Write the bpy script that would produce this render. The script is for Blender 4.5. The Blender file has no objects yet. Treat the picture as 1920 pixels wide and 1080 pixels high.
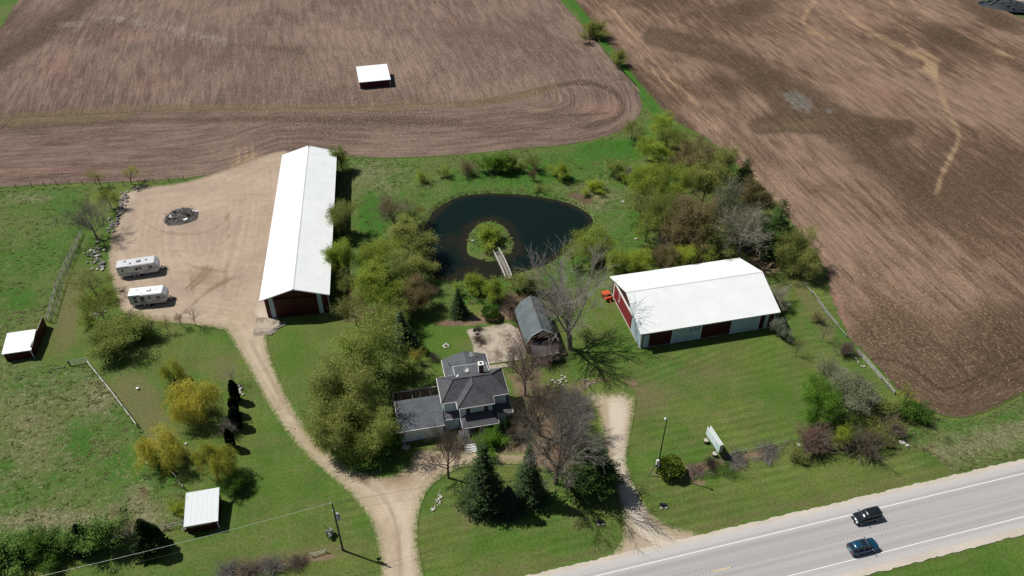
import bpy, bmesh, math, random
import numpy as np
from mathutils import Vector, Matrix, Euler
from mathutils.geometry import tessellate_polygon

# ------------------------------------------------------------ camera, light, exposure
SC = bpy.context.scene
COL = SC.collection
F, PIT, CAMH = 1494.0, math.radians(38.8), 100.0
cam = bpy.data.objects.new('camera', bpy.data.cameras.new('camera'))
COL.objects.link(cam)
cam.location = (0, 0, CAMH)
cam.rotation_euler = (math.pi / 2 - PIT, 0, 0)
cam.data.sensor_width = 36.0
cam.data.lens = F / 1920 * 36
cam.data.clip_start = 1.0
cam.data.clip_end = 6000.0
SC.camera = cam

SUN_EL, SUN_AZ = math.radians(55.0), math.radians(-21.0)      # SUN_AZ: heading of the shadows
world = bpy.data.worlds.new('World')
SC.world = world
world.use_nodes = True
wn = world.node_tree
bg = wn.nodes['Background']
sky = wn.nodes.new('ShaderNodeTexSky')
sky.sky_type = 'NISHITA'
sky.sun_disc = False
sky.sun_elevation = SUN_EL
sky.sun_rotation = math.radians(290.0)
wn.links.new(sky.outputs[0], bg.inputs[0])
bg.inputs[1].default_value = 0.05
sl = bpy.data.lights.new('sun', 'SUN')
sl.energy = 5.0
sl.angle = math.radians(0.5)
sl.color = (1.0, 0.955, 0.89)
so = bpy.data.objects.new('sun', sl)
COL.objects.link(so)
so.location = (-60, 60, 150)
so.rotation_euler = Vector((math.cos(SUN_AZ) * math.cos(SUN_EL), math.sin(SUN_AZ) * math.cos(SUN_EL),
                            -math.sin(SUN_EL))).to_track_quat('-Z', 'Y').to_euler()
SC.view_settings.view_transform = 'Standard'
SC.view_settings.look = 'None'
SC.view_settings.exposure = -0.06
SC.view_settings.gamma = 1.0
SC.view_settings.use_curve_mapping = False

# ------------------------------------------------------------ survey: photo point -> place on the ground
CP, SP = math.cos(PIT), math.sin(PIT)


def P(x, y, z=0.0):
    u = (x - 960) / F
    v = (540 - y) / F
    dy, dz = CP + v * SP, -SP + v * CP
    t = (z - CAMH) / dz
    return Vector((u * t, dy * t, z))


def Qn(X, Y, Z=0.0):
    z = Z - CAMH
    d = Y * CP - z * SP
    return 960 + F * X / d, 540 - F * (Y * SP + z * CP) / d


def depth(p):
    return p[1] * CP - (p[2] - CAMH) * SP


def lin(r, g, b):
    f = lambda c: (c / 255 / 12.92) if c / 255 <= .04045 else ((c / 255 + .055) / 1.055) ** 2.4
    return (f(r), f(g), f(b), 1.0)


# ------------------------------------------------------------ material helper
class NT:
    def __init__(s, name):
        s.m = bpy.data.materials.new(name)
        s.m.use_nodes = True
        s.t = s.m.node_tree
        s.t.nodes.clear()
        s.out = s.t.nodes.new('ShaderNodeOutputMaterial')

    def n(s, typ, ins=None, **props):
        nd = s.t.nodes.new(typ)
        for k, v in props.items():
            setattr(nd, k, v)
        for k, v in (ins or {}).items():
            s.set(nd.inputs[k], v)
        return nd

    def set(s, sock, v):
        if isinstance(v, bpy.types.NodeSocket):
            s.t.links.new(v, sock)
        elif v is not None:
            if sock.type == 'RGBA' and len(v) == 3:
                v = (*v, 1)
            sock.default_value = v

    def pos(s):
        return s.n('ShaderNodeNewGeometry').outputs['Position']

    def obj(s):
        return s.n('ShaderNodeTexCoord').outputs['Object']

    def attr(s, name):
        return s.n('ShaderNodeAttribute', attribute_name=name).outputs['Fac']

    def island(s):
        return s.n('ShaderNodeNewGeometry').outputs['Random Per Island']

    def objrand(s):
        return s.n('ShaderNodeObjectInfo').outputs['Random']

    def noise(s, scale, detail=3, rough=.55, vec=None, dist=0.0):
        return s.n('ShaderNodeTexNoise', {'Vector': vec if vec is not None else s.pos(), 'Scale': scale,
                   'Detail': detail, 'Roughness': rough, 'Distortion': dist}).outputs['Fac']

    def vor(s, scale, vec=None, out='Distance'):
        return s.n('ShaderNodeTexVoronoi', {'Vector': vec if vec is not None else s.pos(), 'Scale': scale}).outputs[out]

    def math(s, op, a, b=0.0, c=0.0, clamp=False):
        return s.n('ShaderNodeMath', {0: a, 1: b, 2: c}, operation=op, use_clamp=clamp).outputs[0]

    def add(s, a, b): return s.math('ADD', a, b)
    def mul(s, a, b): return s.math('MULTIPLY', a, b)

    def ss(s, x, lo, hi, a=0.0, b=1.0):
        return s.n('ShaderNodeMapRange', {0: x, 1: lo, 2: hi, 3: a, 4: b}, interpolation_type='SMOOTHSTEP').outputs[0]

    def lr(s, x, lo, hi, a=0.0, b=1.0):
        return s.n('ShaderNodeMapRange', {0: x, 1: lo, 2: hi, 3: a, 4: b}).outputs[0]

    def mix(s, f, a, b, blend='MIX'):
        nd = s.n('ShaderNodeMix', data_type='RGBA', blend_type=blend)
        s.set(nd.inputs[0], f)
        s.set(nd.inputs[6], a)
        s.set(nd.inputs[7], b)
        return nd.outputs[2]

    def scale(s, col, f):
        nd = s.n('ShaderNodeVectorMath', operation='SCALE')
        if isinstance(col, tuple):
            nd.inputs[0].default_value = col[:3]
        else:
            s.set(nd.inputs[0], col)
        s.set(nd.inputs[3], f)
        return nd.outputs[0]

    def vec(s, x, y, z=0.0):
        return s.n('ShaderNodeCombineXYZ', {0: x, 1: y, 2: z}).outputs[0]

    def sep(s, v):
        return s.n('ShaderNodeSeparateXYZ', {0: v}).outputs

    def vscale(s, v, sx, sy, sz):
        return s.n('ShaderNodeMapping', {'Vector': v, 'Scale': (sx, sy, sz)}).outputs[0]

    def bump(s, h, strength=.5, dist=.1):
        return s.n('ShaderNodeBump', {'Height': h, 'Strength': strength, 'Distance': dist}).outputs[0]

    def bsdf(s, col, rough=.8, normal=None, spec=.3, metal=0.0, emit=None, es=0.0):
        nd = s.n('ShaderNodeBsdfPrincipled', {'Base Color': col, 'Roughness': rough, 'Specular IOR Level': spec,
                                              'Metallic': metal})
        if normal is not None:
            s.set(nd.inputs['Normal'], normal)
        s.t.links.new(nd.outputs[0], s.out.inputs[0])
        return s.m


def simple(name, col, rough=.7, var=.12, scale=3.0, spec=.3, metal=0.0, bump=0.0):
    """plain weathered surface: a base colour with soft mottling and a little grain"""
    t = NT(name)
    o = t.obj()
    a = t.noise(scale, 4, .6, o)
    b = t.noise(scale * 9, 2, .5, o)
    f = t.lr(t.add(t.mul(a, .7), t.mul(b, .3)), .3, .7, 1 - var, 1 + var)
    nrm = t.bump(b, bump, .02) if bump else None
    return t.bsdf(t.scale(col, f), rough, nrm, spec, metal)


# ------------------------------------------------------------ object helpers
def link(o, parent=None):
    COL.objects.link(o)
    if parent is not None:
        o.parent = parent
    return o


def tag(o, label=None, cat=None, group=None, kind=None):
    if label: o['label'] = label
    if cat: o['category'] = cat
    if group: o['group'] = group
    if kind: o['kind'] = kind
    return o


def thing(name, label, cat, loc=(0, 0, 0), rz=0.0, group=None):
    o = bpy.data.objects.new(name, None)
    o.empty_display_size = .5
    link(o)
    o.location = loc
    o.rotation_euler = (0, 0, rz)
    return tag(o, label, cat, group)


def mesh_np(name, verts, quads=None, tris=None, smooth=False):
    me = bpy.data.meshes.new(name)
    verts = np.asarray(verts, dtype=np.float32)
    parts, tot = [], []
    if quads is not None and len(quads):
        q = np.asarray(quads, dtype=np.int32)
        parts.append(q.ravel()); tot.append(np.full(len(q), 4, np.int32))
    if tris is not None and len(tris):
        q = np.asarray(tris, dtype=np.int32)
        parts.append(q.ravel()); tot.append(np.full(len(q), 3, np.int32))
    loops = np.concatenate(parts); tot = np.concatenate(tot)
    me.vertices.add(len(verts)); me.vertices.foreach_set('co', verts.ravel())
    me.loops.add(len(loops)); me.loops.foreach_set('vertex_index', loops)
    me.polygons.add(len(tot))
    me.polygons.foreach_set('loop_start', np.concatenate([[0], np.cumsum(tot)[:-1]]).astype(np.int32))
    me.polygons.foreach_set('loop_total', tot)
    if smooth:
        me.polygons.foreach_set('use_smooth', np.ones(len(tot), bool))
    me.update(calc_edges=True)
    me.validate()
    return me


def fattr(me, name, arr):
    a = me.attributes.new(name, 'FLOAT', 'POINT')
    a.data.foreach_set('value', np.asarray(arr, np.float32))


class MB:
    """collects boxes, tubes, prisms; build() links them as one mesh object"""
    def __init__(s): s.v, s.f = [], []

    def poly(s, pts):
        i = len(s.v)
        s.v += [tuple(p) for p in pts]
        s.f.append(tuple(range(i, i + len(pts))))
        return s

    def box(s, c, d, rz=0.0, rx=0.0, ry=0.0, taper=1.0):
        i = len(s.v)
        R = Euler((rx, ry, rz)).to_matrix()
        for z in (-.5, .5):
            k = taper if z > 0 else 1
            for x, y in ((-.5, -.5), (.5, -.5), (.5, .5), (-.5, .5)):
                p = R @ Vector((x * d[0] * k, y * d[1] * k, z * d[2])) + Vector(c)
                s.v.append(tuple(p))
        s.f += [(i + a, i + b, i + c_, i + d_) for a, b, c_, d_ in
                ((3, 2, 1, 0), (4, 5, 6, 7), (0, 1, 5, 4), (1, 2, 6, 5), (2, 3, 7, 6), (3, 0, 4, 7))]
        return s

    def prism(s, top, th):
        """polygon (3-D points, counter-clockwise seen from above) given thickness straight down"""
        n = len(top); i = len(s.v)
        s.v += [tuple(p) for p in top] + [(p[0], p[1], p[2] - th) for p in top]
        s.f.append(tuple(range(i, i + n)))
        s.f.append(tuple(range(i + 2 * n - 1, i + n - 1, -1)))
        for k in range(n):
            l = (k + 1) % n
            s.f.append((i + k, i + n + k, i + n + l, i + l))
        return s

    def tube(s, p0, p1, r0, r1=None, n=8, cap=True):
        r1 = r0 if r1 is None else r1
        p0, p1 = Vector(p0), Vector(p1)
        d = (p1 - p0).normalized()
        a = d.orthogonal().normalized(); b = d.cross(a)
        i = len(s.v)
        for p, r in ((p0, r0), (p1, r1)):
            for k in range(n):
                t = 2 * math.pi * k / n
                s.v.append(tuple(p + (a * math.cos(t) + b * math.sin(t)) * r))
        for k in range(n):
            l = (k + 1) % n
            s.f.append((i + k, i + l, i + n + l, i + n + k))
        if cap:
            s.f.append(tuple(range(i + n - 1, i - 1, -1)))
            s.f.append(tuple(range(i + n, i + 2 * n)))
        return s

    def path(s, pts, r, n=6):
        for a, b in zip(pts[:-1], pts[1:]):
            s.tube(a, b, r, r, n)
        return s

    def lathe(s, prof, c=(0, 0, 0), n=14):
        i = len(s.v)
        for r, z in prof:
            for k in range(n):
                t = 2 * math.pi * k / n
                s.v.append((c[0] + r * math.cos(t), c[1] + r * math.sin(t), c[2] + z))
        for j in range(len(prof) - 1):
            for k in range(n):
                l = (k + 1) % n
                s.f.append((i + j * n + k, i + j * n + l, i + (j + 1) * n + l, i + (j + 1) * n + k))
        s.f.append(tuple(range(i + n - 1, i - 1, -1)))
        m = i + (len(prof) - 1) * n
        s.f.append(tuple(range(m, m + n)))
        return s

    def loft(s, rings, cap=True):
        i = len(s.v); n = len(rings[0])
        for r in rings: s.v += [tuple(p) for p in r]
        for j in range(len(rings) - 1):
            for k in range(n):
                l = (k + 1) % n
                s.f.append((i + j * n + k, i + j * n + l, i + (j + 1) * n + l, i + (j + 1) * n + k))
        if cap:
            s.f.append(tuple(range(i + n - 1, i - 1, -1)))
            m = i + (len(rings) - 1) * n
            s.f.append(tuple(range(m, m + n)))
        return s

    def mesh(s, name, mat, bevel=0.0, smooth=False):
        me = bpy.data.meshes.new(name)
        me.from_pydata(s.v, [], s.f)
        me.update()
        bm = bmesh.new(); bm.from_mesh(me)
        bmesh.ops.recalc_face_normals(bm, faces=bm.faces)
        if bevel:
            bmesh.ops.bevel(bm, geom=list(bm.edges), offset=bevel, segments=1, affect='EDGES', clamp_overlap=True)
        bm.to_mesh(me); bm.free()
        if smooth:
            for p in me.polygons: p.use_smooth = True
        me.materials.append(mat)
        return me

    def build(s, name, mat, parent=None, bevel=0.0, smooth=False, label=None):
        o = bpy.data.objects.new(name, s.mesh(name, mat, bevel, smooth))
        link(o, parent)
        if label: o['label'] = label
        return o


def inst(name, me, parent, loc=(0, 0, 0), rot=(0, 0, 0), sc=(1, 1, 1)):
    o = bpy.data.objects.new(name, me)
    link(o, parent)
    o.location = loc; o.rotation_euler = rot; o.scale = sc
    return o


# ------------------------------------------------------------ numpy helpers for the ground
def inside(x, y, poly):
    c = np.zeros(x.shape, bool)
    n = len(poly)
    for i in range(n):
        x0, y0 = poly[i]; x1, y1 = poly[(i + 1) % n]
        if y0 == y1: continue
        m = ((y0 > y) != (y1 > y)) & (x < (x1 - x0) * (y - y0) / (y1 - y0) + x0)
        c ^= m
    return c


def pdist(x, y, pts, closed=False):
    best = np.full(x.shape, 1e18); bx = np.zeros(x.shape); by = np.zeros(x.shape)
    seq = list(zip(pts, pts[1:] + (pts[:1] if closed else [])))
    if not closed: seq = list(zip(pts[:-1], pts[1:]))
    for (x0, y0), (x1, y1) in seq:
        dx, dy = x1 - x0, y1 - y0
        L = dx * dx + dy * dy + 1e-12
        t = np.clip(((x - x0) * dx + (y - y0) * dy) / L, 0, 1)
        qx, qy = x0 + t * dx, y0 + t * dy
        d = (x - qx) ** 2 + (y - qy) ** 2
        m = d < best
        best = np.where(m, d, best); bx = np.where(m, qx, bx); by = np.where(m, qy, by)
    return np.sqrt(best), bx, by


def smoothpoly(pts, it=2, closed=True):
    for _ in range(it):
        out = []
        n = len(pts)
        rng = range(n) if closed else range(n - 1)
        if not closed: out.append(pts[0])
        for i in rng:
            a, b = pts[i], pts[(i + 1) % n]
            out.append((a[0] * .75 + b[0] * .25, a[1] * .75 + b[1] * .25))
            out.append((a[0] * .25 + b[0] * .75, a[1] * .25 + b[1] * .75))
        if not closed: out.append(pts[-1])
        pts = out
    return pts


_nr = np.random.RandomState(7)
_lat = _nr.rand(256, 256)


def vnoise(x, y, s, oct=3):
    out = 0; amp = 1; tot = 0
    for o in range(oct):
        xx, yy = x * s + 13.7 * o, y * s + 71.3 * o
        xi, yi = np.floor(xx).astype(int), np.floor(yy).astype(int)
        fx, fy = xx - xi, yy - yi
        fx = fx * fx * (3 - 2 * fx); fy = fy * fy * (3 - 2 * fy)
        g = lambda a, b: _lat[(xi + a) % 256, (yi + b) % 256]
        out = out + amp * ((g(0, 0) * (1 - fx) + g(1, 0) * fx) * (1 - fy) + (g(0, 1) * (1 - fx) + g(1, 1) * fx) * fy)
        tot += amp; amp *= .5; s *= 2
    return out / tot


def pxpoly(pts):
    return [tuple(P(x, y)[:2]) for x, y in pts]


def blob(qx, qy, cx, cy, rx, ry, ang=0.0):
    a = math.radians(ang)
    dx, dy = qx - cx, qy - cy
    u = (dx * math.cos(a) + dy * math.sin(a)) / rx
    v = (-dx * math.sin(a) + dy * math.cos(a)) / ry
    return np.exp(-(u * u + v * v))


def stroke(qx, qy, pts, w):
    d, _, _ = pdist(qx, qy, smoothpoly(pts, 2, False))
    return np.exp(-(d / w) ** 2)


def sheet(name, poly, res, mat, z=0.0, height=None, attrs=None, kind='structure', bounds=None, smooth=True):
    """a gridded piece of ground inside the outline, its rim fitted to the outline; attribute 'edge' = metres from the rim"""
    px = [p[0] for p in poly]; py = [p[1] for p in poly]
    x0, x1, y0, y1 = min(px), max(px), min(py), max(py)
    nx, ny = int((x1 - x0) / res) + 2, int((y1 - y0) / res) + 2
    gx, gy = np.meshgrid(x0 + np.arange(nx) * res - res * .3, y0 + np.arange(ny) * res - res * .3)
    cin = inside(gx[:-1, :-1] + res / 2, gy[:-1, :-1] + res / 2, poly)
    cnt = np.zeros(gx.shape, int)
    for a in (0, 1):
        for b in (0, 1):
            cnt[a:a + cin.shape[0], b:b + cin.shape[1]] += cin
    used = cnt > 0
    idx = -np.ones(gx.shape, int); idx[used] = np.arange(used.sum())
    X, Y = gx[used].copy(), gy[used].copy()
    d, bx, by = pdist(X, Y, list(poly), True)
    rim = cnt[used] < 4
    X[rim], Y[rim] = bx[rim], by[rim]
    d[rim] = 0
    jj, ii = np.nonzero(cin)
    quads = np.stack([idx[jj, ii], idx[jj, ii + 1], idx[jj + 1, ii + 1], idx[jj + 1, ii]], 1)
    Z = np.full(X.shape, z)
    if height is not None: Z = Z + height(X, Y, d)
    me = mesh_np(name, np.stack([X, Y, Z], 1), quads, smooth=smooth)
    qx, qy = Qn(X, Y)
    at = {'edge': d}
    if attrs is not None: at.update(attrs(X, Y, d, qx, qy))
    for k, v in at.items(): fattr(me, k, v)
    me.materials.append(mat)
    o = bpy.data.objects.new(name, me)
    link(o)
    o['kind'] = kind
    return o
# ------------------------------------------------------------ outlines of the ground (survey points)
RD = Vector((.9680, .2501)); RN = Vector((-.2501, .9680))           # road direction and its normal
ROW = Vector((-.235, .972))                                          # direction of the plough rows
W2 = lambda s, o: (RD.x * s + RN.x * o, RD.y * s + RN.y * o)

POND = smoothpoly(pxpoly([(807, 400), (825, 385), (857, 367), (900, 361), (955, 361), (1012, 367), (1062, 377), (1095, 392),
                          (1113, 408), (1110, 424), (1087, 442), (1070, 462), (1048, 480), (1025, 495), (985, 506),
                          (955, 514), (915, 523), (855, 525), (806, 522), (790, 490), (790, 440)]), 2)
ISLE = smoothpoly(pxpoly([(874, 474), (880, 437), (898, 418), (920, 412), (945, 422), (960, 443), (966, 468),
                          (947, 478), (920, 491), (893, 482)]), 2)
FIELD_L = pxpoly([(-260, 372), (0, 352), (150, 344), (250, 342), (350, 334), (430, 322), (500, 300), (530, 288), (560, 287), (640, 293), (720, 297)]) + \
    pxpoly(smoothpoly([(790, 295), (870, 290), (960, 281), (1080, 271), (1150, 253), (1190, 232), (1207, 205), (1197, 168), (1165, 132)], 1, False)) + \
    pxpoly([(1104, 60), (1050, 0), (1010, -50), (60, -50), (34, 0), (0, 52), (-60, 130), (-330, 330)])
FIELD_R = pxpoly([(1036, -50), (1077, 0), (1133, 72), (1194, 150), (1256, 222), (1330, 262), (1420, 345), (1492, 428), (1548, 510),
                  (1556, 555), (1590, 633), (1627, 668), (1673, 722), (1717, 758)]) + \
    pxpoly(smoothpoly([(1745, 774), (1790, 786), (1835, 780), (1890, 754), (1930, 732), (2050, 690)], 1, False)) + \
    pxpoly([(2400, 560), (2250, 260), (2010, 70), (1905, 30), (1840, -2), (1790, -50)])
PASTURE = pxpoly([(-260, 378), (0, 358), (120, 351), (172, 349), (160, 400), (150, 440), (128, 480), (104, 540), (84, 606), (66, 660), (76, 678), (135, 690),
                  (165, 684), (212, 738), (258, 800), (300, 850), (342, 905), (346, 985), (300, 1000), (180, 1015), (60, 1045), (-20, 1070), (-330, 1090)])
MEADOW = pxpoly([(634, 296), (720, 300), (870, 293), (960, 284), (1080, 274), (1150, 256), (1194, 234), (1210, 205), (1240, 222), (1328, 264),
                 (1418, 348), (1488, 430), (1500, 470), (1440, 485), (1390, 478), (1260, 494), (1140, 516), (1080, 560), (1010, 560), (950, 572), (830, 570),
                 (720, 620), (640, 600), (622, 500), (628, 400)])
YARD = smoothpoly(pxpoly([(218, 366), (268, 350), (345, 343), (420, 320), (500, 288), (555, 278), (560, 420), (530, 560), (520, 630), (470, 628), (430, 622), (370, 610), (300, 606), (225, 596),
                          (214, 545), (200, 505), (203, 455), (214, 420), (224, 385)]), 2)
DRIVE_L = smoothpoly(pxpoly([(400, 580), (440, 650), (470, 700), (505, 765), (545, 825), (600, 880), (655, 925), (690, 970), (708, 1020), (714, 1090),
                             (700, 1180), (810, 1180), (798, 1090), (783, 1020), (784, 970), (800, 918), (850, 880), (900, 870), (1000, 872), (1010, 850), (900, 848), (820, 840), (770, 845),
                             (768, 876), (720, 898), (660, 880), (600, 835), (560, 780), (530, 728), (500, 650), (500, 590)]), 2)
DRIVE_R = smoothpoly(pxpoly([(1080, 740), (1120, 716), (1168, 712), (1196, 740), (1188, 785), (1180, 830), (1174, 868), (1190, 912), (1216, 956), (1252, 986), (1310, 996),
                             (1330, 1040), (1150, 1064), (1080, 1076), (1110, 1052), (1158, 1034), (1170, 990), (1160, 935), (1137, 880), (1128, 820), (1122, 775)]), 2)
VERGE = pxpoly([(1680, 842), (1700, 812), (1745, 782), (1790, 790), (1840, 784), (1892, 758), (1935, 735), (2060, 692), (2300, 650), (2300, 740), (1990, 838),
                (1920, 856), (1850, 873), (1790, 888), (1766, 868), (1735, 846)])
PATIO = pxpoly([(874, 619), (953, 607), (972, 618), (986, 655), (985, 674), (916, 683), (890, 668), (884, 640)])


def pond_z(X, Y):
    d, _, _ = pdist(X, Y, POND, True)
    s = np.where(inside(X, Y, POND), d, -d)
    k = np.clip((s + 1.5) / 2.4, 0, 1)
    k = k * k * (3 - 2 * k)
    if np.any(s > 0):
        di, _, _ = pdist(X, Y, ISLE, True)
        si = np.where(inside(X, Y, ISLE), di, -di)
        m = np.clip((si + .9) / 1.6, 0, 1)
        k = k * (1 - m * m * (3 - 2 * m))
    return -.55 * k


# ------------------------------------------------------------ ground materials
def grass_cols(t, p):
    """mown grass colour: soft patches of cool, warm and straw green"""
    a = t.noise(.06, 4, .6, p); b = t.noise(.35, 4, .65, p); c = t.noise(2.6, 3, .6, p)
    col = t.mix(t.ss(a, .38, .62), (.068, .132, .022, 1), (.108, .143, .033, 1))
    col = t.mix(t.ss(b, .42, .70, 0, .65), col, (.128, .135, .048, 1))
    col = t.scale(col, t.lr(t.noise(.16, 5, .65, p), .32, .68, .86, 1.14))
    return t.scale(col, t.lr(c, .3, .7, .72, 1.26)), a, b, c


def lawn_material():
    t = NT('mown_grass'); p = t.pos()
    col, a, b, c = grass_cols(t, p)
    m = t.attr('mow')
    st = t.math('SINE', t.add(t.mul(m, 3.9), t.add(t.mul(b, 2.2), t.mul(a, 9.0))))
    st = t.mul(t.mul(st, t.attr('mamp')), t.ss(t.noise(.09, 2, .5, p), .35, .6))
    col = t.scale(col, t.lr(st, -1, 1, .88, 1.12))
    w = t.noise(.5, 5, .7, p)
    g = lambda k, lo=.25, hi=.6: t.ss(t.add(t.attr(k), t.mul(t.add(w, -.5), .9)), lo, hi)
    col = t.mix(t.mul(g('lush', .1, .9), .6), col, t.scale((.050, .135, .014), t.lr(c, .3, .7, .75, 1.2)))
    col = t.mix(t.mul(g('dry', .15, .9), .75), col, t.scale((.145, .130, .060), t.lr(c, .3, .7, .75, 1.2)))
    col = t.mix(g('soil', .35, .65), col, t.scale((.20, .145, .092), t.lr(t.noise(1.7, 5, .7, p), .3, .7, .7, 1.25)))
    col = t.mix(t.ss(t.vor(1.1, p), .06, .03, 0, .3), col, (.24, .20, .10, 1))
    return t.bsdf(col, .9, t.bump(t.add(c, t.noise(9, 2, .6, p)), .6, .12), .12)


def rough_material():
    t = NT('rough_grass'); p = t.pos()
    a = t.noise(.07, 4, .6, p); b = t.noise(.42, 5, .7, p); c = t.noise(2.3, 5, .75, p, .8); e = t.noise(6, 3, .6, p)
    col = t.mix(t.ss(a, .40, .60), (.062, .142, .021, 1), (.104, .146, .038, 1))
    col = t.mix(t.ss(t.add(t.mul(b, .75), t.mul(t.attr('dry'), .45)), .40, .70, 0, .8), col, (.165, .160, .082, 1))
    col = t.mix(t.ss(t.add(c, t.mul(t.attr('dry'), .10)), .545, .66, 0, .75), col, (.31, .285, .18, 1))
    col = t.mix(t.ss(c, .44, .30, 0, .6), col, (.042, .070, .018, 1))
    w = t.noise(.5, 5, .7, p)
    col = t.mix(t.ss(t.add(t.attr('soil'), t.mul(t.add(w, -.5), .9)), .35, .6), col, t.scale((.14, .10, .062), t.lr(e, .3, .7, .6, 1.3)))
    col = t.mix(t.ss(t.add(t.attr('lush'), t.mul(t.add(w, -.5), .9)), .3, .6, 0, .8), col, t.scale((.045, .145, .016), t.lr(e, .3, .7, .7, 1.2)))
    col = t.scale(col, t.lr(e, .3, .7, .78, 1.22))
    return t.bsdf(col, .92, t.bump(t.add(c, e), .8, .2), .1)


def field_material(name, ca, cb, straw, sc, sa=.75, wet=(140, 132, 126)):
    t = NT(name); p = t.pos()
    uv = t.vec(t.mul(t.attr('u'), 1.0), t.mul(t.attr('v'), .11))
    big = t.noise(.022, 4, .55, p); mid = t.noise(.16, 5, .65, p)
    uvl = t.vec(t.attr('u'), t.mul(t.attr('v'), .04))
    s1 = t.noise(.60, 5, .7, uv, .1); s2 = t.noise(2.4, 4, .7, uvl, .1)
    fine = t.noise(2.4, 4, .75, p)
    col = t.mix(t.ss(t.add(t.mul(big, .6), t.mul(s1, .4)), .40, .60), cb, ca)
    w = t.add(t.add(t.mul(mid, .42), t.mul(s1, .28)), t.mul(s2, .30))
    g = lambda k, lo=.3, hi=.7: t.ss(t.add(t.attr(k), t.mul(t.add(w, -.5), 1.9)), lo, hi)
    col = t.mix(t.mul(g('red', .3, .9), .6), col, lin(141, 107, 97))
    col = t.mix(t.mul(g('dark', .25, .75), .8), col, lin(76, 63, 50))
    col = t.mix(t.mul(g('pale', .3, .9), .65), col, lin(*wet))
    col = t.mix(t.mul(g('olive', .25, .8), .75), col, lin(106, 93, 70))
    col = t.mix(t.mul(g('tan', .3, .85), .7), col, lin(168, 144, 112))
    col = t.scale(col, t.lr(s1, .28, .72, .80, 1.18))
    col = t.scale(col, t.lr(s2, .28, .72, .84, 1.16))
    col = t.scale(col, t.lr(t.noise(1.1, 5, .75, p, .6), .3, .7, .82, 1.18))
    col = t.scale(col, t.lr(fine, .3, .7, .80, 1.2))
    sp = t.noise(sc, 3, .85, t.vec(t.mul(t.attr('u'), 1.0), t.mul(t.attr('v'), .55)))
    dens = t.add(t.mul(mid, .12), t.mul(t.attr('straw'), .10))
    col = t.mix(t.ss(t.add(sp, dens), .64, .76, 0, sa), col, straw)
    col = t.mix(t.ss(t.noise(3.4, 4, .8, uv, .15), .54, .66, 0, .45), col, t.scale(straw, .85))
    col = t.mix(t.ss(t.noise(2.9, 4, .8, uvl, .15), .47, .36, 0, .5), col, t.scale(cb, .62))
    gr = t.mul(t.math('SINE', t.add(t.mul(t.attr('u'), 5.2), t.mul(mid, 9.0))), .06)
    h = t.add(t.add(t.mul(s2, 1.2), t.mul(fine, .9)), gr)
    # grass creeping in along the rim
    f = t.ss(t.add(t.attr('edge'), t.mul(t.add(t.noise(.8, 4, .7, p), -.5), 2.6)), -.25, .7)
    gc = t.scale((.062, .115, .022), t.lr(fine, .3, .7, .7, 1.3))
    col = t.mix(f, gc, col)
    return t.bsdf(col, .95, t.bump(h, 1.0, .16), .08)


def gravel_material(name, ca, cb, grass=True):
    t = NT(name); p = t.pos()
    a = t.noise(.10, 4, .6, p); b = t.noise(.7, 5, .7, p); c = t.noise(5, 3, .7, p)
    st = t.noise(.5, 4, .6, t.vec(t.mul(t.attr('edge'), 1.8), t.mul(t.attr('v'), .06)))
    col = t.mix(t.ss(t.add(t.mul(a, .55), t.mul(st, .45)), .38, .62), ca, cb)
    col = t.scale(col, t.lr(b, .3, .7, .88, 1.10))
    col = t.scale(col, t.lr(c, .3, .7, .9, 1.1))
    col = t.mix(t.ss(t.attr('dirt'), .2, .8, 0, .7), col, lin(120, 98, 78))
    col = t.mix(t.ss(t.attr('pale'), .2, .8, 0, .75), col, lin(196, 186, 170))
    col = t.mix(t.ss(t.noise(.33, 6, .8, p), .66, .74, 0, .35), col, lin(118, 98, 78))
    if grass:
        e = t.add(t.attr('edge'), t.mul(t.add(t.noise(1.6, 6, .8, p), -.5), 3.4))
        gc, *_ = grass_cols(t, p)
        col = t.mix(t.ss(e, .9, 1.8, .25, 0), col, lin(120, 112, 72))
        gc = t.mix(t.attr('soilrim'), gc, t.scale(lin(126, 106, 92), t.lr(c, .3, .7, .8, 1.2)))
        col = t.mix(t.ss(e, -.1, .95), gc, col)
    return t.bsdf(col, .92, t.bump(t.add(b, c), .45, .06), .15)


M_LAWN, M_ROUGH = lawn_material(), rough_material()
M_FL = field_material('ploughed_brown_soil', lin(126, 107, 96), lin(96, 80, 72), lin(180, 160, 141), 3.2)
M_FR = field_material('tilled_tan_soil', lin(136, 113, 98), lin(90, 72, 59), lin(176, 150, 118), 2.4, .45, (116, 118, 113))
M_YARD = gravel_material('tan_yard_gravel', lin(174, 156, 137), lin(158, 141, 124))
M_DRV = gravel_material('pale_drive_gravel', lin(182, 167, 146), lin(162, 146, 124))


def flat_material(name, col, **k):
    return simple(name, col, **k)


# far ground and the lawn
far = MB().poly([(-2500, -1500, -.95), (2500, -1500, -.95), (2500, 3500, -.95), (-2500, 3500, -.95)])
tfar = NT('distant_farmland'); pf = tfar.pos()
cfar = tfar.mix(tfar.ss(tfar.noise(.006, 3, .5, pf), .45, .55), (.10, .115, .04, 1), lin(132, 112, 98))
o = far.build('ground', tfar.bsdf(tfar.scale(cfar, tfar.lr(tfar.noise(.3, 4, .7, pf), .3, .7, .8, 1.2)), .95, None, .1))
o['kind'] = 'structure'


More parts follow.
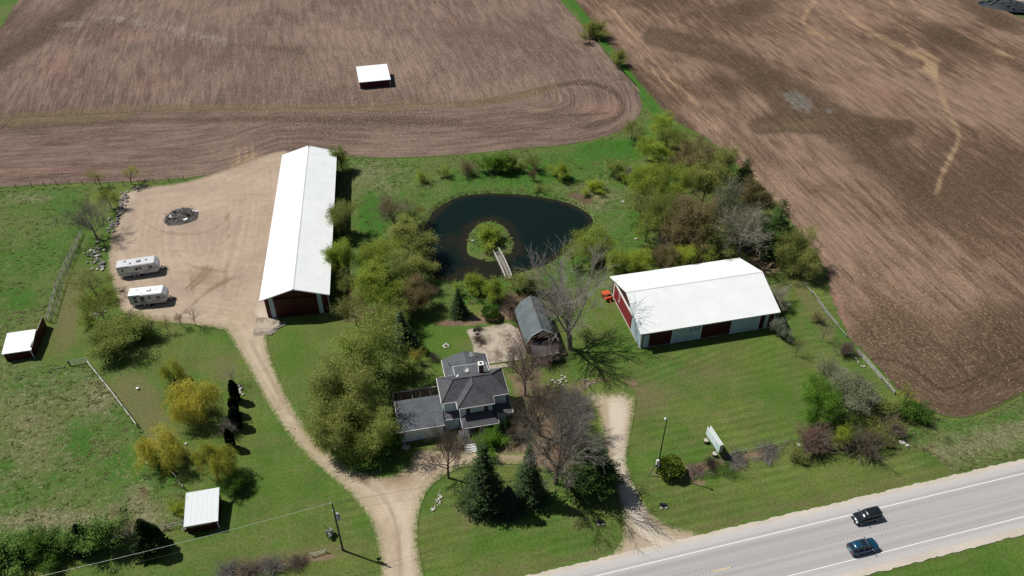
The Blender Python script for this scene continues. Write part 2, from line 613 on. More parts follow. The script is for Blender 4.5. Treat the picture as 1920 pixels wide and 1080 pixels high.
def lawn_attrs(X, Y, d, qx, qy):
    front = RN.x * X + RN.y * Y
    side = X * ROW.y - Y * ROW.x
    mow = np.where((front < 88) & (qx > 640), front, np.where(qx > 1150, front + 3 * np.sin(X * .09), side))
    dry = (blob(qx, qy, 128, 590, 24, 95, 12) + .9 * blob(qx, qy, 285, 790, 30, 90, -35) + .8 * blob(qx, qy, 250, 740, 60, 40)
           + .9 * blob(qx, qy, 1215, 745, 60, 40) + .6 * blob(qx, qy, 1330, 700, 70, 30) + .7 * blob(qx, qy, 420, 690, 40, 40)
           + .6 * blob(qx, qy, 880, 960, 70, 40) + .8 * blob(qx, qy, 560, 1040, 160, 18, -8) + .7 * blob(qx, qy, 1360, 872, 150, 14, -10)
           + .6 * blob(qx, qy, 1620, 960, 300, 14, -14) + .7 * blob(qx, qy, 1500, 540, 12, 40, -25) + .7 * blob(qx, qy, 1540, 600, 20, 60, -30)
           + .5 * blob(qx, qy, 1090, 980, 40, 30))
    dry = dry + .55 * np.exp(-((front - 59.6) / 1.1) ** 2)
    lush = (.8 * blob(qx, qy, 545, 660, 40, 70) + .6 * blob(qx, qy, 430, 640, 60, 22) + .9 * blob(qx, qy, 810, 640, 45, 50) + .9 * blob(qx, qy, 880, 610, 60, 22)
            + .7 * blob(qx, qy, 1085, 690, 30, 40) + .6 * blob(qx, qy, 1440, 700, 40, 90, -20) + .7 * blob(qx, qy, 1330, 895, 60, 16)
            + .8 * blob(qx, qy, 960, 1020, 140, 26, -6) + .6 * blob(qx, qy, 520, 900, 60, 80) + .7 * blob(qx, qy, 1590, 640, 14, 90, -33)
            + .8 * blob(qx, qy, 1120, 60, 14, 70, -38) + .8 * blob(qx, qy, 1200, 190, 14, 60, -38) + .8 * blob(qx, qy, 1750, 1080, 260, 40, -10)
            + .7 * blob(qx, qy, 20, 20, 40, 60))
    soil = (.62 * blob(qx, qy, 1010, 790, 95, 70) + 1.0 * blob(qx, qy, 940, 855, 90, 16) + .9 * blob(qx, qy, 1060, 850, 45, 40) + .9 * blob(qx, qy, 850, 850, 60, 22)
            + .8 * blob(qx, qy, 1420, 500, 60, 25) + .9 * blob(qx, qy, 940, 590, 70, 14, -8) + .7 * blob(qx, qy, 855, 605, 40, 8)
            + .9 * blob(qx, qy, 1310, 876, 60, 9, -12) + .8 * blob(qx, qy, 1420, 850, 70, 8, -14) + .9 * blob(qx, qy, 560, 1052, 120, 8, -9)
            + .75 * blob(qx, qy, 1142, 728, 80, 26) + .55 * blob(qx, qy, 985, 700, 40, 40) + .8 * blob(qx, qy, 1310, 905, 30, 6))
    mamp = np.where(((front < 92) & (qx > 640)) | (qx > 1150), 1.0, .3)
    return dict(mow=mow, mamp=mamp, dry=dry, lush=lush, soil=soil)


sheet('lawn', [(-165, 30), (170, 30), (170, 215), (-165, 215)], .62, M_LAWN, 0.0,
      lambda X, Y, d: pond_z(X, Y) * 1.25 + np.where(inside(X, Y, POND), -.06, 0), lawn_attrs)


def rough_attrs(X, Y, d, qx, qy):
    soil = (.8 * blob(qx, qy, 1380, 470, 70, 40) + .7 * blob(qx, qy, 1090, 372, 40, 12, 20) + .8 * blob(qx, qy, 700, 590, 90, 20) + .7 * blob(qx, qy, 960, 560, 90, 14)
            + .5 * blob(qx, qy, 230, 960, 50, 18) + .8 * blob(qx, qy, 648, 560, 20, 40) + .6 * blob(qx, qy, 270, 925, 16, 14))
    dry = (.4 * blob(qx, qy, 60, 800, 110, 130) + .6 * blob(qx, qy, 190, 740, 40, 40) + .5 * blob(qx, qy, 1110, 375, 60, 30) + .8 * blob(qx, qy, 150, 980, 200, 26)
           + .7 * blob(qx, qy, 1840, 830, 200, 30, -16) + .5 * blob(qx, qy, 700, 330, 60, 40) + .5 * blob(qx, qy, 60, 372, 60, 10) + .6 * blob(qx, qy, 260, 950, 30, 60))
    lush = (.7 * blob(qx, qy, 700, 400, 40, 60) + .6 * blob(qx, qy, 1000, 330, 200, 30) + .8 * blob(qx, qy, 1150, 280, 80, 24) + .35 * blob(qx, qy, 40, 400, 80, 40)
            + .6 * blob(qx, qy, 150, 830, 40, 60) + .5 * blob(qx, qy, 40, 560, 60, 50) + .6 * blob(qx, qy, 1880, 780, 40, 20) + .7 * stroke(qx, qy, [(1060, -20), (1120, 64), (1180, 140), (1230, 210)], 14) + .7 * blob(qx, qy, 1200, 400, 30, 60))
    return dict(soil=soil, dry=dry, lush=lush)


rel = lambda X, Y, d: np.minimum(d / 1.2, 1) * (.16 * np.clip(vnoise(X, Y, .9, 3) - .38, 0, 1) * 2 + .10 * vnoise(X, Y, .2, 2))
sheet('pasture', PASTURE, .5, M_ROUGH, .02, rel, rough_attrs)
sheet('meadow', MEADOW, .5, M_ROUGH, .02,
      lambda X, Y, d: pond_z(X, Y) + rel(X, Y, d) * np.clip(1 + pond_z(X, Y) * 3.5, 0, 1), rough_attrs)
sheet('grass_verge', VERGE, .5, M_ROUGH, .02, rel, rough_attrs)


STRIP = pxpoly([(1262, 226), (1200, 232), (1212, 200), (1194, 160), (1160, 124), (1100, 56), (1046, 0), (1004, -50), (1042, -50), (1082, 0), (1138, 72), (1200, 150)])
CORNER = pxpoly([(-60, 140), (4, 54), (38, 0), (64, -50), (-160, -50), (-260, 120)])
sheet('grass_strip', STRIP, .5, M_ROUGH, .025, None, rough_attrs)
sheet('grass_strip', CORNER, .8, M_ROUGH, .025, None, rough_attrs)


# the two ploughed fields
def uvrow(X, Y):
    return X * ROW.y - Y * ROW.x, X * ROW.x + Y * ROW.y


def fl_attrs(X, Y, d, qx, qy):
    u, v = uvrow(X, Y)
    lim = np.interp(qx, [-300, 0, 300, 640, 900, 1000, 1100, 1230], [238, 222, 207, 202, 190, 168, 150, 150])
    hd = (qy > lim)
    u2 = np.where(hd, d, u + 1.2 * np.sin(v * .05)); v2 = np.where(hd, X, v)
    red = (.55 * blob(qx, qy, 240, 68, 90, 24) + .7 * blob(qx, qy, 110, 125, 60, 40) + .6 * blob(qx, qy, 290, 155, 80, 30) + .5 * blob(qx, qy, 620, 60, 70, 30)
           + .5 * blob(qx, qy, 850, 40, 60, 30) + .9 * blob(qx, qy, 1130, 205, 50, 22) + .45 * blob(qx, qy, 1000, 260, 200, 16) + .7 * blob(qx, qy, 60, 320, 180, 18)
           + .5 * blob(qx, qy, 250, 255, 60, 14) + .5 * blob(qx, qy, 790, 150, 50, 40))
    dark = (.8 * stroke(qx, qy, [(-20, 130), (60, 75), (150, 15), (190, -40)], 26) + .6 * stroke(qx, qy, [(-20, 60), (40, 20), (80, -40)], 14)
            + .8 * stroke(qx, qy, [(860, 198), (960, 186), (1040, 160), (1100, 153), (1150, 168), (1172, 195), (1160, 222), (1100, 238)], 7)
            + .6 * stroke(qx, qy, [(-40, 240), (100, 232), (300, 225), (640, 222), (860, 228)], 9) + .5 * stroke(qx, qy, [(932, -10), (946, 30), (985, 48), (1045, 38)], 7)
            + .45 * blob(qx, qy, 560, 110, 70, 50) + .4 * blob(qx, qy, 720, 235, 200, 14) + .35 * blob(qx, qy, 430, 255, 90, 16) + .6 * stroke(qx, qy, [(960, 212), (1060, 218), (1140, 212)], 4)
            + .5 * stroke(qx, qy, [(340, 66), (420, 82), (560, 95)], 5) + .5 * stroke(qx, qy, [(640, 160), (690, 182), (740, 160)], 8))
    pale = (.25 + .7 * vnoise(X, Y, .35, 3)) * stroke(qx, qy, [(110, 46), (200, 36), (280, 42), (330, 58), (420, 80)], 13) + .5 * blob(qx, qy, 368, 252, 14, 6) + .4 * blob(qx, qy, 1060, 200, 40, 12) \
        + .5 * stroke(qx, qy, [(1180, 100), (1204, 190), (1180, 235)], 6)
    olive = stroke(qx, qy, [(-40, 226), (0, 222), (120, 212), (300, 204), (640, 203), (860, 196), (960, 184), (1040, 165)], 9) \
        + .8 * stroke(qx, qy, [(20, 232), (120, 226), (240, 218)], 7) + .35 * stroke(qx, qy, [(690, 105), (750, 102)], 6)
    tan = .6 * blob(qx, qy, 460, 300, 60, 24) + .9 * stroke(qx, qy, [(440, 320), (480, 318), (530, 292)], 8) + .5 * stroke(qx, qy, [(444, 238), (448, 318)], 2) \
        + .5 * stroke(qx, qy, [(458, 238), (464, 318)], 2) + .5 * stroke(qx, qy, [(472, 238), (474, 310)], 2) + .5 * blob(qx, qy, 1010, 205, 40, 8)
    return dict(edge=d + 6.0 * ((qx > 345) & (qx < 600) & (qy > 270)), u=u2, v=v2, red=red, dark=dark, pale=pale, olive=olive, tan=tan, straw=np.clip(.8 * blob(qx, qy, 700, 120, 420, 160), 0, 1))


def fr_attrs(X, Y, d, qx, qy):
    u, v = uvrow(X, Y)
    db, _, _ = pdist(X, Y, pxpoly([(1673, 722), (1717, 758), (1745, 774), (1790, 786), (1835, 780), (1890, 754), (1930, 732), (2050, 690)]))
    hd = db < 6.5
    u2 = np.where(hd, db, u + 2.5 * vnoise(X, Y, .03, 2)); v2 = np.where(hd, X, v)
    dark = 1.15 * (1.0 * stroke(qx, qy, [(1225, 68), (1300, 85), (1380, 108), (1440, 150), (1470, 190)], 22) + 1.0 * blob(qx, qy, 1520, 195, 70, 30, 25)
            + .9 * stroke(qx, qy, [(1420, 235), (1540, 232), (1700, 240)], 18) + .7 * blob(qx, qy, 1360, 165, 46, 22, 35) + .7 * blob(qx, qy, 1410, 15, 70, 22)
            + .8 * blob(qx, qy, 1780, 72, 60, 22, 20) + .7 * blob(qx, qy, 1860, 30, 100, 22, 25) + .55 * blob(qx, qy, 1640, 290, 120, 40, 25) + .25 * blob(qx, qy, 1760, 420, 120, 40, 30)
            + .8 * blob(qx, qy, 1740, 690, 150, 70, 20) + .85 * blob(qx, qy, 1840, 720, 150, 50, -15) + .6 * blob(qx, qy, 1880, 610, 100, 60) + .55 * blob(qx, qy, 1660, 620, 60, 70, 40) + .3 * blob(qx, qy, 1700, 330, 120, 40, 30) + .5 * blob(qx, qy, 1880, 330, 60, 60, 30)
            + .6 * stroke(qx, qy, [(1080, 10), (1150, 80), (1230, 190), (1300, 245)], 14) + .6 * stroke(qx, qy, [(1700, 770), (1790, 782), (1880, 745)], 4))
    tan = .62 * (stroke(qx, qy, [(1535, -10), (1500, 40), (1520, 60), (1560, 72)], 9) + stroke(qx, qy, [(1568, -10), (1580, 25), (1630, 60), (1700, 95), (1742, 118), (1755, 150), (1780, 215), (1803, 258), (1770, 315), (1756, 360)], 10)
           + .8 * stroke(qx, qy, [(1665, -10), (1695, 50), (1720, 90), (1760, 112)], 6) + .8 * stroke(qx, qy, [(1690, -10), (1760, 40), (1840, 80), (1900, 110)], 6)
           + .7 * stroke(qx, qy, [(1560, 95), (1620, 120), (1700, 135), (1750, 128)], 8) + .5 * stroke(qx, qy, [(1750, 128), (1850, 110), (1930, 70)], 14)
           + 1.0 * stroke(qx, qy, [(1128, 10), (1190, 90), (1270, 190), (1360, 275), (1480, 400), (1600, 540)], 3.2) + .9 * stroke(qx, qy, [(1140, 10), (1208, 92), (1300, 205), (1390, 285), (1520, 420)], 2.6) + .8 * stroke(qx, qy, [(1152, 20), (1240, 120), (1330, 225), (1440, 320), (1560, 440)], 3) + .6 * stroke(qx, qy, [(1300, 250), (1400, 330), (1520, 470), (1600, 580)], 3)
           + .5 * stroke(qx, qy, [(1230, 130), (1420, 280), (1600, 440), (1700, 560)], 6) + .6 * blob(qx, qy, 1850, 210, 50, 30, 40) + .5 * blob(qx, qy, 1700, 590, 60, 30, 45)
           + .5 * stroke(qx, qy, [(1925, 430), (1880, 480), (1868, 560), (1860, 610), (1800, 665)], 5) + .4 * blob(qx, qy, 1845, 672, 24, 7))
    pale = 1.15 * blob(qx, qy, 1496, 192, 38, 22, 40) * (.3 + .9 * vnoise(X, Y, .9, 3)) + .8 * blob(qx, qy, 1555, 208, 18, 8) * vnoise(X, Y, 1.4, 2) * 1.6 + .35 * blob(qx, qy, 1480, 85, 60, 14)
    red = (.7 * blob(qx, qy, 1640, 175, 120, 30, 15) + .6 * blob(qx, qy, 1870, 160, 70, 40, 30) + .6 * blob(qx, qy, 1620, 40, 60, 30) + .5 * blob(qx, qy, 1560, 540, 40, 60, 30)
           + .8 * stroke(qx, qy, [(1560, 560), (1600, 640), (1680, 720), (1740, 765)], 9) + .5 * blob(qx, qy, 1400, 330, 60, 30, 40) + .5 * blob(qx, qy, 1340, 110, 60, 20)
           + .7 * stroke(qx, qy, [(1745, 768), (1800, 780), (1860, 765)], 7))
    olive = .5 * blob(qx, qy, 1330, 90, 80, 16, 15) + .6 * blob(qx, qy, 1500, 235, 100, 16) + .3 * blob(qx, qy, 1720, 660, 80, 40)
    return dict(u=u2, v=v2, red=red, dark=dark, pale=pale, olive=olive, tan=tan, straw=np.clip(.9 * blob(qx, qy, 1700, 560, 240, 160), 0, 1))


sheet('ploughed_field', FIELD_L, .62, M_FL, .045, None, fl_attrs)
sheet('tilled_field', FIELD_R, .62, M_FR, .045, None, fr_attrs)


# gravel yard, drives, patio
def yard_attrs(X, Y, d, qx, qy):
    dirt = .6 * blob(qx, qy, 385, 520, 40, 26) + .5 * stroke(qx, qy, [(340, 590), (390, 545), (440, 520)], 4) + .5 * blob(qx, qy, 290, 600, 90, 10) + .5 * blob(qx, qy, 340, 408, 46, 28) \
        + .4 * stroke(qx, qy, [(250, 400), (300, 440), (400, 440), (440, 390)], 4) + .4 * stroke(qx, qy, [(470, 340), (462, 450), (440, 560), (450, 620)], 3) + .4 * stroke(qx, qy, [(425, 350), (430, 470), (415, 580)], 3)
    for pts, w_, k_ in (([(240, 440), (290, 470), (380, 470), (440, 420), (450, 360)], 2.2, .35), ([(236, 448), (290, 480), (388, 480), (452, 424), (462, 360)], 2.2, .35),
                        ([(345, 545), (372, 522), (388, 500)], 2, .7), ([(352, 548), (380, 525), (396, 503)], 2, .6), ([(360, 520), (362, 560), (385, 590), (420, 600)], 2, .5),
                        ([(505, 340), (490, 460), (470, 560), (468, 640)], 2.5, .4), ([(495, 340), (480, 460), (460, 560), (458, 640)], 2.5, .4), ([(330, 470), (350, 500), (420, 510)], 2, .4)):
        dirt = dirt + k_ * stroke(qx, qy, pts, w_)
    pale = .8 * blob(qx, qy, 490, 600, 16, 40) + .5 * blob(qx, qy, 240, 370, 30, 16) + .3 * blob(qx, qy, 465, 480, 18, 120, 8)
    e = np.maximum(d, np.where(inside(X, Y, DRIVE_L), pdist(X, Y, DRIVE_L, True)[0], 0))
    rim = ((qx > 352) & (qy < 350)).astype(float)
    return dict(v=Y, dirt=dirt, pale=pale, edge=e, soilrim=rim)


def drive_attrs(X, Y, d, qx, qy):
    line = stroke(qx, qy, [(470, 640), (500, 700), (545, 775), (600, 845), (660, 890), (720, 925), (745, 985), (752, 1080)], 7)
    dirt = .55 * line + .7 * blob(qx, qy, 940, 862, 80, 14) + .6 * blob(qx, qy, 745, 900, 60, 24) + .4 * blob(qx, qy, 750, 955, 6, 5) + .5 * blob(qx, qy, 1150, 880, 14, 60)
    pale = .8 * stroke(qx, qy, [(1158, 760), (1160, 850), (1185, 930), (1200, 990), (1250, 1020)], 20) + .5 * stroke(qx, qy, [(700, 910), (760, 960), (765, 1080)], 16) + .7 * blob(qx, qy, 500, 610, 16, 30) + .4 * blob(qx, qy, 1160, 770, 18, 30)
    e = np.maximum(d, np.where(inside(X, Y, YARD), pdist(X, Y, YARD, True)[0], 0))
    e = e * (1 - .75 * blob(qx, qy, 1140, 740, 60, 34)) - 1.5 * blob(qx, qy, 1150, 718, 60, 22)
    return dict(v=X * .3 + Y, dirt=dirt, pale=pale, edge=e)


sheet('gravel_yard', YARD, .5, M_YARD, .075, None, yard_attrs)
sheet('driveway', DRIVE_L, .4, M_DRV, .085, None, drive_attrs)
sheet('driveway', DRIVE_R, .4, M_DRV, .085, None, drive_attrs)
tp = NT('old_concrete'); pp = tp.pos()
cc = tp.mix(tp.ss(tp.noise(.5, 5, .7, pp), .4, .65), lin(172, 161, 145), lin(126, 115, 101))
cc = tp.mix(tp.ss(tp.noise(1.3, 5, .8, pp), .6, .72, 0, .6), cc, lin(92, 84, 66))
M_CONC = tp.bsdf(tp.scale(cc, tp.lr(tp.noise(7, 3, .6, pp), .3, .7, .88, 1.1)), .85, None, .2)
MB().prism([(x, y, .11) for x, y in PATIO], .2).build('patio', M_CONC)['kind'] = 'structure'
MB().prism([(*P(918, 693)[:2], .08), (*P(960, 687)[:2], .08), (*P(961, 680)[:2], .08), (*P(918, 686)[:2], .08)], .15).build('footpath', M_CONC)['kind'] = 'structure'

# road
tr = NT('worn_asphalt'); pr = tr.pos(); xs = tr.sep(pr)
off = tr.add(tr.mul(xs[0], RN.x), tr.mul(xs[1], RN.y)); al = tr.add(tr.mul(xs[0], RD.x), tr.mul(xs[1], RD.y))
st = tr.noise(1.0, 4, .55, tr.vec(tr.mul(off, 1.0), tr.mul(al, .012)))
wheel = tr.math('ABSOLUTE', tr.math('SINE', tr.mul(tr.add(off, -52.57), math.pi / 1.72)))
cr = tr.mix(tr.ss(st, .35, .65), lin(160, 159, 158), lin(172, 170, 168))
cr = tr.scale(cr, tr.lr(wheel, 0, 1, 1.04, .90))
cr = tr.mix(tr.ss(tr.add(tr.math('ABSOLUTE', tr.add(off, -52.6)), tr.mul(st, .2)), 3.9, 4.2, 0, .55), cr, lin(190, 186, 184))
cr = tr.mix(tr.ss(tr.noise(.18, 6, .8, pr), .60, .72, 0, .25), cr, lin(128, 127, 130))
crk = tr.vor(.22, tr.vec(off, tr.mul(al, .5)), 'Distance')
cr = tr.mix(tr.ss(tr.noise(.55, 5, .85, tr.vec(tr.mul(off, 1.6), tr.mul(al, .18))), .60, .70, 0, .35), cr, lin(140, 139, 142))
cr = tr.scale(cr, tr.lr(tr.noise(6, 3, .7, pr), .3, .7, .95, 1.05))
M_ROAD = tr.bsdf(cr, .85, tr.bump(tr.noise(14, 2, .6, pr), .2, .02), .25)
road = MB()
road.prism([(*W2(-700, 47.78), .10), (*W2(700, 47.78), .10), (*W2(700, 57.70), .10), (*W2(-700, 57.70), .10)], .3)
road = road.build('road', M_ROAD); road['kind'] = 'structure'
tw = NT('worn_white_paint'); pw = tw.pos()
M_LINE = tw.bsdf(tw.mix(tw.ss(tw.noise(3, 4, .75, pw), .52, .74, 0, .7), lin(232, 232, 230), lin(178, 177, 178)), .7, None, .3)
for o_ in (55.99, 49.34):
    MB().poly([(*W2(-700, o_ - .05), .106), (*W2(700, o_ - .05), .106), (*W2(700, o_ + .05), .106), (*W2(-700, o_ + .05), .106)]).build('edge_line', M_LINE, road)
M_RUMB = simple('rumble_groove', lin(146, 143, 142), .9, .06)
cl = MB()
rng = random.Random(4)
for k in range(-40, 420):
    s_ = k * .55
    for dd in (-.13,):
        cl.poly([(*W2(s_, 52.57 - .13), .105), (*W2(s_ + .26, 52.57 - .13), .105), (*W2(s_ + .26, 52.57 + .13), .105), (*W2(s_, 52.57 + .13), .105)])
o = cl.build('rumble_strip', M_RUMB, road); o['kind'] = 'stuff'
M_YEL = simple('worn_yellow_paint', lin(214, 190, 132), .7, .2, 4)
for s0 in (-34.5, -22.3, -10.1, 2.1, 14.3, 26.5, 38.7, 51.0, 63.2, 75.4, 87.6, 99.8):
    s1 = s0 + (2.2 if s0 != 26.5 else 2.6)
    if s0 > 30: continue
    MB().poly([(*W2(s0 + 15.9, 52.50), .110), (*W2(s1 + 15.9, 52.50), .110), (*W2(s1 + 15.9, 52.64), .110), (*W2(s0 + 15.9, 52.64), .110)]).build('centre_dash', M_YEL, road)


def ribbon(name, o_in, o_out, z, jit, mat):
    v, q = [], []
    n = 700
    for i in range(n + 1):
        s_ = -150 + i * .5
        x = np.array([s_ * 1.0]); j = float(vnoise(x, x * 0 + o_out, 1.7, 4)[0] - .5) * jit
        a, b = W2(s_, o_in), W2(s_, o_out + j)
        v += [(*a, z), (*b, z)]
        if i < n: q.append((2 * i, 2 * i + 2, 2 * i + 3, 2 * i + 1) if o_out > o_in else (2 * i, 2 * i + 1, 2 * i + 3, 2 * i + 2))
    me = mesh_np(name, v, q)
    fattr(me, 'edge', np.full(len(v), 9.0)); fattr(me, 'v', np.array([p[0] for p in v])); fattr(me, 'dirt', np.zeros(len(v))); fattr(me, 'pale', np.full(len(v), .55))
    me.materials.append(mat)
    o = link_obj(name, me); o['kind'] = 'structure'
    return o


def link_obj(name, me, parent=None):
    o = bpy.data.objects.new(name, me)
    return link(o, parent)


M_SHO = gravel_material('cream_shoulder_gravel', lin(190, 184, 172), lin(168, 161, 150), False)
ribbon('road_shoulder', 57.70, 58.45, .09, .6, M_SHO)
ribbon('road_shoulder', 47.78, 46.75, .09, .6, M_SHO)

# water and the island
tw = NT('pond_water'); pw = tw.pos()
sh = tw.add(tw.attr('shallow'), tw.mul(tw.add(tw.noise(.35, 5, .65, pw), -.5), .55))
cw = tw.mix(tw.ss(sh, .15, .75), (.0050, .0125, .0105, 1), (.020, .018, .011, 1))
cw = tw.mix(tw.ss(tw.noise(.12, 3, .5, pw), .45, .65, 0, .35), cw, (.0050, .0145, .0115, 1))
M_WATER = tw.bsdf(cw, .09, tw.bump(tw.noise(1.6, 4, .65, pw), .12, .03), .11)


def water_attrs(X, Y, d, qx, qy):
    di, _, _ = pdist(X, Y, ISLE, True)
    s = .95 * np.exp(-(d / 1.3) ** 2) + .75 * np.exp(-(di / 2.8) ** 2) + .8 * blob(qx, qy, 895, 508, 60, 12) + .5 * blob(qx, qy, 838, 450, 14, 26, 30) + .5 * blob(qx, qy, 820, 392, 20, 10, -30)
    return dict(shallow=s)


sheet('pond', POND, .5, M_WATER, -.24, None, water_attrs)
# ------------------------------------------------------------ building materials
def metal_roof(name, col, ribdir='x'):
    t = NT(name); o = t.obj()
    a = t.noise(.35, 4, .6, o); b = t.noise(3, 4, .7, t.vscale(o, 1, .15, 1) if ribdir == 'x' else t.vscale(o, .15, 1, 1))
    f = t.add(t.lr(a, .3, .7, .95, 1.03), t.lr(b, .3, .7, -.035, .03))
    c = t.scale(col, f)
    c = t.mix(t.ss(t.noise(.9, 5, .8, o), .68, .80, 0, .35), c, (.42, .41, .38, 1))
    return t.bsdf(c, .62, None, .25)


M_WROOF = metal_roof('white_metal_roof', (.83, .86, .86))
M_WROOFX = metal_roof('white_metal_roof_old', (.82, .85, .84), 'y')


def siding(name, col, pitch=.23):
    t = NT(name); o = t.obj(); s = t.sep(o)
    rib = t.math('SINE', t.mul(t.add(s[0], s[1]), 2 * math.pi / pitch))
    a = t.noise(.8, 4, .6, o); b = t.noise(4, 4, .7, t.vscale(o, 1, 1, .2))
    c = t.scale(col, t.add(t.lr(a, .3, .7, .88, 1.1), t.lr(b, .3, .7, -.06, .06)))
    return t.bsdf(c, .6, t.bump(t.math('POWER', t.math('ABSOLUTE', rib), 6.0), .6, .03), .3)


M_RED = siding('red_siding_shade_tone', (.058, .006, .009))  # barn red with the shade of the front walls darkened into its colour
M_RED_SUNLIT = siding('red_siding_sunlit_tone', (.235, .024, .032))  # barn red again, sunlight on the west door put into the colour
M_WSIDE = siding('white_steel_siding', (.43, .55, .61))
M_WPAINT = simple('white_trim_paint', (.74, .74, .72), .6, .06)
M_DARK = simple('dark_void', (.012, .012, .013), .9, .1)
M_WOOD = simple('grey_weathered_wood', (.26, .235, .20), .9, .25, 5)
M_BROWN = simple('brown_timber', (.10, .068, .045), .9, .25, 5)


def shingle(name, col, rot=0.0):
    t = NT(name); o = t.obj()
    br = t.n('ShaderNodeTexBrick', {'Vector': t.vscale(o, 1, 1.25, 1), 'Color1': (*col, 1), 'Color2': tuple(c * 1.35 for c in col) + (1,), 'Mortar': tuple(c * .6 for c in col) + (1,),
                                    'Scale': 1.0, 'Mortar Size': .008, 'Brick Width': .32, 'Row Height': .17})
    a = t.noise(.6, 4, .65, o); b = t.noise(7, 3, .7, o)
    c = t.scale(br.outputs[0], t.mul(t.lr(a, .3, .7, .82, 1.18), t.lr(b, .3, .7, .82, 1.18)))
    return t.bsdf(c, .9, t.bump(b, .4, .02), .15)


M_SH_DARK = shingle('charcoal_shingles', (.078, .078, .086))
M_SH_GREY = shingle('grey_shingles', (.088, .095, .106))
M_SH_BLUE = shingle('blue_grey_shingles', (.105, .128, .135))
M_HOUSE = siding('pale_blue_clapboard', (.62, .73, .77), .2)
M_GLASS = simple('dark_window_glass', (.015, .02, .028), .08, .05, 3, .6)
M_BRICK = simple('chimney_brick', (.16, .075, .055), .9, .2, 8)
M_GREYM = simple('galvanised_metal', (.36, .37, .38), .45, .1, 4, .5, .3)
M_BLACK = simple('black_rubber', (.016, .016, .017), .8, .1)
M_CRM = simple('bright_chrome', (.55, .56, .58), .25, .05, 4, .5, .9)


# ------------------------------------------------------------ long white-roofed barn
def long_barn():
    o0 = P(486, 564, 5.0); rz = math.radians(8.3)
    R = Matrix.Rotation(rz, 4, 'Z')
    base = Vector((o0.x, o0.y, 0)) + R @ Vector((.68, .72, 0))
    W, L, ze, zr = 11.55, 54.0, 5.0, 7.05
    b = thing('pole_barn', 'very long red pole barn with a bright white gable roof beside the gravel yard', 'barn', base, rz)
    k = (zr - ze) / (W / 2 + .68)
    zw = ze - .2 + k * .68
    zr_w = zr - .2
    for nm, y in (('front_wall', 0), ('rear_wall', L)):
        m = MB(); y0, y1 = (y, y + .14) if y == 0 else (y - .14, y)
        a = [(0, y0, 0), (W, y0, 0), (W, y0, zw), (W / 2, y0, zr_w), (0, y0, zw)]
        c = [(p[0], y1, p[2]) for p in a]
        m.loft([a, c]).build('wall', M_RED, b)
    for x in (0.0, W - .14):
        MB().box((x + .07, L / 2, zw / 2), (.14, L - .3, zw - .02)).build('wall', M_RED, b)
    sl = []
    for sgn, x0 in ((1, -.68), (-1, W + .68)):
        m = MB()
        y0, y1 = -.75, L + .6
        xr = W / 2
        q = [(x0, y0, ze), (xr, y0, zr), (xr, y1, zr), (x0, y1, ze)]
        if sgn < 0: q = q[::-1]
        m.prism(q, .1)
        n = 60
        for i in range(n):                                             # panel seams
            yy = y0 + .3 + i * (y1 - y0 - .6) / (n - 1)
            m.loft([[(x0, yy - .02, ze + .002), (x0, yy, ze + .018), (x0, yy + .02, ze + .002)],
                    [(xr, yy - .02, zr + .002), (xr, yy, zr + .018), (xr, yy + .02, zr + .002)]])
        sl.append(m.build('roof', M_WROOF, b))
        MB().box((x0, (y0 + y1) / 2, ze - .08), (.05, y1 - y0 + .04, .2)).build('fascia', M_WPAINT, b)
    m = MB(); m.loft([[(W / 2 - .2, y, zr - .02), (W / 2, y, zr + .09), (W / 2 + .2, y, zr - .02), (W / 2, y, zr - .06)] for y in (-.78, L + .63)])
    m.build('ridge_cap', M_WROOF, sl[0])
    MB().box((W / 2, L + .2, zr + .22), (.1, .5, .3)).build('ridge_vane', M_DARK, sl[0])
    for i, sx in enumerate((-1, 1)):                                   # gable trim
        pa, pb = Vector((W / 2, -.77, zr - .1)), Vector((W / 2 + sx * (W / 2 + .66), -.77, ze - .1))
        MB().loft([[pa + Vector((0, dy, dz)) for dy, dz in ((-.03, -.1), (.03, -.1), (.03, .06), (-.03, .06))],
                   [pb + Vector((0, dy, dz)) for dy, dz in ((-.03, -.1), (.03, -.1), (.03, .06), (-.03, .06))]]).build('rake_trim', M_WPAINT, b)
    for x0, x1 in ((.78, 1.62), (9.72, 10.52)):
        zt = zw + min(x0, W - x1) * k - .25
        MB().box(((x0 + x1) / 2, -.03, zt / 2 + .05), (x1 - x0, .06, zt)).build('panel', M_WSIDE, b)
    for x0, x1 in ((1.75, 5.6), (5.75, 9.6)):
        d = MB().box(((x0 + x1) / 2, -.055, 2.2), (x1 - x0, .07, 4.3)).build('sliding_door', M_RED, b)
        MB().box((x1 - .3 if x0 < 3 else x0 + .3, -.12, 1.3), (.08, .06, .4)).build('handle', M_DARK, d)
    MB().box((5.67, -.1, 4.45), (8.2, .1, .14)).build('door_track', M_DARK, b)
    MB().tube((W + .3, -.4, 0), (W + .3, -.4, zw - .1), .06, .06, 8).build('downpipe', M_WPAINT, b)
    # slab by the corner
    MB().prism([(-2.4, -5.2, .10), (1.6, -4.6, .10), (2.6, -1.6, .10), (1.2, -.3, .10), (-2.2, .6, .10)], .15).build('apron_slab', M_CONC, b)
    return b


long_barn()
t = thing('lumber_stack', 'few grey boards lying on the ground by front corner of the long barn', 'lumber', P(523, 612))
for i, (dx, dy, a, ln) in enumerate(((0, 0, .75, 3.2), (.35, -.25, .72, 3.0), (-.9, -1.4, 1.2, 2.4), (-.55, -1.35, 1.28, 2.6), (.1, .15, .8, 2.8))):
    MB().box((dx, dy, .16 + .05 * (i == 4)), (ln, .24, .05), rz=a).build('board', M_WOOD, t)


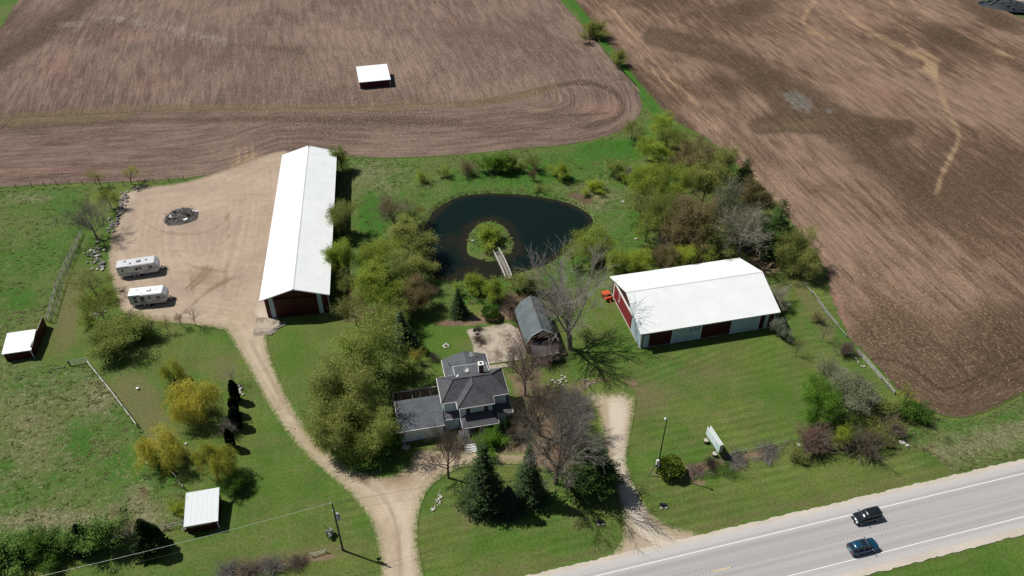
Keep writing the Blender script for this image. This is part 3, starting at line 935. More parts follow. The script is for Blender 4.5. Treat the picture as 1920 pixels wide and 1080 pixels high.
# ------------------------------------------------------------ wide barn on the right
def wide_barn():
    rz = math.radians(13.0)
    R = Matrix.Rotation(rz, 4, 'Z')
    o0 = P(1201.5, 627, 4.0)
    base = Vector((o0.x, o0.y, 0)) + R @ Vector((.5, .6, 0))
    L, D, ze, zr = 26.4, 16.1, 4.0, 7.0
    oh, og = .6, .5
    k = (zr - ze) / (D / 2 + oh)
    zw = ze - .22 + k * oh
    b = thing('red_barn', 'wide red barn with white roof, white sliding doors and a sign', 'barn', base, rz)
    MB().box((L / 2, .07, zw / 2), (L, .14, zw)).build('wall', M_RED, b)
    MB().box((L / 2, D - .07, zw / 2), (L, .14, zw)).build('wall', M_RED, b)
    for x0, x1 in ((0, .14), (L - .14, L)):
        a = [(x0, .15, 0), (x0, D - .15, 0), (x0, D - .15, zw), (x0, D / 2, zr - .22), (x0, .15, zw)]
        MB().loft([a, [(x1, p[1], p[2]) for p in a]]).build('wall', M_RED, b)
    roofs = []
    for y0, flip in ((-oh, 0), (D + oh, 1)):
        q = [(-og, y0, ze), (L + og, y0, ze), (L + og, D / 2, zr), (-og, D / 2, zr)]
        if flip: q = q[::-1]
        m = MB().prism(q, .1)
        for i in range(32):
            xx = -og + .3 + i * (L + 2 * og - .6) / 31
            m.loft([[(xx - .02, y0, ze + .002), (xx, y0, ze + .012), (xx + .02, y0, ze + .002)],
                    [(xx - .02, D / 2, zr + .002), (xx, D / 2, zr + .012), (xx + .02, D / 2, zr + .002)]])
        roofs.append(m.build('roof', M_WROOFX, b))
        MB().box((L / 2, y0, ze - .09), (L + 2 * og + .04, .05, .2)).build('fascia', M_WPAINT, b)
    MB().loft([[(x, D / 2 - .2, zr - .02), (x, D / 2, zr + .07), (x, D / 2 + .2, zr - .02), (x, D / 2, zr - .06)] for x in (-og - .02, L + og + .02)]).build('ridge_cap', M_WROOFX, roofs[0])
    for x in (-og - .02, L + og + .02):
        for sy in (-1, 1):
            pa, pb = Vector((x, D / 2, zr - .11)), Vector((x, D / 2 + sy * (D / 2 + oh), ze - .11))
            MB().loft([[p + Vector((dx, 0, dz)) for dx, dz in ((-.03, -.1), (.03, -.1), (.03, .08), (-.03, .08))] for p in (pa, pb)]).build('rake_trim', M_WPAINT, b)
    # front: doors and corner panels
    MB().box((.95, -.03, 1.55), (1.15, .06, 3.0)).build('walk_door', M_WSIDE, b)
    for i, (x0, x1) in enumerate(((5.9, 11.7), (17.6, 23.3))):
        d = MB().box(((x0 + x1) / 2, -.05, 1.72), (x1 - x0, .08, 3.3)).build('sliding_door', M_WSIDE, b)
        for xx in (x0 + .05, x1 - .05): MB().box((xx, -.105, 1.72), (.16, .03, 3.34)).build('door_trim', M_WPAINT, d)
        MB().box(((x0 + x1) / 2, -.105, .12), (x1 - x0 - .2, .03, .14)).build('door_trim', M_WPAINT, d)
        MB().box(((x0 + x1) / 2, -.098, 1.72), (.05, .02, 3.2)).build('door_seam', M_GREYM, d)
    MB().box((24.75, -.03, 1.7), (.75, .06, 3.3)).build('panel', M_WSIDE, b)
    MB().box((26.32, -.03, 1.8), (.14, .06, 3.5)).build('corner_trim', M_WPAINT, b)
    MB().box((.06, -.03, 1.8), (.14, .06, 3.5)).build('corner_trim', M_WPAINT, b)
    for x0, x1 in ((1.7, 5.6), (12.0, 17.3)):
        MB().box(((x0 + x1) / 2, -.04, 1.6), (x1 - x0, .05, 3.1)).build('wall_panel', M_RED, b)
        MB().box(((x0 + x1) / 2, -.08, .5), (x1 - x0, .03, .09)).build('rail', M_BROWN, b)
    MB().box((12.5, -.12, 3.52), (24.0, .12, .12)).build('door_track', M_DARK, b)
    # west end: long red sliding door with white hood, pale wall ahead of it
    MB().box((-.03, 2.55, 1.75), (.06, 4.9, 3.5)).build('panel', M_WSIDE, b)
    MB().box((-.03, 4.0, 4.3), (.06, 5.4, 1.5)).build('panel', M_WSIDE, b)
    d = MB().box((-.06, 10.0, 1.85), (.08, 9.6, 3.55)).build('sliding_door', M_RED_SUNLIT, b)
    MB().box((-.12, 9.9, 3.86), (.16, 10.4, .38)).build('door_hood', M_WPAINT, b)
    MB().box((-.1, 14.95, 2.0), (.08, .42, 3.6)).build('door_jamb', M_WPAINT, b)
    MB().box((-.1, 10.0, .07), (.08, 9.6, .16)).build('door_sill', M_WPAINT, d)
    em = MB()                                                          # zig-zag white emblem on the red door
    pts = [(12.35, 3.25), (11.6, 2.75), (12.0, 2.35), (11.5, 1.95), (12.15, 1.55), (11.7, 1.15)]
    for (a0, z0), (a1, z1) in zip(pts[:-1], pts[1:]):
        em.loft([[(-.13, a0, z0 - .09), (-.13, a0, z0 + .09), (-.10, a0, z0 + .09), (-.10, a0, z0 - .09)],
                 [(-.13, a1, z1 - .09), (-.13, a1, z1 + .09), (-.10, a1, z1 + .09), (-.10, a1, z1 - .09)]])
    em.build('emblem', M_WPAINT, d)
    MB().tube((-.3, D + .35, 0), (-.3, D + .35, zw - .1), .06, .06, 8).build('downpipe', M_WPAINT, b)
    MB().tube((L + .28, -.36, 0), (L + .28, -.36, zw - .1), .06, .06, 8).build('downpipe', M_WPAINT, b)
    MB().box((L / 2, D / 2, .04), (L + .3, D + .3, .09)).build('footing', M_CONC, b)
    # sign on the first white door
    blue = simple('navy_print', (.02, .035, .09), .7, .05)
    pale = simple('pale_sign_face', (.52, .60, .68), .6, .04)
    s = thing('door_sign', 'small pale sign with dark blue emblem and lines on the barn sliding door', 'sign', base + R @ Vector((10.35, -.125, 2.72)), rz)
    MB().box((0, 0, 0), (2.35, .05, 1.0)).build('sign_board', pale, s)
    e = MB().box((-.95, -.035, 0), (.14, .02, .78)).box((-.72, -.035, -.12), (.32, .02, .16)).box((-.62, -.035, .12), (.12, .02, .3)).box((-.95, -.035, -.42), (.36, .02, .12))
    e.build('emblem', blue, s)
    e = MB()
    for z, x0, x1 in ((.36, -.5, 1.1), (.12, -.4, .7), (-.12, -.35, .9), (-.38, -.6, 1.12)):
        e.box(((x0 + x1) / 2, -.035, z), (x1 - x0, .02, .05 if abs(z) > .3 else .11))
    e.box((1.02, -.035, .1), (.22, .02, .16))
    e.build('printed_lines', blue, s)
    return base, R, D


WB, WBR, WBD = wide_barn()
M_ORANGE = simple('orange_paint', (.55, .095, .035), .5, .12, 3)
t = thing('farm_implement', 'orange red farm implement parked outside the corner of the wide red barn', 'implement', WB + WBR @ Vector((-1.4, WBD - 1.1, 0)), math.radians(20))
MB().box((0, .7, .75), (1.3, 1.0, .5), taper=1.25).build('hopper', M_ORANGE, t, .05)
MB().box((0, -.6, .45), (1.5, .9, .16)).box((0, -1.0, .7), (1.5, .12, .6)).build('deck', M_ORANGE, t, .03)
for sx in (-.75, .75):
    w = MB().tube((sx - .09, .5, .36), (sx + .09, .5, .36), .36, .36, 14).build('wheel', M_BLACK, t)
    MB().tube((sx - .11, .5, .36), (sx + .11, .5, .36), .17, .17, 10).build('rim', M_ORANGE, w)
MB().tube((0, -1.0, .45), (0, -2.1, .35), .06, .06, 8).build('drawbar', M_ORANGE, t)


# ------------------------------------------------------------ small lean-to sheds
def lean_shed(name, label, fl, fr, bl, br, zf, zb, roofmat, oh=.25, front_open=False):
    """single-pitch shed fitted under four surveyed roof corners"""
    c = [P(*fl, zf), P(*fr, zf), P(*br, zb), P(*bl, zb)]
    ax = (c[1] - c[0] + c[2] - c[3]); ang = math.atan2(ax.y, ax.x)
    ctr = (c[0] + c[1] + c[2] + c[3]) / 4
    base = Vector((ctr.x, ctr.y, 0))
    Ri = Matrix.Rotation(-ang, 4, 'Z')
    lc = [Ri @ (p - base) for p in c]
    hw = (abs(lc[0].x) + abs(lc[1].x) + abs(lc[2].x) + abs(lc[3].x)) / 4
    hd = (abs(lc[0].y) + abs(lc[1].y) + abs(lc[2].y) + abs(lc[3].y)) / 4
    s = thing(name, label, 'shed', base, ang)
    q = [(-hw, -hd, zf), (hw, -hd, zf), (hw, hd, zb), (-hw, hd, zb)]
    m = MB().prism(q, .07)
    n = max(6, int(hw * 2 / .6))
    for i in range(n):
        x = -hw + .15 + i * (2 * hw - .3) / (n - 1)
        m.loft([[(x - .03, -hd, zf + .002), (x, -hd, zf + .018), (x + .03, -hd, zf + .002)], [(x - .03, hd, zb + .002), (x, hd, zb + .018), (x + .03, hd, zb + .002)]])
    m.build('roof', roofmat, s)
    MB().box((0, -hd - .02, zf - .06), (2 * hw + .06, .04, .16)).build('fascia', M_WPAINT if roofmat is M_WROOF else M_GREYM, s)
    a, d = hw - oh, hd - oh
    kz = (zb - zf) / (2 * hd)
    zt = lambda y: zf + (y + hd) * kz - .08
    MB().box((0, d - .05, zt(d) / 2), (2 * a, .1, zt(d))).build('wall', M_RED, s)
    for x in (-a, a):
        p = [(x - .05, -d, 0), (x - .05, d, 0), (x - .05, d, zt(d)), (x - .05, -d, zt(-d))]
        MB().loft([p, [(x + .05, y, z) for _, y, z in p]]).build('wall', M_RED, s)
    if front_open:
        h = zt(-d)
        MB().box((0, -d + .05, h * .34), (2 * a - .2, .08, h * .68)).build('wall', M_RED, s)
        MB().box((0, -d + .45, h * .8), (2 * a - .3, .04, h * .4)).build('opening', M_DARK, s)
        MB().box((-.35, -d - .03, h * .82), (1.5 * a, .05, h * .26)).build('shutter', M_GREYM, s)
    else:
        MB().box((0, -d + .05, zt(-d) / 2), (2 * a - .12, .1, zt(-d))).build('wall', M_RED, s)
    for x in (-a, a): MB().box((x, -d - .02, zt(-d) / 2), (.12, .12, zt(-d))).build('corner_post', M_WPAINT if x > 0 else M_RED, s)
    for x in (-a * .33, a * .33): MB().box((x, -d - .012, zt(-d) / 2), (.07, .05, zt(-d) * .98)).build('batten', M_RED, s)
    return s


M_GALV = metal_roof('bright_galvanised_roof', (.66, .69, .71))
lean_shed('field_shed', 'lone red shed with flat white roof standing out in the ploughed field', (673.5, 154.5), (731.5, 149), (667, 125), (726.5, 119.5), 2.2, 3.0, M_WROOF)
ls = lean_shed('animal_shed', 'white roofed red shed at the left edge of pasture beside a red windbreak', (4, 664), (60.5, 656), (12, 625), (65.5, 617), 2.1, 2.7, M_WROOF)
lean_shed('animal_shed', 'silver roofed red shed beside the evergreen hedge at lower left', (346, 988), (410.5, 976), (346.7, 924.4), (409.6, 914), 1.95, 2.6, M_GALV, front_open=True)
# red board windbreak running back from the left shed
pa, pb = P(66, 668), P(88, 611)
d_ = pb - pa; ln = d_.length
t = thing('windbreak_fence', 'tall solid red board windbreak joined to the leftmost shed', 'fence', pa, math.atan2(d_.y, d_.x))
nb = int(ln / .3)
bmesh_ = MB().box((0, 0, 1.15), (.285, .05, 2.3)).mesh('board', M_RED)
for i in range(nb): inst('board', bmesh_, t, (.15 + i * ln / nb, random.Random(i).uniform(-.006, .006), 0))
MB().box((ln / 2, .08, 2.05), (ln, .09, .12)).box((ln / 2, .08, .6), (ln, .09, .12)).build('rail', M_WOOD, t)
MB().box((ln / 2, 0, 2.34), (ln, .12, .05)).build('cap', M_WOOD, t)


# ------------------------------------------------------------ small gambrel barn
def gambrel_barn():
    rz = math.radians(11.5)
    o0 = P(985, 646.5, 2.5)
    R = Matrix.Rotation(rz, 4, 'Z')
    base = Vector((o0.x, o0.y, 0))
    W, L = 6.15, 9.7
    b = thing('gambrel_barn', 'small dark red barn with grey gambrel roof behind the house', 'barn', base, rz)
    prof = [(0, 2.5), (1.15, 4.5), (W / 2, 5.65), (W - 1.15, 4.5), (W, 2.5)]
    in_ = [(.35, 0), (W - .35, 0), (W - .35, 2.9), (W - 1.3, 4.4), (W / 2, 5.5), (1.3, 4.4), (.35, 2.9)]
    for y in (.4, L - .4):
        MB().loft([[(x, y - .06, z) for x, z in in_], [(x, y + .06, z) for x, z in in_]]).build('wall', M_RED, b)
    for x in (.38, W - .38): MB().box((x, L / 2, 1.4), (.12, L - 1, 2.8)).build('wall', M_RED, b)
    for (x0, z0), (x1, z1) in zip(prof[:-1], prof[1:]):
        MB().prism([(x0, 0, z0), (x1, 0, z1), (x1, L, z1), (x0, L, z0)], .1).build('roof_slope', M_SH_BLUE, b)
        for y in (-.03,):
            MB().loft([[(x0, y - .03, z0 - .16), (x0, y + .03, z0 - .16), (x0, y + .03, z0 + .04), (x0, y - .03, z0 + .04)],
                       [(x1, y - .03, z1 - .16), (x1, y + .03, z1 - .16), (x1, y + .03, z1 + .04), (x1, y - .03, z1 + .04)]]).build('rake_trim', M_WPAINT, b)
    MB().loft([[(W / 2 - .16, y, 5.62), (W / 2, y, 5.72), (W / 2 + .16, y, 5.62), (W / 2, y, 5.55)] for y in (0, L)]).build('ridge_cap', M_SH_DARK, b)
    # lean-to at the front and its posts
    MB().prism([(.9, -3.0, 2.15), (5.6, -2.7, 2.15), (5.4, .3, 2.75), (.9, .3, 2.75)], .08).build('porch_roof', M_SH_GREY, b)
    MB().box((3.25, -2.88, 2.08), (4.7, .05, .14), rz=.06).build('fascia', M_WPAINT, b)
    for x in (1.0, 3.2, 5.4): MB().box((x, -2.7, 1.03), (.13, .13, 2.06)).build('post', M_WOOD, b)
    d = MB().box((W / 2, .31, 1.2), (2.4, .07, 2.3)).build('door', M_RED, b)
    for s_ in (-1, 1): MB().box((W / 2, .26, 1.2), (.1, .03, 2.9), ry=s_ * .78).build('brace', M_WPAINT, d)
    w = MB().box((W / 2, .31, 4.4), (.8, .06, .8)).build('loft_window', M_GLASS, b)
    MB().box((W / 2, .29, 4.84), (1.0, .06, .1)).box((W / 2, .29, 3.96), (1.0, .06, .1)).build('frame', M_WPAINT, w)


gambrel_barn()


# ------------------------------------------------------------ farmhouse
def house():
    rz = math.radians(12.0)
    R = Matrix.Rotation(rz, 4, 'Z')
    o0 = P(827.9, 757, 5.5)
    base = Vector((o0.x, o0.y, 0))
    h = thing('farmhouse', 'pale two storey farmhouse with charcoal hip roofs and attached garage', 'house', base, rz)
    W, D, ze, zr = 11.0, 5.95, 5.5, 7.5
    e0 = (0, 0, ze); e1 = (W, 0, ze); e2 = (W, D, ze); e3 = (0, D, ze)
    ra, rb = (2.4, D / 2, zr), (W - 2.4, D / 2, zr)
    wl, wr, wy = 2.35, 8.4, -1.65
    xm = (wl + wr) / 2
    wa = (xm, wy + 3.0, zr)
    # walls
    iw = .38
    MB().box((W / 2, D / 2, ze / 2 - .05), (W - 2 * iw, D - 2 * iw, ze - .1)).build('wall', M_HOUSE, h)
    MB().box((xm, (wy + iw + 1) / 2 + .2, ze / 2 - .052), (wr - wl - 2 * iw, 1 - wy - iw + .4, ze - .11)).build('wall', M_HOUSE, h)
    # main hip roof, shingle planes
    th = .14

    def plane(pts, mat, name='roof', th_=th, lift=0.0):
        c = sum((Vector(p) for p in pts), Vector()) / len(pts)
        nrm = (Vector(pts[1]) - Vector(pts[0])).cross(Vector(pts[2]) - Vector(pts[0]))
        if nrm.z < 0: pts = pts[::-1]
        return MB().prism([(p[0], p[1], p[2] + lift) for p in pts], th_).build(name, mat, h)
    plane([e0, e3, ra], M_SH_DARK)
    plane([e1, e2, rb], M_SH_DARK)
    plane([e3, e2, rb, ra], M_SH_DARK)
    plane([e0, e1, rb, ra], M_SH_DARK)
    # front wing hip
    f0, f1 = (wl, wy, ze), (wr, wy, ze)
    mr = (xm, D / 2, zr + .01)
    wa = (xm, wy + 3.02, zr + .01)
    kx = (zr - ze) / (D / 2)
    plane([f0, f1, wa], M_SH_DARK, lift=.012)
    plane([f0, wa, mr, (wl, 0, ze)], M_SH_DARK, lift=.012)
    plane([f1, (wr, 0, ze), mr, wa], M_SH_DARK, lift=.012)
    m = MB()
    for a, c in ((ra, mr), (mr, rb), (ra, e0), (ra, e3), (rb, e1), (rb, e2), (wa, f0), (wa, f1), (wa, mr)):
        a, c = Vector(a) + Vector((0, 0, .03)), Vector(c) + Vector((0, 0, .03))
        m.tube(a, c, .085, .085, 5)
    m.build('ridge_tiles', M_SH_DARK, h)
    # fascias / gutters
    g = lambda a, c, z=ze: MB().path([(a[0], a[1], z - .1), (c[0], c[1], z - .1)], .085, 6).build('gutter', M_WPAINT, h)
    g((0, 0), (0, D)); g((0, 0), (wl, 0)); g((wl, 0), (wl, wy)); g((wl, wy), (wr, wy)); g((wr, wy), (wr, 0)); g((wr, 0), (W, 0)); g((W, 0), (W, D)); g((0, D), (W, D))

    def window(x, y, z, w_=.75, hh=1.15, along='x', mat=M_GLASS):
        p = MB()
        d = (w_, .05, hh) if along == 'x' else (.05, w_, hh)
        win = MB().box((x, y, z), d).build('window', mat, h)
        fr = MB()
        for s_ in (-1, 1):
            if along == 'x':
                fr.box((x + s_ * (w_ / 2 + .05), y - .015, z), (.1, .07, hh + .2)); fr.box((x, y - .015, z + s_ * (hh / 2 + .05)), (w_, .07, .1))
            else:
                fr.box((x - .015, y + s_ * (w_ / 2 + .05), z), (.07, .1, hh + .2)); fr.box((x - .015, y, z + s_ * (hh / 2 + .05)), (.07, w_, .1))
        fr.box((x, y - .012, z) if along == 'x' else (x - .012, y, z), (w_, .03, .05) if along == 'x' else (.03, w_, .05))
        fr.build('frame', M_WPAINT, win)
        return win
    for x in (4.05, 7.0): window(x, wy + iw - .02, 4.25, .7, 1.2)
    for y in (1.8, 4.2): window(iw - .02, y, 4.2, .7, 1.2, 'y')
    for y in (1.8, 4.2): window(W - iw + .02, y, 4.2, .7, 1.2, 'y')
    # front porch roof and deck
    py0, py1 = wy + iw, -3.5
    a = [(2.75, py1, 2.75), (8.7, py1, 2.75), (7.6, py0, 3.75), (3.9, py0, 3.75)]
    plane(a, M_SH_DARK, 'porch_roof', .1)
    plane([(2.75, py1, 2.75), (3.9, py0, 3.75), (2.75, py0, 2.75)], M_SH_DARK, 'porch_roof', .1)
    plane([(8.7, py1, 2.75), (8.7, py0, 2.75), (7.6, py0, 3.75)], M_SH_DARK, 'porch_roof', .1)
    for q in (((2.75, py1), (8.7, py1)), ((2.75, py1), (2.75, py0)), ((8.7, py1), (8.7, py0))):
        MB().box(((q[0][0] + q[1][0]) / 2, (q[0][1] + q[1][1]) / 2, 2.66), (abs(q[0][0] - q[1][0]) + .1, abs(q[0][1] - q[1][1]) + .1, .17)).build('fascia', M_WPAINT, h)
    for x in (2.95, 5.7, 8.5): MB().box((x, py1 + .15, 1.65), (.14, .14, 1.9)).build('porch_post', M_WPAINT, h)
    M_DECK = simple('grey_deck_boards', (.085, .085, .092), .85, .15, 3)
    db = MB().box((0, 0, 0), (6.4, .135, .04)).mesh('deck_board', M_DECK)
    dk = MB().box((5.4, -3.15, .35), (6.4, 3.6, .42)).build('deck', M_DECK, h)
    for i in range(25): inst('deck_board', db, dk, (5.4, -4.87 + i * .145, .585))
    ms = MB().box((0, 0, 0), (1.6, .3, .16)).mesh('step', M_WPAINT)
    for i in range(4): inst('step', ms, h, (3.6, -5.15 - i * .36, .50 - i * .13))
    for x in (2.72, 4.48): MB().box((x, -5.6, .3), (.08, 1.5, .5), rx=.3).build('stringer', M_WPAINT, h)
    # side porch at the east end
    a = [(8.2, -1.5, 2.9), (11.5, -1.5, 2.75), (11.5, 1.6, 2.75), (8.2, 1.6, 3.6)]
    plane([(8.0, -1.7, 3.3), (11.4, -1.7, 2.8), (11.4, 1.7, 2.8), (8.0, 1.7, 3.3)], M_SH_DARK, 'side_porch_roof', .1)
    MB().box((11.42, 0, 2.72), (.08, 3.5, .17)).build('fascia', M_WPAINT, h)
    MB().box((10.9, -1.72, 2.76), (1.1, .08, .17)).build('fascia', M_WPAINT, h)
    MB().box((9.4, .2, 1.3), (2.8, 2.9, 2.6)).build('side_porch_wall', M_HOUSE, h)
    # rear block, upper shed roof and rear addition
    MB().box((5.9, 7.2, 2.2), (5.2, 2.9, 4.4)).build('wall', M_HOUSE, h)
    plane([(3.1, 5.6, 5.62), (8.8, 5.6, 5.62), (8.8, 8.7, 4.75), (3.1, 8.7, 4.75)], M_SH_GREY, 'rear_roof')
    MB().box((5.95, 8.72, 4.66), (5.8, .06, .18)).build('fascia', M_WPAINT, h)
    MB().box((3.08, 7.2, 5.1), (.06, 3.1, .18), rx=-.273).build('fascia', M_WPAINT, h)
    MB().box((8.82, 7.2, 5.1), (.06, 3.1, .18), rx=-.273).build('fascia', M_WPAINT, h)
    x0, x1, y0, y1, zE, zR = 1.6, 9.5, 5.9, 12.5, 3.05, 4.5
    xr = (x0 + x1) / 2
    MB().box((xr, (y0 + y1) / 2 + .1, 1.45), (x1 - x0 - .7, y1 - y0 - .5, 2.9)).build('wall', M_HOUSE, h)
    a = [(x0 + .36, 12.2, 2.9), (x1 - .36, 12.2, 2.9), (xr, 12.2, zR - .15)]
    MB().loft([a, [(p[0], 12.3, p[2]) for p in a]]).build('gable_wall', M_HOUSE, h)
    plane([(x0, y0, zE), (xr, y0, zR), (xr, y1, zR), (x0, y1, zE)], M_SH_GREY, 'addition_roof')
    plane([(xr, y0, zR), (x1, y0, zE), (x1, y1, zE), (xr, y1, zR)], M_SH_GREY, 'addition_roof')
    for x in (x0, x1): MB().box((x, (y0 + y1) / 2, zE - .08), (.08, y1 - y0, .2)).build('gutter', M_WPAINT, h)
    c = MB().box((7.35, 5.0, 7.0), (.75, .75, 2.4)).build('chimney', M_BRICK, h)
    MB().box((7.35, 5.0, 8.24), (.92, .92, .1)).build('chimney_cap', M_WPAINT, c)
    MB().box((7.35, 5.0, 8.31), (.4, .4, .05)).build('flue', M_DARK, c)
    MB().box((6.95, 5.0, 7.2), (.06, .8, 1.9)).build('flashing', M_WPAINT, c)
    # garage
    g0, g1, gy0, gy1 = -7.35, .05, -2.3, 3.85
    plane([(g0, gy0, 2.95), (g1, gy0, 2.95), (g1, gy1, 3.65), (g0, gy1, 3.65)], M_SH_GREY, 'garage_roof', .14)
    MB().box(((g0 + g1) / 2, (gy0 + gy1) / 2 + .1, 1.38), (g1 - g0 - .5, gy1 - gy0 - .6, 2.76)).build('garage_wall', M_HOUSE, h)
    MB().box(((g0 + g1) / 2, gy0 - .03, 2.86), (g1 - g0 + .1, .08, .18)).build('gutter', M_WPAINT, h)
    MB().box((g0 - .02, (gy0 + gy1) / 2, 3.2), (.05, gy1 - gy0, .18), rx=.113).build('fascia', M_WPAINT, h)
    for x in (-5.6, -2.6):
        d = MB().box((x, gy0 + .37, 1.15), (2.3, .08, 2.2)).build('garage_door', M_WPAINT, h)
        for z in (.55, 1.1, 1.65): MB().box((x, gy0 + .32, z), (2.25, .03, .04)).build('door_seam', M_GREYM, d)
    # link between garage and wing
    plane([(.1, -1.0, 2.65), (2.6, -1.0, 2.65), (2.6, .5, 3.05), (.1, .5, 3.05)], M_SH_DARK, 'link_roof', .1)
    MB().box((1.35, -1.03, 2.58), (2.5, .06, .15)).build('fascia', M_WPAINT, h)
    MB().box((1.35, -.2, 1.25), (2.4, 1.3, 2.5)).build('link_wall', M_HOUSE, h)
    # roof bits
    for nm, (x, y, z, r) in (('dish', (5.0, 6.1, 6.2, .42)), ('dish', (3.15, 4.2, 7.15, .3))):
        s_ = MB().tube((x, y + .1, z - .9), (x, y, z), .03, .03, 6).build('satellite_dish', M_GREYM, h)
        MB().lathe([(.02, 0), (r * .6, .03), (r, .12), (r * .98, .15), (r * .5, .07)], (0, 0, 0), 16).build('reflector', M_WPAINT, s_).matrix_local = Matrix.Translation((x, y, z)) @ Euler((math.radians(40), 0, math.radians(20))).to_matrix().to_4x4()
    an = MB().tube((6.5, 9.8, 4.2), (6.5, 9.8, 6.1), .03, .03, 6)
    for k_ in range(6): an.tube((6.5 - .55 + .05 * k_, 9.4 + .18 * k_, 6.0), (6.5 + .55 - .05 * k_, 9.4 + .18 * k_, 6.0), .014, .014, 4)
    an.tube((6.5, 9.3, 6.0), (6.5, 10.4, 6.0), .02, .02, 5).build('antenna', M_WPAINT, h)
    m = MB()
    for x, y in ((2.6, 10.6), (3.3, 8.8), (7.6, 11.4)): m.tube((x, y, 3.4), (x, y, 4.3), .06, .06, 8)
    m.build('vent_pipe', M_GREYM, h)
    # walled court behind the garage
    cy0, cy1 = 3.95, 7.3
    c = thing('walled_court', 'dark fenced enclosure with open beams behind the garage roof', 'enclosure', base, rz)
    MB().box((-3.7, cy1, 1.05), (7.6, .16, 2.1)).build('wall', M_BROWN, c)
    MB().box((-7.45, (cy0 + cy1) / 2, 1.05), (.16, cy1 - cy0, 2.1)).build('wall', M_BROWN, c)
    MB().box((-3.7, cy1, 2.13), (7.7, .24, .06)).build('cap', M_WOOD, c)
    MB().box((-7.45, (cy0 + cy1) / 2, 2.13), (.24, cy1 - cy0, .06)).build('cap', M_WOOD, c)
    MB().box((-3.7, (cy0 + cy1) / 2, .06), (7.3, cy1 - cy0 - .1, .12)).build('floor', M_DARK, c)
    for x in (-6.2, -4.3, -2.9, -1.2): MB().box((x, (cy0 + cy1) / 2, 2.02), (.07, cy1 - cy0, .1)).build('beam', M_WOOD, c)
    for x, a_ in ((-1.9, .6), (-3.4, -.7)): MB().box((x, (cy0 + cy1) / 2, 1.9), (.07, 3.0, .08), rz=a_).build('brace', M_BROWN, c)
    for x in (-6.6, -3.6, -.7): MB().box((x, cy1 - .12, 1.05), (.1, .1, 2.1)).build('post', M_WOOD, c)


house()
# ------------------------------------------------------------ vegetation: skeletons and foliage
def rot_about(d, ang, az):
    a = Vector(d).orthogonal().normalized(); b = Vector(d).cross(a)
    return (Vector(d) * math.cos(ang) + (a * math.cos(az) + b * math.sin(az)) * math.sin(ang)).normalized()


def skeleton(seed, spec):
    """grow a branching skeleton; spec: trunk length, list of (children, angle, ratio), wobble, lift; returns segment arrays"""
    rng = random.Random(seed)
    segs = []
    lev_max = len(spec['kids'])

    def branch(p, d, L, r, lev):
        n = 4 if lev == 0 else (3 if lev < 3 else 2)
        pts = [p]; rad = [r]
        for i in range(n):
            w = spec['wob'] * (.35 if lev == 0 else 1)
            d = (d + Vector((rng.gauss(0, w), rng.gauss(0, w), rng.gauss(0, w) + spec['lift'] * (1 if lev else 0)))).normalized()
            q = p + d * (L / n)
            if q.z < .1: q.z = .1 + rng.random() * .1
            r1 = r * (1 - (i + 1) / n * (.45 if lev < lev_max else .75))
            segs.append((p, q, rad[-1], r1, lev, seed_l[0]))
            p = q; pts.append(p); rad.append(r1)
        if lev < lev_max:
            k, ang, ratio = spec['kids'][lev]
            k = max(2, int(round(k * rng.uniform(.8, 1.2))))
            az = rng.random() * 6.28
            for j in range(k):
                t = spec.get('t0', .35) + (1 - spec.get('t0', .35)) * (j + rng.random() * .6) / k if lev else spec['fork'] + (1 - spec['fork']) * (j + .5 * rng.random()) / k
                t = min(t, 1.0) * n
                i = min(int(t), n - 1); f = t - i
                q = pts[i].lerp(pts[i + 1], f)
                az += 2.4 + rng.gauss(0, .3)
                if lev == 0: seed_l[0] = rng.random()
                dd = rot_about(d, ang * rng.uniform(.65, 1.25) * (1.25 - .5 * (t / n) if lev == 0 else 1), az)
                branch(q, dd, L * ratio * rng.uniform(.7, 1.2), (rad[i] * (1 - f) + rad[i + 1] * f) * (.62 if lev else .5), lev + 1)
    seed_l = [.5]
    for _ in range(spec.get('stems', 1)):
        seed_l[0] = rng.random()
        if spec.get('stems', 1) > 1:
            d0 = rot_about(Vector((0, 0, 1)), rng.uniform(.1, spec['spread']), rng.random() * 6.28)
            p0 = Vector((rng.gauss(0, .25), rng.gauss(0, .25), 0))
        else:
            d0, p0 = Vector((rng.gauss(0, .04), rng.gauss(0, .04), 1)).normalized(), Vector((0, 0, 0))
        branch(p0, d0, spec['trunk'] * rng.uniform(.85, 1.15) if spec.get('stems', 1) > 1 else spec['trunk'], spec['rad'], 0)
    A = np.array([s[0] for s in segs]); B = np.array([s[1] for s in segs])
    r0 = np.array([s[2] for s in segs]); r1 = np.array([s[3] for s in segs]); lv = np.array([s[4] for s in segs]); cl = np.array([s[5] for s in segs])
    R, H = spec['R'], spec['H']
    rr = np.percentile(np.hypot(B[:, 0], B[:, 1]), 96); zz = np.percentile(B[:, 2], 99.3)
    S = np.array([R / rr, R / rr, H / zz])
    return A * S, B * S, r0, r1, lv, cl


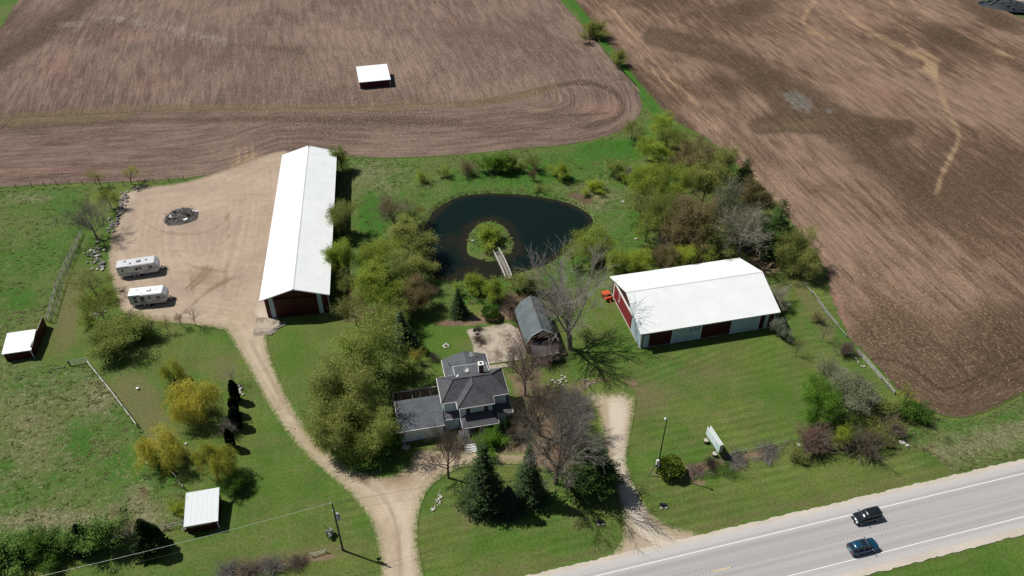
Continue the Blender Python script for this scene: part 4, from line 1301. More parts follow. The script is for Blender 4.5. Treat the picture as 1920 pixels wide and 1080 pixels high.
def tubes(A, B, r0, r1, n):
    d = B - A
    d = d / (np.linalg.norm(d, axis=1, keepdims=True) + 1e-9)
    ref = np.where(np.abs(d[:, 2:3]) < .9, np.array([[0, 0, 1.]]), np.array([[1., 0, 0]]))
    a = np.cross(d, ref); a /= np.linalg.norm(a, axis=1, keepdims=True) + 1e-9
    b = np.cross(d, a)
    N = len(A)
    V = np.zeros((N, 2 * n, 3))
    for k in range(n):
        t = 2 * math.pi * k / n
        o = a * math.cos(t) + b * math.sin(t)
        V[:, k] = A + o * r0[:, None]; V[:, n + k] = B + o * r1[:, None]
    idx = (np.arange(N) * 2 * n)[:, None]
    q = [np.concatenate([idx + k, idx + (k + 1) % n, idx + n + (k + 1) % n, idx + n + k], 1) for k in range(n)]
    return V.reshape(-1, 3), np.concatenate(q)


def cards(C, U, Vv, tint):
    """rhombic leaf clumps: centre C, half axes U and V"""
    N = len(C)
    V = np.stack([C + U, C + Vv, C - U, C - Vv], 1).reshape(-1, 3)
    q = (np.arange(N) * 4)[:, None] + np.arange(4)[None]
    return V, q, np.repeat(tint, 4)


def rand_dirs(rs, n):
    v = rs.normal(size=(n, 3))
    return v / np.linalg.norm(v, axis=1, keepdims=True)


def leaf_cloud(rs, pts, clump, sig, size, flat=.0):
    n = len(pts)
    C = pts + rs.normal(size=(n, 3)) * sig
    nn = rand_dirs(rs, n) + np.array([0, 0, .95]); nn /= np.linalg.norm(nn, axis=1, keepdims=True) + 1e-9
    u = np.cross(nn, rand_dirs(rs, n)); u /= np.linalg.norm(u, axis=1, keepdims=True) + 1e-9
    v = np.cross(nn, u)
    s = size * rs.uniform(.6, 1.4, (n, 1))
    tint = np.clip(.55 * clump + .45 * rs.rand(n), 0, 1)
    keep = C[:, 2] > .08
    return cards(C[keep], (u * s)[keep], (v * s * .62)[keep], tint[keep])


def pack(name, chunks):
    V, Q, T, o = [], [], [], 0
    for v, q, t in chunks:
        V.append(v); Q.append(q + o); T.append(t); o += len(v)
    V = np.concatenate(V); Q = np.concatenate(Q); T = np.concatenate(T)
    me = mesh_np(name, V, Q)
    fattr(me, 'tint', T)
    return me


TREE = dict(trunk=4.2, rad=.19, fork=.35, wob=.14, lift=.05, R=4.0, H=10.0, kids=[(8, .85, .80), (6, .75, .58), (5, .7, .55), (4, .7, .6)])
WIDE = dict(trunk=3.2, rad=.22, fork=.3, wob=.16, lift=.02, R=5.0, H=10.0, kids=[(9, 1.05, 1.15), (6, .75, .58), (5, .7, .55), (4, .7, .6)])
MAPLE = dict(trunk=4.6, rad=.22, fork=.45, wob=.09, lift=.06, R=4.6, H=11.0, kids=[(10, .72, .95), (7, .62, .58), (7, .6, .55), (7, .6, .66)])
OLDBARE = dict(trunk=4.2, rad=.34, fork=.30, wob=.10, lift=.07, R=5.5, H=13.0, kids=[(7, .62, 1.35), (7, .58, .58), (7, .58, .52), (8, .6, .66)])
BUSH = dict(trunk=2.0, rad=.05, fork=.3, wob=.16, lift=.06, R=2.0, H=3.6, stems=9, spread=.9, kids=[(5, .6, .55), (4, .6, .6)])
BRUSH = dict(trunk=2.2, rad=.04, fork=.25, wob=.14, lift=-.01, R=2.0, H=2.6, stems=26, spread=1.1, kids=[(7, .5, .55), (6, .5, .6)])
SAPL = dict(trunk=2.6, rad=.06, fork=.35, wob=.12, lift=.06, R=1.7, H=5.0, kids=[(9, .6, .62), (5, .6, .55), (4, .6, .6)])
PROTO = {}


def proto(key, seed, spec, leaves, size, sig, twig_from=2, flat=.2, twn=3, twig_min=.017):
    A, B, r0, r1, lv, cl = skeleton(seed, spec)
    rs = np.random.RandomState(seed)
    big = lv < twig_from
    v, q = tubes(A[big], B[big], r0[big], r1[big], 7)
    tm = mesh_np(key + '_trunk', v, q, smooth=True)
    ch = []
    tw = ~big
    v, q = tubes(A[tw], B[tw], np.maximum(r0[tw], twig_min), np.maximum(r1[tw], twig_min * .6), twn)
    tmesh = mesh_np(key + '_twigs', v, q)
    cm = None
    if leaves:
        last = np.nonzero(lv >= len(spec['kids']) - 1)[0]
        i = rs.choice(last, leaves)
        t = rs.rand(leaves, 1)
        pts = A[i] * (1 - t) + B[i] * t
        cm = pack(key + '_leaves', [leaf_cloud(rs, pts, cl[i], sig, size, flat)])
    PROTO[key] = dict(trunk=tm, twigs=tmesh, leaves=cm, R=spec['R'], H=spec['H'])


for i, k in enumerate('abc'): proto('tree_' + k, 11 + i, TREE, 19000, .088, .36)
for i, k in enumerate('ab'): proto('wide_' + k, 21 + i, WIDE, 25000, .092, .40)
for i, k in enumerate('ab'): proto('thin_' + k, 31 + i, TREE, 5200, .080, .30)
for i, k in enumerate('ab'): proto('maple_' + k, 41 + i, MAPLE, 0, 0, 0, twig_min=.011)
proto('oldbare_a', 52, OLDBARE, 0, 0, 0, twig_min=.016)
for i, k in enumerate('abc'): proto('bush_' + k, 61 + i, BUSH, 7600, .062, .18, twig_from=1, twig_min=.01)
for i, k in enumerate('ab'): proto('loose_' + k, 71 + i, BUSH, 2800, .054, .19, twig_from=1, twig_min=.01)
for i, k in enumerate('ab'): proto('brush_' + k, 81 + i, BRUSH, 0, 0, 0, twig_from=1, twig_min=.012)
for i, k in enumerate('ab'): proto('sapling_' + k, 91 + i, SAPL, 420, .075, .08, twig_min=.009)
proto('baresap_a', 97, SAPL, 0, 0, 0, twig_min=.010)


def willow(key, seed):
    spec = dict(trunk=2.6, rad=.26, fork=.4, wob=.12, lift=.04, R=3.6, H=7.6, kids=[(8, .75, 1.25), (5, .7, .55), (4, .7, .55)])
    A, B, r0, r1, lv, cl = skeleton(seed, spec)
    rs = np.random.RandomState(seed)
    big = lv < 2
    v, q = tubes(A[big], B[big], r0[big], r1[big], 7)
    tm = mesh_np(key + '_trunk', v, q, smooth=True)
    tw = ~big
    v, q = tubes(A[tw], B[tw], np.maximum(r0[tw], .012), np.maximum(r1[tw], .008), 3)
    tw_m = mesh_np(key + '_twigs', v, q)
    tips = np.nonzero(lv >= 3)[0]
    C, U, Vv, T = [], [], [], []
    for _ in range(1700):                                                # hanging strands
        i = rs.choice(tips); p = B[i].copy()
        out = np.array([p[0], p[1], 0]); out = out / (np.linalg.norm(out) + 1e-6)
        L = rs.uniform(.8, 3.4); n = int(L / .22)
        d = out * .5 + np.array([rs.normal() * .25, rs.normal() * .25, .35])
        for k in range(n):
            d = d * .80 + np.array([rs.normal() * .05, rs.normal() * .05, -1.0]) * .26
            dn = d / np.linalg.norm(d)
            p = p + dn * .22
            if p[2] < .3: break
            s = np.cross(dn, rs.normal(size=3)); s /= np.linalg.norm(s) + 1e-9
            C.append(p + rs.normal(size=3) * .05); U.append(dn * .13); Vv.append(s * .036); T.append(np.clip(.5 * cl[i] + .5 * rs.rand(), 0, 1))
    ii = rs.choice(tips, 7000); tt = rs.rand(7000, 1)
    extra = leaf_cloud(rs, A[ii] * (1 - tt) + B[ii] * tt, cl[ii], .38, .075)
    cm = pack(key + '_leaves', [cards(np.array(C), np.array(U), np.array(Vv), np.array(T)), extra])
    PROTO[key] = dict(trunk=tm, twigs=tw_m, leaves=cm, R=3.9, H=8.0)


willow('willow_a', 5); willow('willow_b', 9)


def conifer(key, seed, H, R, tiers, per, droop, fan, pw=.9, base=.05, ragged=.12):
    rs = np.random.RandomState(seed)
    tm = MB().tube((0, 0, 0), (0, 0, H * .97), .02 * H, .02, 7)
    C, U, Vv, T = [], [], [], []
    A, B, ra = [], [], []
    for t in range(tiers):
        f = (t + rs.rand() * .5) / tiers
        z = H * (base + (1 - base) * f)
        L0 = R * (1 - f) ** pw + .12
        n = max(4, int(per * (1 - .55 * f)))
        az = rs.rand() * 6.28
        for b in range(n):
            az += 6.283 / n + rs.normal() * .12
            L = L0 * rs.uniform(1 - ragged * 2.2, 1 + ragged)
            d = np.array([math.cos(az), math.sin(az), 0.0])
            side = np.array([-d[1], d[0], 0])
            cl = rs.rand()
            k = max(3, int(L / .24))
            A.append((0, 0, z)); B.append(d * L * .9 + np.array([0, 0, z - droop * L * .75])); ra.append(.03)
            for j in range(k):
                s = (j + .6) / k
                p = d * L * s + np.array([0, 0, z - droop * L * s + .22 * L * max(0, s - .55) ** 1.5])
                w = fan * L * (1 - s) * .55 + .16
                for sg in (-1, 1):
                    m = max(1, int(w / .26))
                    for q_ in range(m):
                        e = (q_ + rs.rand()) / m * w
                        c = p + side * sg * e + d * e * .45 + np.array([0, 0, -.22 * e + rs.normal() * .05])
                        uu = side * sg * .8 + d * .7 + np.array([0, 0, -.25 + rs.normal() * .18]); uu /= np.linalg.norm(uu)
                        vv = np.cross(uu, np.array([rs.normal() * .45, rs.normal() * .45, 1])); vv /= np.linalg.norm(vv)
                        C.append(c); U.append(uu * rs.uniform(.17, .27)); Vv.append(vv * rs.uniform(.06, .10)); T.append(np.clip(.35 * cl + .4 * rs.rand() + .25 * s, 0, 1))
    me = tm.mesh(key + '_trunk', M_BROWN)
    me.materials.clear()
    V, q = tubes(np.array(A), np.array(B), np.array(ra), np.array(ra) * .3, 3)
    tw = mesh_np(key + '_twigs', V, q)
    PROTO[key] = dict(trunk=me, twigs=tw, leaves=pack(key + '_leaves', [cards(np.array(C), np.array(U), np.array(Vv), np.array(T))]), R=R, H=H)


conifer('spruce_a', 3, 12, 3.2, 26, 12, .32, .9)
conifer('spruce_b', 4, 12, 2.7, 25, 11, .36, .8, pw=1.0)
conifer('pine_a', 6, 10, 3.2, 15, 10, .02, 1.1, pw=.62, base=.14, ragged=.26)


def shrubcone(key, seed, H, R, n, shape):
    rs = np.random.RandomState(seed)
    f = rs.rand(n) ** .8
    rad = {'cone': (1 - f) ** .75, 'ball': np.sqrt(np.clip(1 - (2 * f - 1) ** 2, 0, 1)), 'column': np.minimum(1, (1 - f) * 3.0) ** .6 * np.minimum(1, f * 6 + .6)}[shape]
    az = rs.rand(n) * 6.283
    lump = 1 + .13 * np.sin(az * 3 + f * 7 + seed) + .09 * np.sin(az * 7 - f * 15)
    rr = R * rad * lump * (1 - .35 * rs.rand(n) ** 2.0)
    C = np.stack([rr * np.cos(az), rr * np.sin(az), f * H * .97 + .05], 1)
    out = np.stack([np.cos(az), np.sin(az), np.full(n, 1.1)], 1) + rs.normal(size=(n, 3)) * .35
    out /= np.linalg.norm(out, axis=1, keepdims=True)
    s = np.cross(out, rs.normal(size=(n, 3))); s /= np.linalg.norm(s, axis=1, keepdims=True)
    sz = rs.uniform(.11, .20, (n, 1)) * (H / 4) ** .5
    v, q, t = cards(C, out * sz, s * sz * .5, np.clip(.5 * (np.sin(az * 3 + f * 9) * .5 + .5) + .5 * rs.rand(n), 0, 1))
    me = MB().tube((0, 0, 0), (0, 0, H * .8), .07, .03, 6).mesh(key + '_trunk', M_BROWN); me.materials.clear()
    PROTO[key] = dict(trunk=me, twigs=None, leaves=pack(key + '_leaves', [(v, q, t)]), R=R, H=H)


shrubcone('arbor_a', 2, 5, 1.3, 4200, 'cone'); shrubcone('arbor_b', 8, 5, 1.5, 4200, 'cone')
shrubcone('ball_a', 12, 3, 1.7, 4200, 'ball'); shrubcone('column_a', 14, 4, .55, 2600, 'column')


def leaf_mat(name, lo, hi, trans=.45):
    t = NT(name)
    f = t.attr('tint')
    c = t.mix(f, (*lo, 1), (*hi, 1))
    ob = t.objrand()
    c = t.scale(c, t.lr(ob, 0, 1, .88, 1.12))
    d = t.n('ShaderNodeBsdfDiffuse', {'Color': c}).outputs[0]
    tr_ = t.n('ShaderNodeBsdfTranslucent', {'Color': t.scale(c, 1.15)}).outputs[0]
    m = t.n('ShaderNodeMixShader', {0: trans, 1: d, 2: tr_}).outputs[0]
    t.t.links.new(m, t.out.inputs[0])
    return t.m


def bark_mat(name, c):
    t = NT(name); o = t.obj()
    return t.bsdf(t.scale((*c, 1), t.lr(t.noise(5, 4, .7, t.vscale(o, 1, 1, .25)), .3, .7, .7, 1.3)), .95, None, .1)


LM = {
    'bud': leaf_mat('budding_leaf', (0.183, 0.251, 0.034), (0.359, 0.446, 0.076)),
    'lime': leaf_mat('lime_leaf', (0.212, 0.281, 0.032), (0.410, 0.484, 0.072)),
    'olive': leaf_mat('olive_leaf', (0.195, 0.226, 0.065), (0.370, 0.408, 0.117)),
    'moss': leaf_mat('moss_leaf', (0.150, 0.198, 0.047), (0.319, 0.385, 0.098)),
    'russet': leaf_mat('russet_bud', (0.160, 0.130, 0.062), (0.290, 0.235, 0.115)),
    'rust': leaf_mat('rust_bud', (0.170, 0.105, 0.070), (0.280, 0.180, 0.120)),
    'fresh': leaf_mat('fresh_leaf', (0.073, 0.172, 0.021), (0.185, 0.350, 0.046)),
    'deep': leaf_mat('deep_leaf', (0.058, 0.140, 0.025), (0.148, 0.272, 0.049)),
    'grey': leaf_mat('greygreen_leaf', (0.151, 0.166, 0.093), (0.309, 0.323, 0.201)),
    'silver': leaf_mat('silver_leaf', (0.160, 0.190, 0.130), (0.330, 0.360, 0.270)),
    'white': leaf_mat('pale_blossom', (0.260, 0.250, 0.170), (0.520, 0.500, 0.380)),
    'gold': leaf_mat('golden_leaf', (.35, .325, .045), (.62, .575, .115)),
    'goldgreen': leaf_mat('golden_green_leaf', (.26, .275, .040), (.47, .475, .085)),
    'spruce': leaf_mat('spruce_needle', (0.025, 0.052, 0.018), (0.081, 0.121, 0.048), .12),
    'bluespr': leaf_mat('blue_needle', (0.023, 0.048, 0.025), (0.076, 0.113, 0.069), .12),
    'pine': leaf_mat('pine_needle', (0.024, 0.055, 0.014), (0.074, 0.115, 0.033), .15),
    'cedar': leaf_mat('cedar_spray', (0.062, 0.143, 0.030), (0.185, 0.294, 0.068), .12),
    'dark': leaf_mat('juniper_spray', (0.010, 0.020, 0.010), (0.028, 0.045, 0.022), .06),
    'boxw': leaf_mat('yew_spray', (0.065, 0.107, 0.013), (0.176, 0.215, 0.033), .12),
}
BK = {'brown': bark_mat('brown_bark', (.135, .108, .082)), 'grey': bark_mat('grey_bark', (.205, .190, .170)), 'dark': bark_mat('dark_bark', (.055, .044, .036)),
      'pale': bark_mat('pale_bark', (.33, .30, .265)), 'red': bark_mat('reddish_bark', (.200, .150, .125)), 'olive': bark_mat('olive_bark', (.14, .125, .07)), 'budtwig': bark_mat('budding_twig', (.21, .185, .085))}


def setmat(o, m):
    if not o.data.materials: o.data.materials.append(None)
    o.material_slots[0].link = 'OBJECT'
    o.material_slots[0].material = m


_cnt = [0]


def plant(key, leaf, bark, name, cat, label, ctr=None, base=None, w=40, h=6.0, group=None, twig=None, zf=.6, dz=0.0, rz=None):
    """stand a tree or shrub: ctr = surveyed crown middle, or base = surveyed foot; w = crown width in survey units; h = height in metres"""
    pr = PROTO[key]
    if base is not None: b = P(*base)
    else:
        c = P(ctr[0], ctr[1], zf * h); b = Vector((c.x, c.y, 0))
    dep = depth((b.x, b.y, zf * h))
    wm = w * dep / F * (1.12 if (leaf and cat == 'tree' and key[:4] in ('tree', 'thin')) else 1.16 if key[:4] in ('bush', 'loos') else (.88 if key[:4] == 'will' else 1.0))
    _cnt[0] += 1
    r = random.Random(_cnt[0] * 7 + 1)
    t = thing(name, label, cat, (b.x, b.y, dz), r.random() * 6.28 if rz is None else rz, group)
    t.scale = (wm / 2 / pr['R'], wm / 2 / pr['R'], h / pr['H'])
    o = link_obj('trunk' if cat == 'tree' else 'stem', pr['trunk'], t); setmat(o, BK[bark])
    if pr['twigs'] is not None:
        o2 = link_obj('branches', pr['twigs'], t); setmat(o2, BK[twig or ('budtwig' if leaf in ('bud', 'olive', 'moss', 'lime', 'gold', 'goldgreen') else bark)])
    if pr['leaves'] is not None and leaf:
        o3 = link_obj('crown' if cat == 'tree' else 'foliage', pr['leaves'], t); setmat(o3, LM[leaf])
    return t


TR = lambda *a, **k: plant(a[0], a[1], a[2], a[3], 'tree', a[4], **k)
SH = lambda *a, **k: plant(a[0], a[1], a[2], a[3], 'shrub', a[4], **k)
# ------------------------------------------------------------ trees and shrubs where they stand
# along the strip between the fields
SH('bush_a', 'olive', 'brown', 'hedgerow_shrub', 'big olive shrub on the grass strip between the fields at the top', ctr=(1113, 54), w=54, h=6.2)
SH('bush_b', 'olive', 'brown', 'hedgerow_shrub', 'lone smaller shrub on the grass strip below the big olive one', ctr=(1159, 106), w=38, h=5)
# meadow north of the pond
G = 'shrubs dotted over the meadow'
SH('bush_c', 'fresh', 'brown', 'meadow_shrub', 'bright green dense round shrub north of the pond, greenest of the meadow', ctr=(925, 304), w=54, h=5.2, group=G)
SH('bush_a', 'moss', 'brown', 'meadow_shrub', 'mossy green shrub touching the bright green one on its right', ctr=(964, 301), w=40, h=4.8, group=G)
SH('loose_a', 'olive', 'brown', 'meadow_shrub', 'loose olive shrub in the meadow between the mossy shrub and a russet sprig', ctr=(1006, 300), w=40, h=4.8, group=G)
SH('bush_b', 'bud', 'brown', 'meadow_shrub', 'round yellow green shrub with dark shadow at the right end of the meadow row', ctr=(1050, 319), w=42, h=4.2, group=G)
SH('loose_b', 'russet', 'red', 'meadow_shrub', 'brownish airy shrub left of the bright green shrub above the pond', ctr=(873, 313), w=46, h=4.2, group=G)
SH('loose_a', 'bud', 'brown', 'meadow_shrub', 'small pale budding shrub directly above the pond left of the brownish one', ctr=(832, 322), w=30, h=3.2, group=G)
SH('loose_b', 'lime', 'brown', 'meadow_shrub', 'small lime green shrub left edge of the meadow row near the barn', ctr=(788, 330), w=32, h=3.4, group=G)
SH('loose_a', 'rust', 'red', 'meadow_shrub', 'thin rusty shrub standing just above the pond bank', ctr=(1002, 325), w=20, h=3.8, group=G)
SH('bush_c', 'moss', 'brown', 'meadow_shrub', 'mossy shrub beside a heap of grey logs right of the meadow', ctr=(1155, 314), w=48, h=5.0, group=G)
SH('bush_a', 'lime', 'brown', 'meadow_shrub', 'low lime shrub on the right bank above the pond', ctr=(1113, 350), w=42, h=2.8, group=G)
SH('loose_b', 'moss', 'brown', 'meadow_shrub', 'low dark scrub on the bank just above the pond water', ctr=(1008, 352), w=30, h=1.6, group=G)
SH('bush_b', 'bud', 'brown', 'island_shrub', 'round budding shrub growing on the pond island', ctr=(919, 440), w=58, h=4.0, dz=.05)
# thicket between long barn and pond
G = 'trees of the thicket left of the pond'
TR('thin_a', 'russet', 'grey', 'thicket_tree', 'greyish russet half bare tree at the top of the thicket left of the pond', ctr=(736, 395), w=76, h=7.5, group=G)
TR('thin_b', 'bud', 'brown', 'thicket_tree', 'small budding tree at the pond corner of the thicket', ctr=(776, 396), w=44, h=5.5, group=G)
TR('tree_a', 'olive', 'brown', 'thicket_tree', 'broad olive tree overhanging the left shore of the pond', ctr=(760, 452), w=92, h=8.5, group=G)
TR('tree_b', 'bud', 'brown', 'thicket_tree', 'yellow green tree in the middle of the thicket on the barn side', ctr=(706, 478), w=82, h=8.5, group=G)
TR('tree_c', 'olive', 'brown', 'thicket_tree', 'olive tree leaning over the pond below the broad one', ctr=(772, 502), w=78, h=8, group=G)
TR('tree_a', 'bud', 'brown', 'thicket_tree', 'biggest yellow green tree at the lower left of the thicket', ctr=(700, 546), w=104, h=9, group=G)
TR('tree_b', 'russet', 'brown', 'thicket_tree', 'brown tinged tree at the lower pond corner of the thicket', ctr=(776, 552), w=66, h=7, group=G)
TR('thin_a', 'olive', 'brown', 'thicket_tree', 'thin olive tree at the foot of the thicket beside the long barn', ctr=(664, 580), w=66, h=7, group=G)
TR('tree_c', 'moss', 'brown', 'thicket_tree', 'mossy low tree at the bottom of the thicket above the dark spruce', ctr=(726, 592), w=76, h=6.5, group=G)
G = 'trees along the long barn'
TR('tree_c', 'moss', 'brown', 'barnside_tree', 'small green tree at the far end of the long barn', ctr=(630, 297), w=44, h=6.5, group=G)
TR('tree_b', 'olive', 'brown', 'barnside_tree', 'upper of two olive trees leaning over the long barn roof', ctr=(637, 402), w=56, h=9, group=G)
TR('tree_a', 'bud', 'brown', 'barnside_tree', 'lower of two trees leaning over the long barn roof', ctr=(638, 476), w=60, h=9, group=G)
TR('thin_b', 'moss', 'dark', 'barnside_tree', 'dark thin tree in shadow beside the front of the long barn', ctr=(645, 528), w=44, h=6, group=G)
# grove left of the house
G = 'big trees of the grove left of the house'
TR('wide_a', 'moss', 'dark', 'grove_tree', 'largest mossy tree at the back of the grove left of the house', ctr=(680, 652), w=150, h=13.5, group=G)
TR('wide_b', 'olive', 'brown', 'grove_tree', 'broad olive tree on the driveway side of the grove', ctr=(644, 738), w=150, h=12.5, group=G)
TR('wide_a', 'moss', 'dark', 'grove_tree', 'mossy tree of the grove closest to the garage roof', ctr=(660, 738), w=112, h=7.5, group=G)
TR('wide_b', 'moss', 'dark', 'grove_tree', 'darkest tree at the front of the grove by the garage corner', ctr=(696, 806), w=126, h=8.5, group=G)
TR('tree_c', 'olive', 'brown', 'grove_tree', 'narrow olive tree at the lower left edge of the grove', ctr=(628, 804), w=92, h=8.5, group=G)
SH('bush_b', 'deep', 'dark', 'grove_shrub', 'dark green undergrowth shrub between the grove and the garage', ctr=(700, 770), w=70, h=3.5)
SH('bush_c', 'deep', 'dark', 'grove_shrub', 'dark green undergrowth shrub at the grove foot above the driveway', ctr=(716, 842), w=80, h=3.2)
SH('bush_a', 'moss', 'brown', 'grove_shrub', 'undergrowth shrub on the right of the grove above the walled court', ctr=(752, 686), w=50, h=3.2)
SH('loose_b', 'gold', 'brown', 'garden_shrub', 'small golden tinged shrub at the grove edge above the house lawn', ctr=(778, 668), w=34, h=3.5)
TR('spruce_b', 'bluespr', 'dark', 'spruce_tree', 'dark spruce wrapped in the grove behind the house lawn', base=(757, 652), w=64, h=9)
TR('spruce_a', 'spruce', 'dark', 'spruce_tree', 'lone small spruce on the lawn below the pond', base=(860, 590), w=46, h=6.6)
# pond south shore and garden
G = 'shrubs along the south shore of the pond'
SH('bush_a', 'bud', 'brown', 'shore_shrub', 'leftmost yellow green shrub on the south shore of the pond', ctr=(880, 530), w=48, h=4.6, group=G)
SH('bush_b', 'bud', 'brown', 'shore_shrub', 'yellow green shrub left of the bridge foot', ctr=(922, 541), w=56, h=4.6, group=G)
SH('bush_c', 'olive', 'brown', 'shore_shrub', 'olive shrub right of the bridge foot', ctr=(984, 528), w=54, h=4.8, group=G)
SH('loose_a', 'moss', 'brown', 'shore_shrub', 'loose shrub on the shore under the big bare tree', ctr=(1026, 545), w=46, h=4.0, group=G)
SH('ball_a', 'deep', 'brown', 'garden_shrub', 'small round clipped shrub on the lawn between spruce and gambrel barn', ctr=(920, 584), w=32, h=2.6)
SH('brush_a', None, 'red', 'garden_shrub', 'bare reddish twiggy shrub above the garden bed behind the gambrel barn', ctr=(957, 566), w=52, h=2.8)
SH('brush_b', None, 'red', 'garden_shrub', 'bare reddish twigs against the back wall of the gambrel barn', ctr=(972, 590), w=40, h=3.0)
SH('brush_a', None, 'brown', 'garden_shrub', 'flat brown dead perennials on the left corner of the patio', ctr=(899, 636), w=34, h=1.0)
SH('brush_b', None, 'brown', 'garden_shrub', 'small dry tuft at the top edge of the patio', ctr=(897, 616), w=20, h=1.0)
SH('brush_b', None, 'brown', 'garden_shrub', 'low bare shrub on the lawn left of the house addition', ctr=(815, 668), w=26, h=1.4)
# by the pond's right shore and behind the wide barn
TR('tree_b', 'bud', 'brown', 'shore_tree', 'rounded budding tree on the right shore of the pond', ctr=(1112, 456), w=70, h=6.5)
TR('thin_b', 'bud', 'brown', 'shore_tree', 'faint thin tree between the bare giant and the pond', ctr=(1076, 470), w=50, h=7)
G = 'row of trees behind the wide red barn'
TR('tree_a', 'bud', 'brown', 'row_tree', 'leftmost tree of the row behind the wide red barn', ctr=(1163, 494), w=56, h=6.5, group=G)
TR('tree_c', 'lime', 'brown', 'row_tree', 'second tree from the left in the row behind the wide red barn', ctr=(1202, 487), w=60, h=6.5, group=G)
TR('tree_b', 'russet', 'brown', 'row_tree', 'brown tinged tree in the middle of the row behind the wide red barn', ctr=(1243, 482), w=54, h=6.5, group=G)
TR('tree_a', 'lime', 'brown', 'row_tree', 'bright lime tree in the row behind the barn right of the brown one', ctr=(1282, 478), w=62, h=6.5, group=G)
TR('tree_c', 'bud', 'brown', 'row_tree', 'rightmost tree of the row behind the wide red barn', ctr=(1326, 476), w=50, h=5.5, group=G)
# woodlot
G = 'trees of the woodlot at the field corner'
W_ = lambda key, leaf, bark, lab, x, y, w, h, **k: TR(key, leaf, bark, 'woodlot_tree', lab, ctr=(x, y), w=w * 1.08, h=h * 1.15, group=G, **k)
W_('tree_a', 'bud', 'brown', 'topmost tree of the woodlot in the narrow end between the fields', 1236, 240, 64, 6.5)
W_('thin_a', 'olive', 'brown', 'small olive tree of the woodlot left of the topmost one', 1186, 243, 44, 4.5)
W_('tree_b', 'moss', 'brown', 'mossy tree of the woodlot just below the topmost tree', 1268, 262, 58, 6.5)
W_('tree_c', 'bud', 'brown', 'yellow green tree on the meadow side near the top of the woodlot', 1226, 282, 60, 6)
W_('wide_a', 'russet', 'brown', 'broad russet tree in the upper woodlot', 1302, 300, 92, 8)
W_('tree_a', 'olive', 'brown', 'olive tree of the upper woodlot along the field edge', 1348, 306, 66, 8)
W_('tree_b', 'bud', 'brown', 'bright budding tree at the meadow edge of the woodlot beside the log heap', 1214, 332, 74, 8)
W_('wide_b', 'bud', 'brown', 'wide yellow green tree in the left middle of the woodlot', 1262, 345, 86, 9)
W_('tree_c', 'olive', 'brown', 'olive tree in the very middle of the upper woodlot', 1322, 344, 78, 9)
W_('thin_b', 'olive', 'brown', 'sparse olive tree on the meadow side of the woodlot', 1204, 378, 64, 7)
W_('wide_a', 'russet', 'brown', 'largest russet tree in the heart of the woodlot', 1300, 402, 112, 11)
W_('tree_b', 'moss', 'brown', 'mossy tree left of the largest russet tree', 1244, 392, 64, 9)
W_('wide_b', 'grey', 'grey', 'grey green tree right of the largest russet tree', 1374, 392, 96, 11)
W_('tree_a', 'russet', 'brown', 'russet tree of the woodlot beside the tall pine at the field edge', 1414, 378, 66, 9)
W_('thin_a', 'grey', 'pale', 'grey half bare tree with pale trunk at the lower right of the woodlot', 1394, 436, 96, 11)
W_('thin_b', 'moss', 'grey', 'thin mossy tree at the lower middle of the woodlot', 1344, 442, 80, 9)
W_('tree_c', 'russet', 'brown', 'russet tree at the lower left of the woodlot above the barn row', 1284, 446, 82, 8)
W_('thin_a', 'bud', 'brown', 'thin budding tree on the meadow at the lower left of the woodlot', 1214, 424, 56, 6)
SH('brush_b', None, 'grey', 'woodlot_shrub', 'bare grey brush under the lower left woodlot trees', ctr=(1246, 452), w=50, h=3.2)
SH('loose_b', 'moss', 'dark', 'woodlot_shrub', 'dim scrub under the trees behind the right end of the wide barn', ctr=(1380, 482), w=60, h=2.6)
TR('pine_a', 'pine', 'dark', 'pine_tree', 'small dark pine at the upper field edge of the woodlot', base=(1392, 348), w=46, h=7.5)
TR('pine_a', 'pine', 'dark', 'pine_tree', 'tall deep green pine at the right corner of the woodlot', base=(1446, 480), w=86, h=14.5)
TR('thin_b', 'olive', 'brown', 'fieldedge_tree', 'thin olive tree squeezed between tall pine and the tilled field', ctr=(1484, 446), w=36, h=4.5)
TR('wide_b', 'olive', 'brown', 'fieldedge_tree', 'broad lone tree casting its shadow on the tilled field right of the pine', ctr=(1504, 466), w=96, h=9)
# by the right end of the wide barn and the right lawn
SH('loose_a', 'white', 'pale', 'blossom_shrub', 'pale blossoming shrub at the back right corner of the wide barn', ctr=(1457, 545), w=46, h=4.5)
SH('loose_b', 'white', 'pale', 'blossom_shrub', 'lower pale shrub at the right gable of the wide barn', ctr=(1463, 566), w=36, h=3.2)
SH('bush_c', 'silver', 'grey', 'lawn_shrub', 'silvery shrub standing in the barn shadow by its front right corner', ctr=(1467, 614), w=38, h=3.6)
TR('baresap_a', None, 'brown', 'bare_sapling', 'small bare brown sapling on the lawn below the silvery shrub', base=(1490, 668), w=40, h=4.6)
SH('loose_b', 'deep', 'brown', 'lawn_shrub', 'small dark shrub right of the wide barn gable', ctr=(1478, 575), w=26, h=1.6)
SH('loose_a', 'russet', 'brown', 'lawn_shrub', 'small shrub near the fence, first below the lone field edge tree', ctr=(1537, 592), w=30, h=2.2)
TR('baresap_a', None, 'red', 'bare_sapling', 'bare reddish sapling on the strip left of the rail fence', base=(1539, 640), w=42, h=4.4)
SH('brush_a', None, 'red', 'lawn_shrub', 'dense bare brown bush touching the rail fence', ctr=(1588, 651), w=44, h=3.2)
SH('loose_b', 'grey', 'grey', 'lawn_shrub', 'grey green airy bush above the bright round tree', ctr=(1560, 690), w=58, h=3.6)
SH('loose_a', 'white', 'pale', 'lawn_shrub', 'small pale leaved shrub between grey bush and the thicket', ctr=(1580, 698), w=32, h=2.4)
